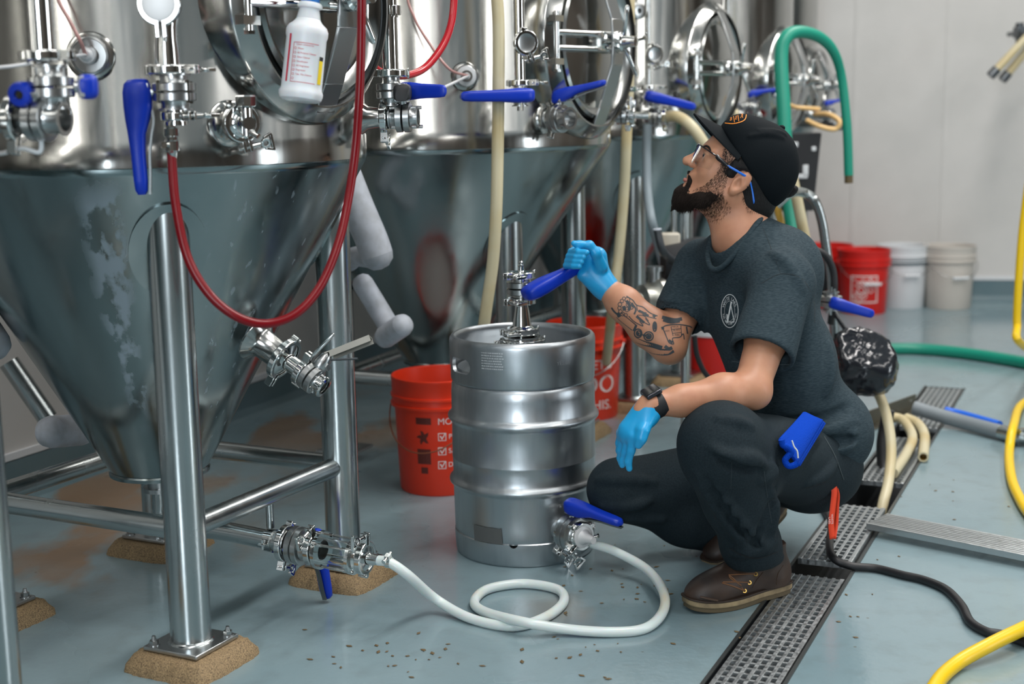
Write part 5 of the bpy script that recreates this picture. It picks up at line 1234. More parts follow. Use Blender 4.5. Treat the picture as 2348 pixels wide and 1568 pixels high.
def decal(T, V2, F2, name, mt, parent, off=.0009):
    P = [hit(T, x, y, off) for x, y in V2]; F = [f for f in F2 if all(P[i] is not None for i in f)]
    P = [p if p is not None else EYE for p in P]
    # drop faces that jump in depth
    G = []
    for f in F:
        ys = [P[i][1] for i in f]
        if max(ys) - min(ys) < .035: G.append(f)
    used = sorted({i for f in G for i in f}); mp = {u: i for i, u in enumerate(used)}
    if not G: return None
    m = MB(); m.raw([P[i] for i in used], [[mp[i] for i in f] for f in G]); return m.build(name, mt, parent, smooth=False)
def strokes(T, L, name, mt, parent, off=.0008, w=1.6):
    V = []; F = []
    for st in L:
        if isinstance(st, tuple): pts, ww = st
        else: pts, ww = st, w
        P = cr([A(*p) for p in pts], 5) if len(pts) > 2 else [A(*pts[0]) + (A(*pts[1]) - A(*pts[0])) * t for t in np.linspace(0, 1, 6)]
        for i, p in enumerate(P):
            t = nrm(P[min(i + 1, len(P) - 1)] - P[max(i - 1, 0)]); n = A(-t[1], t[0]) * ww / 2
            V += [tuple(p + n), tuple(p - n)]
            if i: k = len(V); F.append([k - 4, k - 3, k - 1, k - 2])
    return decal(T, V, F, name, mt, parent, off)

# ------------------------------------------------------------------ the man
M_skin = mat('skin', (.52, .255, .150), .48, noise=22, col2=(.43, .19, .11), thr=(.35, .75), bump=.12, Subsurface_Weight=.12, Subsurface_Scale=.01)
M_shirt = mat('dark_heather_shirt', (.018, .032, .041), .9, noise=90, col2=(.036, .055, .066), stretch=(1, 1, 6), thr=(.35, .65), bump=.25, Specular_IOR_Level=.2)
M_pants = mat('charcoal_trousers', (.0095, .0165, .0215), .8, noise=260, col2=(.015, .025, .031), bump=.12, Specular_IOR_Level=.18)
M_glove = mat('sky_blue_nitrile', (.012, .33, .66), .36, noise=60, bump=.25, Subsurface_Weight=.08, Subsurface_Scale=.01)
M_hair = mat('black_hair', (.007, .006, .006), .6, Specular_IOR_Level=.3, noise=240, bump=.9, stretch=(1, 1, .4))
M_beard = mat('dark_brown_beard', (.011, .0065, .0045), .75, Specular_IOR_Level=.2, noise=260, bump=1.0)
M_cap = mat('black_cap_fabric', (.0035, .0060, .0080), .8, noise=400, bump=.25, Specular_IOR_Level=.12)
J = dict(
    pel=at(1850, 1050, 3.56), hipL=at(1850, 1065, 3.46), hipR=at(1812, 1060, 3.66), kneeL=at(1655, 1022, 3.08), ankL=at(1742, 1318, 3.215),
    kneeR=at(1418, 1122, 3.48), ankR=at(1712, 1246, 3.62), chest=at(1738, 690, 3.53), belly=at(1792, 850, 3.53), neck=at(1702, 520, 3.52),
    shL=at(1795, 655, 3.345), shR=at(1610, 612, 3.70), elL=at(1722, 893, 3.17), wrL=at(1492, 930, 3.09), elR=at(1532, 792, 3.56), wrR=at(1386, 655, 3.63))
side = nrm((J['shL'] - J['shR']) * A(1, 1, 0)); frontd = nrm(np.cross(Zv, side)); frontd = frontd if frontd[0] < 0 else -frontd
HEADC = at(1694, 412, 3.53)          # between the ears
tilt = radians(29); yaw = radians(4)
hx = A(-cos(yaw) * cos(tilt), sin(yaw) * cos(tilt), sin(tilt)); hy = A(-sin(yaw), -cos(yaw), 0)   # face forward, towards his left (camera)
hz = nrm(np.cross(hx, hy)); hz = hz if hz[2] > 0 else -hz
HB = np.array([hx, hy, hz])
H = lambda x, y, z: HEADC + hx * x + hy * y + hz * z
man = thing('person', 'crouching bearded man in black cap and blue gloves, gripping the keg valve lever', 'person', A(J['pel'][0], J['pel'][1], 0))
# body: one continuous mesh
Fb_ = Field((.12, 2.95, -.01), (1.02, 3.86, 1.27), .0042)
k = .03
Fb_.ell(H(.002, 0, .042), (.101, .076, .088), HB, k).ell(H(.044, 0, -.030), (.070, .060, .084), HB, .03).ell(H(.062, 0, .045), (.052, .060, .045), HB, .03)
H0 = H; H = lambda x, y, z: H0(x + .016, y, z)
for s_ in (-1, 1):
    Fb_.cap(H(-.002, s_ * .052, -.050), H(.070, s_ * .018, -.098), .020, .018, .03)
    Fb_.ell(H(.062, s_ * .036, -.018), (.024, .024, .026), HB, .02)
    Fb_.cap(H(.094, s_ * .012, .034), H(.076, s_ * .050, .030), .0095, .008, .012)
    Fb_.ell(H(.096, s_ * .033, .014), (.014, .017, .012), HB, .012, 'sub')
    Fb_.ell(H(.083, s_ * .033, .013), (.0122, .0128, .0125), HB, .003)
    Fb_.cap(H(.090, s_ * .024, .019), H(.088, s_ * .044, .017), .0062, .0050, .004); Fb_.cap(H(.0885, s_ * .024, .0045), H(.087, s_ * .043, .005), .0058, .0050, .004)
Fb_.cap(H(.078, 0, -.092), H(.082, 0, -.100), .024, .020, .03)
Fb_.chain([H(.092, 0, .030), H(.104, 0, .006), H(.122, 0, -.020)], [.0095, .0105, .0130], .010)
for s_ in (-1, 1): Fb_.ell(H(.109, s_ * .0135, -.022), (.011, .0075, .009), HB, .006); Fb_.ell(H(.116, s_ * .0070, -.031), (.005, .0035, .0045), HB, .002, 'sub')
Fb_.cap(H(.094, -.020, -.046), H(.094, .020, -.046), .009, .009, .012)
Fb_.cap(H(.098, -.014, -.052), H(.098, .014, -.052), .0062, .0062, .006); Fb_.cap(H(.095, -.014, -.064), H(.095, .014, -.064), .0068, .0068, .006)
Fb_.cap(H(.104, -.018, -.058), H(.104, .018, -.058), .0018, .0018, .003, 'sub')
NB = J['neck']
H = H0
Fb_.cap(H(-.030, 0, -.045), NB + A(.005, 0, .0), .060, .064, .035)
Fb_.cap(H(.010, 0, -.075), NB + frontd * .035 - Zv * .02, .040, .046, .03)
# ears
for s_ in (-1, 1):
    e = H(.000, s_ * .078, -.006); er = nrm(hz * .93 + hx * -.35)
    Bx = np.array([nrm(hx * .93 + hz * .33), hy, er])
    Fb_.ell(e, (.020, .008, .034), Bx, .004).ell(e - hz * .024 + hx * .006, (.011, .008, .013), Bx, .006)
    Fb_.ell(e + hy * s_ * .009 + hx * .004 - hz * .001, (.0115, .009, .019), Bx, .003, 'sub')
    Fb_.cap(e + hy * s_ * .005 + hx * .002 + hz * .012, e + hy * s_ * .004 - hx * .004 - hz * .006, .0035, .003, .003)
# torso, arms and legs
SB = np.array([side, frontd, Zv])
Fb_.ell(J['chest'], (.150, .100, .17), SB, .05).ell(J['belly'], (.135, .105, .16), SB, .05).ell(J['pel'], (.14, .11, .11), SB, .05)
Fb_.cap(NB - Zv * .03, J['shL'] - side * .03, .050, .048, .04).cap(NB - Zv * .03, J['shR'] + side * .03, .050, .048, .04)
def arm(Fd, a, b, c, rs, k=.022): Fd.chain([a, (a + b) / 2, b], rs[:3], k).chain([b, b + (c - b) * .28, b + (c - b) * .7, c], rs[2:6], k)
arm(Fb_, J['shL'], J['elL'], J['wrL'], (.056, .049, .041, .0455, .034, .0265)); arm(Fb_, J['shR'], J['elR'], J['wrR'], (.056, .046, .044, .0510, .0435, .0270))
Fb_.cap(J['elL'] + A(.012, 0, -.008), J['elL'] + A(.004, 0, -.004), .034, .034, .02)
Fb_.cap(J['elR'] + A(.01, 0, -.012), J['elR'], .032, .032, .02)
for s_ in 'LR': Fb_.chain([J['hip' + s_], J['knee' + s_], J['ank' + s_] * .82 + J['knee' + s_] * .18], [.080, .052, .036], .03)
# forearm ends run into the gloves
Fb_.cap(J['wrL'], J['wrL'] + nrm(J['wrL'] - J['elL']) * .02 - Zv * .012, .0262, .024, .02); Fb_.cap(J['wrR'], J['wrR'] + nrm(J['wrR'] - J['elR']) * .02, .0262, .024, .02)
body, BV, BQ = fieldobj(Fb_, 'body', M_skin, man, 1)
TB = bvh(BV, BQ); del Fb_
# shirt
Fs = Field((.30, 3.10, .15), (1.02, 3.90, 1.02), .0044)
Fs.ell(J['chest'] + Zv * .01, (.182, .118, .205), SB, .06).ell(J['belly'] - frontd * .004, (.162, .130, .19), SB, .06)
hem = at(1868, 985, 3.55)
Fs.ell(hem, (.170, .142, .135), SB, .07)
Fs.cap(NB - Zv * .055 + A(.012, 0, 0), J['shL'] - side * .01, .070, .066, .05).cap(NB - Zv * .055, J['shR'] + side * .01, .066, .064, .05)
bk_ = at(1800, 600, 3.58); Fs.ell(bk_ - Zv * .02, (.13, .08, .11), SB, .06)
aL = J['shL']; dL = nrm(J['elL'] - aL); Fs.cap(aL - dL * .01, aL + dL * .225, .072, .080, .045)
aR = J['shR']; dR = nrm(J['elR'] - aR); Fs.cap(aR, aR + dR * .185, .068, .068, .04)
# sleeve ends
def cutbox(c, r): return (c - r, c + r)
e = aL + dL * .205; Fs.plane(e, dL, .004, cutbox(e + dL * .07, .105))
e2 = aR + dR * .150; Fs.plane(e2, nrm(dR), .004, cutbox(e2 + dR * .065, .075))
Fs.cap(aR, aR + dR * .148, .066, .070, .02)
# hollow the sleeve mouths
Fs.cap(aL + dL * .175, aL + dL * .30, .066, .070, .004, 'sub'); Fs.cap(aR + dR * .125, aR + dR * .26, .056, .060, .004, 'sub')
# neck opening
Fs.cap(NB - Zv * .012 + frontd * .030, NB + nrm(H(-.03, 0, -.05) - NB) * .12 + frontd * .020, .066, .085, .008, 'sub')
def folds(Fd, T_, L, r, k, op='add', dpt=.0):
    for pts, rr in L:
        P = [hit(T_, x, y, -dpt) for x, y in pts]; P = [p for p in P if p is not None]
        P = [p for i, p in enumerate(P) if i == 0 or abs(p[1] - P[i - 1][1]) < .10]
        if len(P) > 1:
            Pc = cr(P, 3) if len(P) > 2 else P; n = len(Pc)
            for i in range(n - 1):
                if abs(Pc[i][1] - Pc[i + 1][1]) > .02 or np.linalg.norm(Pc[i] - Pc[i + 1]) > .05: continue
                w0 = sin(pi * (i + .3) / n) ; w1 = sin(pi * (i + 1.3) / n); Fd.cap(Pc[i], Pc[i + 1], max(.002, rr * abs(w0)), max(.002, rr * abs(w1)), k, op)
V0, Q0 = Fs.mesh(); T0_ = bvh(V0, Q0)
shirt_folds = [([(1560, 560), (1575, 640), (1590, 720)], .010), ([(1618, 590), (1622, 700), (1612, 800)], .008), ([(1640, 860), (1720, 930), (1830, 960)], .010), ([(1850, 720), (1872, 790), (1850, 860)], .005),
               ([(1955, 900), (1890, 935), (1830, 940)], .010), ([(1925, 800), (1870, 870), (1820, 890)], .009), ([(1960, 965), (1900, 985), (1850, 980)], .009), ([(1700, 600), (1730, 660), (1720, 720)], .007),
               ([(1770, 580), (1800, 600), (1840, 660), (1865, 720)], .005), ([(1680, 740), (1740, 790), (1800, 800)], .008), ([(1700, 800), (1760, 830), (1810, 820)], .006), ([(1640, 640), (1650, 740), (1640, 830)], .008), ([(1900, 790), (1905, 850), (1895, 900)], .005), ([(1960, 990), (1940, 1020), (1900, 1030)], .011)]
folds(Fs, T0_, shirt_folds, .01, .022)
folds(Fs, T0_, [([(1600, 620), (1605, 700), (1600, 780)], .006), ([(1838, 640), (1860, 740), (1845, 850)], .007), ([(1950, 930), (1890, 960), (1800, 965)], .007), ([(1660, 650), (1668, 740), (1660, 850)], .005), ([(1800, 820), (1790, 860), (1760, 900)], .006), ([(1870, 1010), (1920, 1015), (1960, 1005)], .006)], .01, .02, 'sub', -.003)
shirt, SV, SQ = fieldobj(Fs, 't_shirt', M_shirt, man, 3); TS = bvh(SV, SQ); del Fs
# trousers
Fp = Field((.18, 2.92, -.01), (1.02, 3.86, .62), .0048)
Fp.ell(J['pel'] - Zv * .015, (.165, .135, .125), SB, .06)
Fp.cap(J['hipL'], J['kneeL'], .112, .088, .06).cap(J['hipR'], J['kneeR'], .102, .075, .06)
Fp.cap(J['kneeL'] + A(.0, 0, .005), J['kneeL'] - Zv * .03, .084, .080, .05)
kl = J['kneeL']; al = J['ankL']; Fp.chain([kl, kl + (al - kl) * .4, kl + (al - kl) * .75, al + Zv * .015], [.080, .073, .062, .058], .05)
kr_ = J['kneeR']; ar = J['ankR']; Fp.chain([kr_, kr_ + (ar - kr_) * .5, ar], [.066, .068, .060], .05)
Fp.cap(J['hipL'] * .55 + kl * .45, kl * .75 + al * .25, .070, .060, .05)
cf = at(1736, 1276, 3.205); Fp.plane(cf - Zv * .012, nrm(A(.10, 0, -1)), .003, (cf + A(-.12, -.12, -.14), cf + A(.12, .12, .03)))
cu = cf + Zv * .004; Fp.ell(cu, (.0640, .0640, .024), None, .006)
Fp.plane(cf - Zv * .012, nrm(A(.10, 0, -1)), .004, (cf + A(-.12, -.12, -.14), cf + A(.12, .12, .03)))
Fp.cap(cf - Zv * .06, cf - Zv * .0, .052, .056, .003, 'sub')
V0, Q0 = Fp.mesh(); T0_ = bvh(V0, Q0)
tf = [([(1632, 1025), (1665, 1050), (1720, 1052), (1755, 1070)], .013), ([(1745, 1050), (1768, 1080), (1745, 1100)], .012), ([(1700, 1010), (1780, 1060), (1790, 1090)], .010), ([(1600, 1090), (1640, 1160), (1700, 1240)], .008), ([(1640, 1120), (1700, 1200), (1760, 1260)], .008),
      ([(1760, 1110), (1775, 1160), (1770, 1230)], .009), ([(1800, 990), (1870, 1040), (1915, 1075)], .006), ([(1370, 1100), (1420, 1098), (1500, 1104)], .008), ([(1380, 1160), (1450, 1160), (1490, 1148)], .007), ([(1440, 1060), (1520, 1050), (1580, 1052)], .009), ([(1450, 1085), (1530, 1090), (1600, 1082)], .008),
      ([(1680, 1270), (1720, 1262), (1780, 1240)], .008), ([(1660, 1180), (1700, 1230), (1700, 1270)], .007), ([(1400, 1185), (1480, 1190), (1600, 1200)], .006), ([(1720, 950), (1790, 980), (1830, 1030)], .008), ([(1850, 1110), (1890, 1090), (1915, 1060)], .008), ([(1650, 960), (1720, 975), (1780, 1030)], .006)]
folds(Fp, T0_, tf, .01, .020)
folds(Fp, T0_, [([(1640, 1042), (1680, 1066), (1740, 1075)], .008), ([(1620, 1100), (1680, 1190), (1740, 1250)], .006), ([(1780, 1120), (1760, 1180), (1730, 1240)], .006)], .01, .018, 'sub', -.002)
pants, PV, PQ = fieldobj(Fp, 'trousers', M_pants, man, 1); TP = bvh(PV, PQ); del Fp
# ------------------------------------------------------------------ head parts
Fh = Field(HEADC - .20, HEADC + .20, .0028)
sc = Fh
sc.ell(H(-.012, 0, .036), (.098, .081, .086), HB, .02).ell(H(-.050, 0, -.022), (.058, .064, .070), HB, .03).cap(H(-.060, .0, -.04), H(-.066, 0, -.085), .052, .042, .03)
sc.cap(H(.034, .064, .030), H(.036, .062, .002), .010, .006, .02).cap(H(.034, -.064, .030), H(.036, -.062, .002), .010, .006, .02)
for s_ in (-1, 1): sc.ell(H(.004, s_ * .082, -.010), (.030, .016, .040), HB, .004, 'sub')
sc.plane(H(.046, 0, 0), hx, .006).plane(H(.0, 0, -.058), nrm(-hz * .8 + hx * .75), .012)
fieldobj(sc, 'hair', M_hair, man, 1)
bun = Field(HEADC - .22, HEADC + .22, .0032); c = at(1800, 440, 3.56)
bun.ell(c, (.028, .022, .016), None, .01).ell(c + A(-.03, 0, -.006), (.018, .018, .012), None, .01).ell(c + A(.02, -.01, .008), (.012, .01, .010), None, .01); fieldobj(bun, 'hair_bun', M_hair, man, 1)
H = lambda x, y, z: H0(x + .016, y, z)
# beard: a shell over jaw, chin and upper lip
Fd = Field(HEADC - .20, HEADC + .20, .0026)
for s_ in (-1, 1):
    Fd.cap(H(.010, s_ * .058, -.052), H(.046, s_ * .046, -.088), .0115, .017, .02).cap(H(.046, s_ * .044, -.088), H(.082, s_ * .014, -.110), .018, .022, .02)
    Fd.cap(H(.090, s_ * .024, -.056), H(.088, s_ * .026, -.082), .0040, .0085, .010)
    Fd.cap(H(.1040, s_ * .005, -.0430), H(.0975, s_ * .022, -.052), .0046, .0044, .006).cap(H(.0975, s_ * .022, -.052), H(.0935, s_ * .027, -.070), .0040, .0042, .006)
Fd.cap(H(.088, 0, -.100), H(.086, 0, -.122), .024, .020, .02).cap(H(.098, 0, -.080), H(.096, 0, -.095), .0075, .016, .01)
rb_ = np.random.default_rng(4)
for _ in range(260):
    s_ = rb_.choice((-1, 1)); t = rb_.random()
    p = H(.030 + t * .068, s_ * (.060 - t * .050), -.070 - t * .046 + rb_.normal() * .010); q = p + nrm(hx * .3 - hz * .8 + rb_.normal(size=3) * .5) * .013
    Fd.cap(p, q, .005, .0016, .004)
beard, BeV, BeQ = fieldobj(Fd, 'beard', M_beard, man, 0); TBe = bvh(BeV, BeQ)
# stubble hairs and sideburn wisps
def hairs(T, pts, L, name, mt, wdt=.00040, dirf=None):
    m = MB(); r5 = np.random.default_rng(9)
    V = []; F = []
    for (px, py) in pts:
        p = hit(T, px, py, .0)
        if p is None: continue
        d = nrm((dirf if dirf is not None else -hz) + r5.normal(size=3) * .45 + A(0, -.35, 0)); l = L * r5.uniform(.5, 1.3); s = nrm(np.cross(d, ray(px, py))) * wdt
        k_ = len(V); V += [p - s, p + s, p + d * l * .6 + s * .6, p + d * l * .6 - s * .6, p + d * l + A(0, 0, -.001)]; F += [[k_, k_ + 1, k_ + 2, k_ + 3], [k_ + 3, k_ + 2, k_ + 4]]
    if not V: print('NOHAIR', name); return
    m.raw(V, F); return m.build(name, mt, man, smooth=False, kind='stuff')
r6 = random.Random(2); pts = []
def scatter(poly, n):
    xs = [p[0] for p in poly]; ys = [p[1] for p in poly]; out = []
    while len(out) < n:
        x, y = r6.uniform(min(xs), max(xs)), r6.uniform(min(ys), max(ys)); c = False; j = len(poly) - 1
        for i in range(len(poly)):
            if (poly[i][1] > y) != (poly[j][1] > y) and x < (poly[j][0] - poly[i][0]) * (y - poly[i][1]) / (poly[j][1] - poly[i][1]) + poly[i][0]: c = not c
            j = i
        if c: out.append((x, y))
    return out
pts = scatter([(1654, 372), (1674, 378), (1664, 430), (1640, 436), (1600, 445), (1590, 435), (1620, 420), (1642, 400)], 1000) + scatter([(1600, 445), (1660, 430), (1662, 470), (1640, 500), (1610, 490)], 900) + scatter([(1615, 480), (1665, 455), (1680, 480), (1650, 510), (1625, 510)], 250) + scatter([(1700, 450), (1730, 445), (1745, 490), (1715, 485)], 350)
hairs(TB, pts, .0070, 'stubble_hairs', M_beard, .00026)
hairs(TBe, scatter([(1548, 440), (1562, 430), (1590, 445), (1640, 430), (1664, 440), (1668, 470), (1620, 495), (1570, 492), (1545, 470)], 3600), .012, 'beard_hairs', M_beard, .00045)
hairs(TBe, scatter([(1566, 400), (1578, 398), (1586, 425), (1576, 432), (1568, 420)], 300), .006, 'moustache_hairs', M_beard)
hairs(TB, scatter([(1660, 340), (1700, 350), (1728, 400), (1705, 388), (1680, 392), (1662, 400), (1655, 372)], 900) + scatter([(1712, 425), (1740, 440), (1765, 480), (1740, 490), (1715, 460)], 700), .007, 'side_hairs', M_hair, .0005)
for s_ in (-1, 1):
    P = []
    for y_, z_ in ((.016, .031), (.026, .035), (.038, .035), (.048, .031), (.055, .026)):
        r_ = TB.ray_cast(Vector(H0(.30, s_ * y_, z_)), Vector(-hx), .4)
        if r_[0] is not None: P.append(np.array(r_[0]) + hx * .0006)
    m = MB(); m.tube(P, lambda t: .0008 + .0021 * sin(pi * min(1, .15 + t * .8)), 8, 5); m.build('eyebrow', M_hair, man)
m = MB()
for s_ in (-1, 1):
    m.lathe([(-.012, .001), (-.009, .0085), (0, .0115), (.006, .0102), (.0102, .0055), (.0118, .0005)], H(.0850, s_ * .033, .013), nrm(hx + hy * s_ * .1), 20)
m.build('eyes', mat('eye_white', (.65, .60, .56), .2), man)
m = MB()
for s_ in (-1, 1): m.lathe([(.0085, .0068), (.0108, .0060), (.0124, .003), (.0128, .0003)], H(.0850, s_ * .033, .013), nrm(hx + hy * s_ * .1), 20)
m.build('irises', mat('dark_iris', (.02, .010, .006), .1), man)
m = MB()
for s_ in (-1, 1):
    m.tube([H(.0945, s_ * .020, .0150), H(.0965, s_ * .030, .0195), H(.0925, s_ * .044, .0160)], .0020, 8, 6)
m.build('upper_eyelids', M_skin, man)
m = MB(); m.loft([(H(.0975, -.020, -.0635), hx * .003, hz * .002), (H(.1035, -.008, -.0645), hx * .0045, hz * .005), (H(.1035, .008, -.0645), hx * .0045, hz * .005), (H(.0975, .020, -.0635), hx * .003, hz * .002)], 12, 2, interp=4); m.build('lower_lip', mat('lip', (.42, .14, .11), .4), man)
# ear lining tone
H = H0
# ------------------------------------------------------------------ cap
cap = thing('cap_pivot', '', '', (0, 0, 0)); bpy.data.objects.remove(cap)
ct_ = nrm(hz * .95 + hx * .30); cxv = nrm(hx - ct_ * (hx @ ct_)); cyv = hy
Fc = Field(HEADC - .24, HEADC + .24, .0034)
CB = np.array([cxv, cyv, ct_]); cc0 = H(-.020, 0, .042)
Fc.ell(H(-.014, 0, .062), (.110, .088, .104), HB, .01).ell(H(.050, 0, .100), (.054, .062, .052), HB, .03).ell(H(-.070, 0, .030), (.056, .070, .075), HB, .03)
bp0 = H(.104, 0, .090); bp1 = H(-.111, 0, -.030); pn_ = nrm(np.cross(bp1 - bp0, hy)); pn_ = pn_ if pn_ @ hz < 0 else -pn_
Fc.plane(bp0, pn_, .005)
Fc.ell(H(-.002, 0, .040), (.100, .078, .086), HB, .003, 'sub')
folds_c = [([(1740, 300), (1775, 302), (1800, 308)], .004), ([(1720, 312), (1760, 308), (1795, 316)], .0035)]
V0, Q0 = Fc.mesh(); folds(Fc, bvh(V0, Q0), folds_c, .004, .010)
capo, CV, CQ = fieldobj(Fc, 'cap', M_cap, man, 1); TC = bvh(CV, CQ)
# brim: curved plate
V = []; F = []; nu, nv = 22, 9
for t_ in (0, 1):
    for i in range(nu + 1):
        a = -1 + 2 * i / nu
        for j in range(nv + 1):
            b = j / nv; ex = .078 * (1 - abs(a)**2.6) + .002
            V.append(H(.102 - .070 * a * a + ex * b, a * (.080 + .004 * b), .097 - .044 * a * a - .004 * b - .006 * b * a * a - (.0035 if t_ else 0)))
n1 = (nu + 1) * (nv + 1)
for i in range(nu):
    for j in range(nv):
        q = [i * (nv + 1) + j, (i + 1) * (nv + 1) + j, (i + 1) * (nv + 1) + j + 1, i * (nv + 1) + j + 1]
        F.append(q); F.append([n1 + x for x in q][::-1])
for i in range(nu): F.append([i * (nv + 1) + nv, (i + 1) * (nv + 1) + nv, n1 + (i + 1) * (nv + 1) + nv, n1 + i * (nv + 1) + nv])
for e_ in (0, nu):
    for j in range(nv): F.append([e_ * (nv + 1) + j, e_ * (nv + 1) + j + 1, n1 + e_ * (nv + 1) + j + 1, n1 + e_ * (nv + 1) + j])
m = MB(); m.raw(V, F); m.build('brim', M_cap, capo)
p = hit(TC, 1802, 306, 0)
m = MB(); q = H(-.030, 0, .1655); m.lathe([(-.004, .009), (.002, .008), (.005, .004), (.0055, .0005)], q, ct_, 14); m.build('cap_button', M_cap, capo)
M_or = mat('orange_embroidery', (.75, .24, .02), .6)
strokes(TC, [([(1662, 282), (1684, 283), (1707, 275), (1712, 259)], 1.8), ([(1682, 266), (1684, 280)], 1.2), ([(1692, 262), (1694, 278)], 1.2)], 'cap_patch_outline', M_or, capo, .0012)
for ch_, x_, y_, s_ in (('B', 1676, 273, 12), ('E', 1688, 270, 13), ('R', 1701, 266, 15)):
    V_, F_ = text_mesh(ch_, s_); ca, sa = cos(radians(14)), sin(radians(14)); decal(TC, [(x_ + v[0] * .8 * ca + v[1] * .18, y_ - v[1] * .9 - v[0] * .15) for v in V_], F_, 'cap_lettering', M_or, capo, .0012)
# ------------------------------------------------------------------ safety glasses
H = lambda x, y, z: H0(x + .014 * min(1, max(0, (x + .01) / .07)), y, z)
gl_ = MB()
def lens(s_):
    V = []; F = []; nu, nv = 10, 8
    for t_ in (0, 1):
        for i in range(nu + 1):
            for j in range(nv + 1):
                u, v = i / nu, j / nv; top_ = .030; bot = -.014 - .006 * sin(pi * min(1, u * 1.1)); th_ = .12 + u * 1.33
                z = top_ - u * .006 + (bot - top_ + u * .006) * v
                x = .060 + .058 * cos(th_) ; y = s_ * (.004 + .066 * sin(th_) * 1.0)
                V.append(H(x + (.0 if t_ else .0015), y, z))
    n1 = (nu + 1) * (nv + 1)
    for i in range(nu):
        for j in range(nv): q = [i * (nv + 1) + j, (i + 1) * (nv + 1) + j, (i + 1) * (nv + 1) + j + 1, i * (nv + 1) + j + 1]; F.append(q); F.append([n1 + x for x in q][::-1])
    return V, F
gl = None
m = MB()
for s_ in (-1, 1):
    P = [H(.060 + .058 * cos(  .12 + u * 1.33) + .001, s_ * (.004 + .066 * sin(  .12 + u * 1.33)), .031 - u * .006) for u in np.linspace(0, 1, 9)]
    m.tube(P, .0020, 8, 2)
    e = P[-1]; m.loft([(e + hx * .004, hy * .003, hz * .005), (H(.064, s_ * .074, .022), hy * .0025, hz * .006), (H(.036, s_ * .081, .016), hy * .0022, hz * .0032)], 10, 2.5)
m.tube([H(.118, -.012, .028), H(.120, 0, .024), H(.118, .012, .028)], .0024, 8, 4)
gl = m.build('safety_glasses', mat('black_gloss_plastic', (.008, .008, .010), .2), man)
for s_ in (-1, 1): V, F = lens(s_); m = MB(); m.raw(V, F); m.build('lens', mat('clear_lens', (.90, .92, .93), .03, Transmission_Weight=1.0, IOR=1.12), gl)
for s_ in (-1, 1):
    m = MB(); m.loft([(H(.040, s_ * .0805, .017), hy * .0018, hz * .0026), (H(.010, s_ * .085, .016), hy * .0018, hz * .003), (H(-.012, s_ * .0795, .013), hy * .0018, hz * .003), (H(-.030, s_ * .0775, -.003), hy * .0018, hz * .003), (H(-.050, s_ * .079, -.028), hy * .002, hz * .0038), (H(-.054, s_ * .078, -.033), hy * .001, hz * .002)], 10, 2.5, interp=4); m.build('blue_temple', mat('blue_temple', (.01, .14, .62), .35), gl)
H = H0
# ------------------------------------------------------------------ shirt details
cl = NB + Zv * .0
P_ = []
Nd = nrm(H(-.03, 0, -.05) - NB)
m = MB(); col_px = [(1600, 522), (1614, 556), (1640, 590), (1668, 600), (1700, 588), (1735, 548), (1757, 505)]
cp_ = [hit(TS, x, y, .001) for x, y in col_px]; cp_ = [p for p in cp_ if p is not None]
# collar rib as a ring sitting on the neck opening
X_, Y_, Z_ = basis(Nd, frontd); c0_ = NB - Zv * .004 + frontd * .025
hh = []; aa_ = []
for i in range(48):
    a = 2 * pi * i / 48; d = X_ * cos(a) + Y_ * sin(a)
    r_ = TS.ray_cast(Vector(c0_ + Nd * .16 + d * .076), Vector(-Nd), .4)
    if r_[0] is not None: hh.append((np.array(r_[0]) - c0_) @ Nd); aa_.append(a)
aa_ = np.array(aa_); Mx = np.stack([np.ones_like(aa_), np.cos(aa_), np.sin(aa_), np.cos(2 * aa_), np.sin(2 * aa_)], 1); co = np.linalg.lstsq(Mx, np.array(hh), rcond=None)[0]
Rg = []
for i in range(48):
    a = 2 * pi * i / 48; Rg.append(c0_ + (X_ * cos(a) + Y_ * sin(a)) * .0735 + Nd * (co @ [1, cos(a), sin(a), cos(2 * a), sin(2 * a)] - .001))
m.tube(Rg, .0075, 10, 2, closed=True); m.build('collar', M_shirt, shirt)
M_seam = mat('seam_thread', (.085, .115, .125), .9)
strokes(TS, [([(1678, 828), (1730, 835), (1813, 836)], 1.2)], 'sleeve_stitching', M_seam, shirt, .0006)
strokes(TS, [([(1745, 650), (1790, 628), (1840, 640), (1866, 690), (1868, 740)], 1.8), ([(1748, 520), (1765, 560), (1790, 628)], 1.2)], 'shoulder_seam', mat('seam_dark', (.012, .02, .025), .9), shirt, .0006)
# round white chest print
LC = (1673, 713); ex, ey = 19.5, 38.0; M_lg = mat('white_chest_print', (.72, .74, .74), .7)
ring = []
for q in (1.0, ): ring.append(([(LC[0] + ex * cos(a), LC[1] + ey * sin(a)) for a in np.linspace(0, 2 * pi, 25)], 1.5))
ring.append(([(LC[0] + ex * .60 * cos(a), LC[1] + ey * .60 * sin(a)) for a in np.linspace(0, 2 * pi, 25)], .5))
strokes(TS, ring, 'logo_ring', M_lg, shirt, .0012)
def circ_text(txt, rad, a0, a1, size, flip):
    for i, ch_ in enumerate(txt):
        if ch_ == ' ': continue
        a = a0 + (a1 - a0) * i / max(1, len(txt) - 1); V_, F_ = text_mesh(ch_, size); V2 = []
        for v in V_:
            x, y = v[0], v[1]
            if not flip: u = (rad + y) * sin(a) + x * cos(a); w = (rad + y) * cos(a) - x * sin(a)
            else: u = (rad - y) * sin(a) - x * cos(a); w = (rad - y) * cos(a) + x * sin(a)
            V2.append((LC[0] + u * ex, LC[1] - w * ey))
        decal(TS, V2, F_, 'logo_lettering', M_lg, shirt, .0013)
circ_text('WHITE LABS', .76, -1.10, 1.10, .30, False)
circ_text('PURE YEAST & FERMENTATION', .78, -1.85 , -4.43, .20, True)
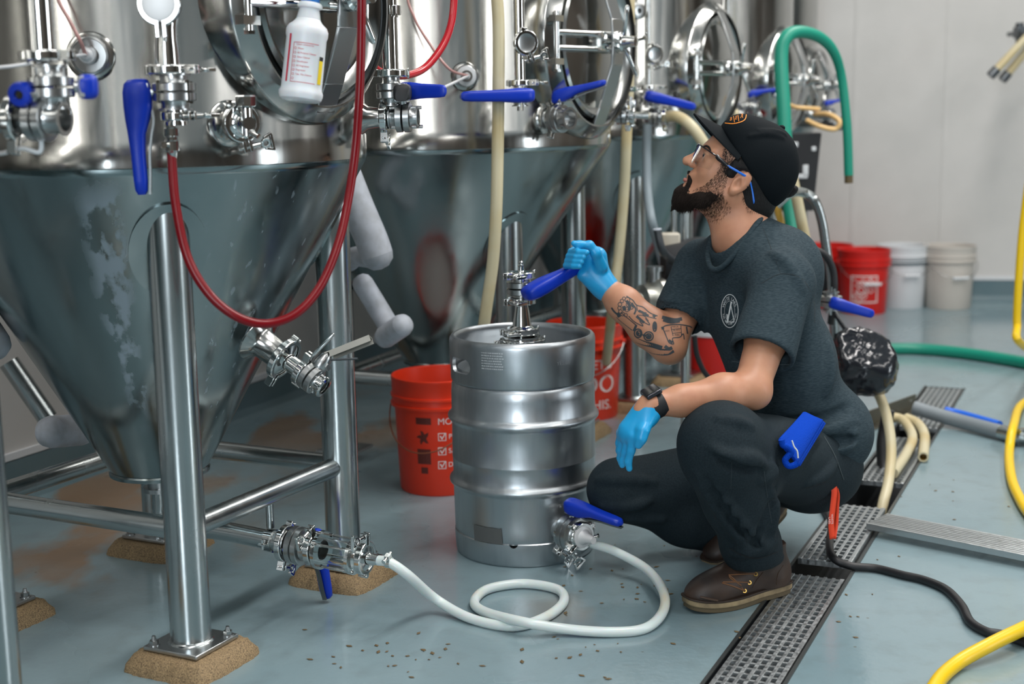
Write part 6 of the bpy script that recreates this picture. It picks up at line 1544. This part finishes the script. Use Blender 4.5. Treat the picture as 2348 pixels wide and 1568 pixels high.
strokes(TS, [([(1677, 692), (1673, 712), (1668, 738)], 3.2), ([(1676, 700), (1683, 736)], 1.6), ([(1667, 720), (1668, 740)], 2.4), ([(1663, 738), (1684, 738)], 1.6)], 'logo_flask', M_lg, shirt, .0012)
# ------------------------------------------------------------------ tattoos on the far arm
zx = lambda x, y: (1120 + x / 3.92, 500 + y / 3.92)
Zs = lambda L: [zx(*p) for p in L]
tt_ = []
for (x, y, r) in [(1200, 745, 16), (1182, 775, 17), (1178, 808, 16), (1186, 840, 17), (1206, 862, 17), (1235, 872, 15), (1218, 722, 14), (1250, 735, 22), (1262, 775, 24), (1245, 820, 20), (1285, 800, 18)]:
    tt_.append(([zx(x + r * cos(a), y + r * sin(a)) for a in np.linspace(0, 2 * pi, 9)], 1.2))
for cx_, cy_, rx, ry in ((1345, 1035, 34, 38), (1440, 1062, 42, 40), (1495, 975, 16, 42), (1350, 1035, 20, 22), (1440, 1062, 24, 22)):
    tt_.append(([zx(cx_ + rx * cos(a), cy_ + ry * sin(a)) for a in np.linspace(0, 2 * pi, 11)], 2.2))
tt_ += [(Zs([(1385, 1045), (1400, 1060), (1415, 1050)]), 2.5), (Zs([(1240, 700), (1300, 740), (1330, 780), (1390, 800), (1450, 850), (1520, 880)]), 1.8), (Zs([(1330, 780), (1350, 840), (1420, 850)]), 1.4), (Zs([(1420, 850), (1390, 870), (1510, 905)]), 1.4), (Zs([(1260, 880), (1310, 930), (1390, 970), (1360, 920), (1450, 960), (1410, 900)]), 1.6), (Zs([(1300, 780), (1325, 820), (1310, 865)]), 3.0), (Zs([(1340, 870), (1400, 880), (1440, 925)]), 1.2)]
tt_ += [(Zs([(1105, 805), (1130, 840), (1170, 875)]), 3.0), (Zs([(1160, 850), (1178, 890)]), 8.0), (Zs([(1170, 868), (1210, 905), (1260, 945), (1310, 985)]), 17.0), (Zs([(1330, 960), (1305, 1015)]), 4.0), (Zs([(1240, 740), (1270, 790), (1260, 830)]), 5.0), (Zs([(1215, 790), (1225, 830)]), 6.0), (Zs([(1290, 760), (1300, 800)]), 4.0), (Zs([(1350, 830), (1390, 850), (1440, 880)]), 4.0), (Zs([(1330, 880), (1370, 915), (1400, 940)]), 4.5), (Zs([(1480, 870), (1500, 890)]), 5.0), (Zs([(1495, 940), (1502, 1000)]), 7.0), (Zs([(1330, 1030), (1355, 1045)]), 5.0), (Zs([(1425, 1060), (1455, 1070)]), 6.0)]
tt_ += [(Zs([(1565, 985), (1600, 965), (1700, 955), (1800, 970), (1830, 985)]), 2.0), (Zs([(1565, 985), (1585, 1030), (1605, 1080), (1625, 1120), (1665, 1130), (1655, 1080), (1720, 1070), (1750, 1040), (1760, 1090)]), 1.8), (Zs([(1640, 975), (1660, 1060)]), 1.2), (Zs([(1730, 965), (1735, 1050)]), 1.2), (Zs([(1645, 1000), (1735, 992)]), 1.0), (Zs([(1655, 1035), (1735, 1028)]), 1.0), (Zs([(1780, 975), (1790, 1040)]), 2.5), (Zs([(1562, 975), (1570, 1000)]), 4.5), (Zs([(1620, 1095), (1655, 1120)]), 4.0)]
tt_ += [(Zs([(1320, 1095), (1400, 1125), (1480, 1145), (1560, 1170)]), 11.0), (Zs([(1420, 1160), (1500, 1195), (1600, 1205), (1660, 1180)]), 15.0), (Zs([(1585, 1150), (1620, 1175), (1650, 1165)]), 8.0), (Zs([(1560, 890), (1620, 905), (1680, 915), (1740, 905)]), 8.0), (Zs([(1570, 915), (1640, 935), (1720, 925)]), 5.0)]
tt_ = [(p_, w_ * 1.35 if w_ < 7 else w_) for p_, w_ in tt_]
M_tat = mat('tattoo_ink', (.040, .050, .058), .55)
strokes(TB, tt_, 'tattoo', M_tat, body, .0007)
for tx, x_, y_ in (('NECK', 1678, 975), ('BUTT', 1690, 1010), ('RIBS', 1695, 1050), ('HAM', 1600, 1015)):
    V_, F_ = text_mesh(tx, 24); decal(TB, [zx(x_ + v[0], y_ - v[1]) for v in V_], F_, 'tattoo_lettering', M_tat, body, .0009)
# ------------------------------------------------------------------ gloves
def hand(name, h=.0021, lo=None, hi=None): return Field(lo, hi, h)
# far (right) hand, closed round the lever
wr = J['wrR']; fa = nrm(J['wrR'] - J['elR'])
Hc = at(1348, 607, 3.60)
G = Field(Hc - A(.13, .12, .13), Hc + A(.14, .12, .12), .0021)
G.cap(wr - fa * .030, wr + fa * .012, .0315, .0275, .01)
kn = [at(1358, 573, 3.655), at(1350, 584, 3.665), at(1346, 596, 3.668), at(1346, 608, 3.665)]
G.cap(wr, at(1366, 600, 3.645), .026, .028, .02).cap(wr, at(1355, 615, 3.640), .026, .026, .02).cap(wr + A(-.005, 0, -.012), at(1336, 632, 3.625), .019, .015, .02).cap(at(1370, 585, 3.64), at(1362, 622, 3.635), .022, .022, .02)
for i in range(4):
    G.cap(at(1368, 600, 3.65), kn[i], .020, .0125, .012)
    y = 577 + i * 10.5; x = 1306 - i * 3 + (2 if i == 0 else 0)
    P = [kn[i], at(x + 8, y - 3, 3.645), at(x + 2, y, 3.605), at(x + 18, y + 1, 3.565), at(x + 37 - i * 2, y + 2, 3.556)]
    G.chain(P, [.0120, .0098, .0093, .0088, .0078], .0025)
G.chain([at(1378, 612, 3.612), at(1366, 580, 3.592), at(1352, 562, 3.590), at(1330, 561, 3.585), at(1316, 558, 3.580)], [.018, .0135, .0110, .0098, .0078], .008)
G.plane(wr - fa * .022, -fa, .002); G.cap(wr - fa * .04, wr - fa * .012, .0285, .0285, .002, 'sub')
gr_, _, _ = fieldobj(G, 'glove', M_glove, man, 1)
m = MB(); m.lathe([(-.004, .0310), (-.004, .0325), (.0, .0335), (.003, .0322), (.003, .030)], wr - fa * .021, fa, 30, closed=True); m.build('rolled_cuff', M_glove, gr_)
# near (left) hand, hanging relaxed
wl = J['wrL']; fl_ = nrm(J['wrL'] - J['elL'])
hd = nrm(at(1444, 1010, 3.085) - wl)
Hc = at(1450, 1000, 3.08)
G = Field(Hc - A(.11, .10, .12), Hc + A(.11, .10, .12), .0021)
Kn = [at(1452, 1000, 3.055), at(1441, 1002, 3.075), at(1430, 1000, 3.095), at(1427, 992, 3.115)]
G.cap(wl + A(.004, 0, .004), wl + hd * .02, .0285, .027, .01)
for i in range(4): G.cap(wl + hd * .012, Kn[i], .021, .0135, .018)
G.cap(wl + hd * .03, at(1440, 985, 3.08), .024, .021, .02)
fing = [[Kn[0], at(1447, 1032, 3.060), at(1440, 1058, 3.066), at(1443, 1074, 3.066)], [Kn[1], at(1434, 1036, 3.085), at(1428, 1055, 3.092), at(1427, 1066, 3.092)], [Kn[2], at(1424, 1030, 3.108), at(1423, 1050, 3.118), at(1425, 1062, 3.12)], [Kn[3], at(1421, 1015, 3.130), at(1421, 1033, 3.138), at(1424, 1045, 3.138)]]
for f_ in fing: G.chain(f_, [.0125, .0098, .0088, .0075], .005)
G.chain([wl + hd * .018 + A(.006, -.012, -.004), at(1474, 988, 3.045), at(1470, 1005, 3.04), at(1464, 1020, 3.042)], [.019, .0135, .0115, .0092], .010)
G.plane(wl - fl_ * .002 + A(0, 0, .0), nrm(-hd * .75 - fl_ * .4), .002)
gl2, _, _ = fieldobj(G, 'glove', M_glove, man, 1)
# smart watch
m = MB(); wc = wl + fl_ * -.014; m.lathe([(-.016, .0285), (-.016, .0312), (.016, .0325), (.016, .0300)], wc, nrm(fl_ * .85 + hd * .4), 36, closed=True); wt = m.build('watch_band', M_blk, man)
wn_ = nrm(A(-.35, -.25, .9)); wx_ = nrm(fl_ - wn_ * (fl_ @ wn_)); wy_ = np.cross(wn_, wx_)
m = MB(); m.box(wc + wn_ * .036, (.040, .044, .012), (wx_, wy_, wn_)); m.build('watch_case', mat('dark_watch_metal', (.06, .06, .07), .2, .8), wt, bev=.004)
m = MB(); m.box(wc + wn_ * .0422, (.033, .037, .001), (wx_, wy_, wn_)); m.build('watch_glass', mat('watch_glass', (.01, .01, .012), .05), wt)
# ------------------------------------------------------------------ boots
def boot(heel, toe, h0, label_, lift=0.0, heelz=.0, simple=False):
    X = nrm((toe - heel) * A(1, 1, 0)); Ls = np.linalg.norm((toe - heel) * A(1, 1, 0)); 
    pit = atan2(heelz, Ls * .7); Xr = nrm(X * cos(pit) - Zv * sin(pit)); Zr = nrm(np.cross(Xr, np.cross(Zv, Xr))); Zr = Zr if Zr[2] > 0 else -Zr
    Yr = np.cross(Zr, Xr); O = A(heel[0], heel[1], 0) + Zv * (heelz)
    B_ = lambda x, y, z: O + Xr * x * Ls + Yr * y + Zr * z
    n = 44; out = []
    for i in range(n):
        a = 2 * pi * i / n; x = .5 - .5 * cos(a); s = 1 if sin(a) > 0 else -1
        w = (.034 + .018 * (1 - cos(min(1, max(0, (x - .25) / .45)) * pi)) / 2 + .0) * (max(0, 1 - ((x - .5) / .502)**2 * 1.0)**.30)
        out.append((x, s * w))
    def slab(z0, z1, ex):
        V = []
        for z in (z0, z1):
            for x, y in out: V.append(B_(x + (x - .5) * ex * 2.0, y * (1 + ex * 4), z + (.010 * max(0, (x - .72) / .28)**2)))
        return V, [list(range(n))[::-1], list(range(n, 2 * n))] + [[i, (i + 1) % n, n + (i + 1) % n, n + i] for i in range(n)]
    m = MB(); m.raw(*slab(.000, .012, .0)); s1 = m.build('outsole', mat('dark_worn_outsole', (.10, .075, .04), .7), man, bev=.002)
    m = MB(); m.raw(*slab(.011, .026, .012)); m.build('midsole', mat('cream_worn_midsole', (.36, .27, .15), .65, noise=25, col2=(.16, .12, .07)), man, bev=.003)
    m = MB(); m.raw(*slab(.0255, .030, .020)); m.build('welt', mat('dark_welt', (.03, .018, .012), .6), man, bev=.001)
    lo = np.minimum(B_(0, 0, 0), B_(1, 0, 0)) - .08; hi = np.maximum(B_(0, 0, 0), B_(1, 0, 0)) + A(.08, .08, .23); G = Field(lo, hi, .0030)
    BB = np.array([Xr, Yr, Zr])
    G.ell(B_(.80, 0, .040), (.062, .046, .036), BB, .02).ell(B_(.62, 0, .045), (.07, .045, .042), BB, .03).ell(B_(.36, 0, .050), (.08, .036, .05), BB, .03).ell(B_(.15, 0, .052), (.045, .034, .052), BB, .03)
    G.cap(B_(.80, 0, .040), B_(.42, 0, .085), .030, .036, .03).cap(B_(.20, 0, .06), B_(.22, 0, .15), .038, .045, .03).cap(B_(.33, 0, .08), B_(.27, 0, .155), .034, .040, .03)
    G.plane(B_(.5, 0, .028), -Zr, .002).plane(B_(.2, 0, .138), nrm(Zr - Xr * .05), .003)
    G.cap(B_(.25, 0, .125), B_(.25, 0, .20), .034, .038, .004, 'sub')
    bo_, BV_, BQ_ = fieldobj(G, 'boot', mat('dark_brown_oiled_leather', (.050, .026, .016), .50, noise=14, col2=(.014, .010, .009), thr=(.3, .7), bump=.5, detail=8), man, 1)
    T_ = bvh(BV_, BQ_)
    return T_, bo_, B_
hl = A(.672, 3.262, 0); tl = A(.405, 3.128, 0)
Tb, bo_, B_ = boot(hl, tl, 0, '')
M_lace = mat('brown_lace', (.17, .075, .03), .6); M_brass = mat('brass_eyelet', (.75, .48, .14), .3, 1.0)
q_ = lambda x, y: (1300 + x / 2.4886, 850 + y / 2.4886)
def tubes_on(T, L, r, name, mt, par):
    for pts in L:
        P = [hit(T, *q_(*p), .001) for p in pts]; P = [p for p in P if p is not None]
        if len(P) > 1: m = MB(); m.tube(P, r, 8, 5); m.build(name, mt, par)
tubes_on(Tb, [[(925, 1165), (1000, 1160), (1075, 1158)], [(890, 1205), (960, 1205), (1040, 1208)], [(925, 1165), (960, 1195), (1012, 1255)], [(885, 1210), (950, 1230), (1012, 1255)], [(925, 1162), (935, 1185), (995, 1225)]], .0016, 'lace', M_lace, bo_)
for x, y in ((1077, 1160), (1042, 1209), (1014, 1256)):
    p = hit(Tb, *q_(x, y), .0)
    if p is not None:
        d = nrm(EYE - p); m = MB(); m.lathe([(0, .0028), (0, .0058), (.0022, .0050), (.0022, .0030)], p, nrm(d * .6 + A(-.2, -.5, .4)), 16, closed=True); m.build('eyelet', M_brass, bo_)
tubes_on(Tb, [[(760, 1290), (800, 1300), (860, 1312), (930, 1312), (1000, 1303), (1060, 1295)]], .0030, 'moccasin_seam', mat('seam_leather', (.055, .030, .018), .6), bo_)
tubes_on(Tb, [[(1010, 1305), (1025, 1292), (1045, 1300), (1060, 1286), (1068, 1300), (1030, 1308)]], .0010, 'pale_stitching', mat('pale_stitch', (.45, .33, .24), .7), bo_)
tubes_on(Tb, [[(1235, 1110), (1205, 1160), (1195, 1220), (1200, 1270)], [(1120, 1150), (1080, 1200), (1060, 1240)]], .0008, 'stitch_line', mat('seam_leather', (.03, .016, .010), .6), bo_)
Tb2, bo2, _ = boot(A(.745, 3.69, 0), A(.50, 3.48, 0), 0, '', heelz=.075)
strokes(TP, [([(1672, 1256), (1700, 1272), (1740, 1280), (1792, 1262)], 2.4)], 'cuff_fold_shade', mat('cuff_shadow_line', (.004, .007, .009), .95), pants, .0018)  # dark line drawn on the cloth as shade of the cuff fold
# ------------------------------------------------------------------ trouser pocket, towel and lanyard
strokes(TP, [([(1890, 1000), (1915, 1045), (1935, 1100)], 2.2), ([(1752, 1080), (1760, 1140), (1770, 1200)], 1.0), ([(1678, 1060), (1676, 1120)], 1.0)], 'pocket_seam', mat('trouser_seam', (.026, .038, .044), .9), pants, .0022)
tw = at(1838, 1000, 3.36)
Yt = 3.33
def sheet(px_rows, name, mt, Ys, th=.003):
    """folded cloth built from rows of pixel points with depths"""
    V = [at(x, y, Y) for row in px_rows for x, y, Y in row]; nc = len(px_rows[0]); nr_ = len(px_rows)
    F = [[j * nc + i, j * nc + i + 1, (j + 1) * nc + i + 1, (j + 1) * nc + i] for j in range(nr_ - 1) for i in range(nc - 1)]
    m = MB(); m.raw(V, F); return m
p0 = hit(TP, 1850, 1010, 0)
hs_ = [h for h in (hit(T_q, x, y, 0) for T_q in (TS, TP) for x, y in ((1842, 942), (1890, 962), (1858, 960), (1845, 975), (1880, 985))) if h is not None]
Yt = min(h[1] for h in hs_) - .026
Yb = min(hit(TP, x, y, 0)[1] for x, y in ((1830, 1040), (1795, 1010), (1830, 1065), (1860, 1010), (1800, 1060))) - .028
print('TOWEL', Yt, Yb)
tl_ = thing('folded_towel', 'bright blue folded cloth tucked in the hip pocket, white tag on its edge', 'towel', at(1838, 1010, Yb))
M_tow = mat('royal_blue_terry_cloth', (.003, .050, .42), .95, noise=300, bump=1.0, Specular_IOR_Level=.1)
rows = []
for k_, off in enumerate((0, .010, .020)):
    dx = (0, 6, 12)[k_]; dy = (0, 5, 8)[k_]
    L = []
    for t in np.linspace(0, 1, 9):
        Yq = Yt * (1 - t) + Yb * t + off
        xa, ya = 1842 + (1791 - 1842) * t + dx * (1 if t > .5 else .3), 942 + (1003 - 942) * t + (t > .6) * dy; xb, yb = 1890 + (1830 - 1890) * t + dx * .5, 962 + (1062 - 962) * t + dy
        row = []
        for u in np.linspace(0, 1, 7):
            w = sin(u * pi) * 3 * sin(t * 5 + k_); row.append((xa + (xb - xa) * u + w, ya + (yb - ya) * u + (sin(u * pi * 2) * 3 * t), Yq - .010 * sin(pi * u) + .006 * (u > .9)))
        L.append(row)
    m = sheet(L, 'fold', M_tow, None); o = m.build('cloth_fold', M_tow, tl_); so = o.modifiers.new('s', 'SOLIDIFY'); so.thickness = .009; so.offset = 1; bv = o.modifiers.new('b', 'BEVEL'); bv.width = .0035; bv.segments = 3
m = MB(); e_ = [at(x, y, Yb - .012) for x, y in ((1792, 1008), (1795, 1020), (1808, 1026), (1815, 1036), (1806, 1046), (1800, 1056), (1808, 1068), (1822, 1066), (1830, 1060))]
m.tube(e_, .0075, 12, 5); m.build('rolled_edge', M_tow, tl_)
m = MB(); m.tube([at(x, y, Yb - .024) for x, y in ((1816, 1010), (1821, 1024), (1828, 1034), (1830, 1050))], .0018, 8, 5); m.build('white_tag', M_white, tl_)
ly = 3.36
M_ly = mat('orange_red_ribbon', (.80, .055, .012), .55)
lan = thing('lanyard', 'orange red lanyard loop dangling from the trousers above the drain grate', 'lanyard', at(1910, 1105, ly))
def ribbon(pts, w, name, par, mt, nrmv):
    V = []; F = []; P = cr(pts, 6); Wv = [w] * len(P)
    for i, p in enumerate(P):
        tg = nrm(P[min(i + 1, len(P) - 1)] - P[max(i - 1, 0)]); s = nrm(np.cross(tg, nrmv)) * w / 2; V += [p - s, p + s]
        if i: k_ = len(V); F.append([k_ - 4, k_ - 3, k_ - 1, k_ - 2])
    m = MB(); m.raw(V, F); o = m.build(name, mt, par); so = o.modifiers.new('s', 'SOLIDIFY'); so.thickness = .0012; so.offset = 0; return o
ribbon([at(1908, 1102, ly), at(1913, 1125, ly - .004), at(1910, 1160, ly - .006), at(1906, 1200, ly - .008), at(1909, 1235, ly - .006)], .017, 'strap', lan, M_ly, A(.35, -.95, 0))
ribbon([at(1909, 1104, ly + .006), at(1920, 1130, ly + .012), at(1919, 1160, ly + .014), at(1917, 1200, ly + .010), at(1912, 1235, ly + .0)], .013, 'strap', lan, M_ly, A(-.75, -.65, 0))
V_, F_ = text_mesh('WHITE', .0085); 
def on_rib(V_, F_, px, py, name):
    c = at(px, py, ly - .0105); X = nrm(A(0.05, .01, -1)); Y_ = nrm(np.cross(A(.35, -.95, 0), X)); Y_ = Y_ if Y_[0] > 0 else -Y_
    m = MB(); m.raw([c + X * v[0] + Y_ * v[1] for v in V_], F_); m.build(name, M_print, lan, smooth=False)
on_rib(V_, F_, 1908, 1190, 'white_lettering'); V_, F_ = text_mesh('LABS', .0085); on_rib([(v[0], v[1] - .008) for v in V_], F_, 1908, 1192, 'white_lettering')
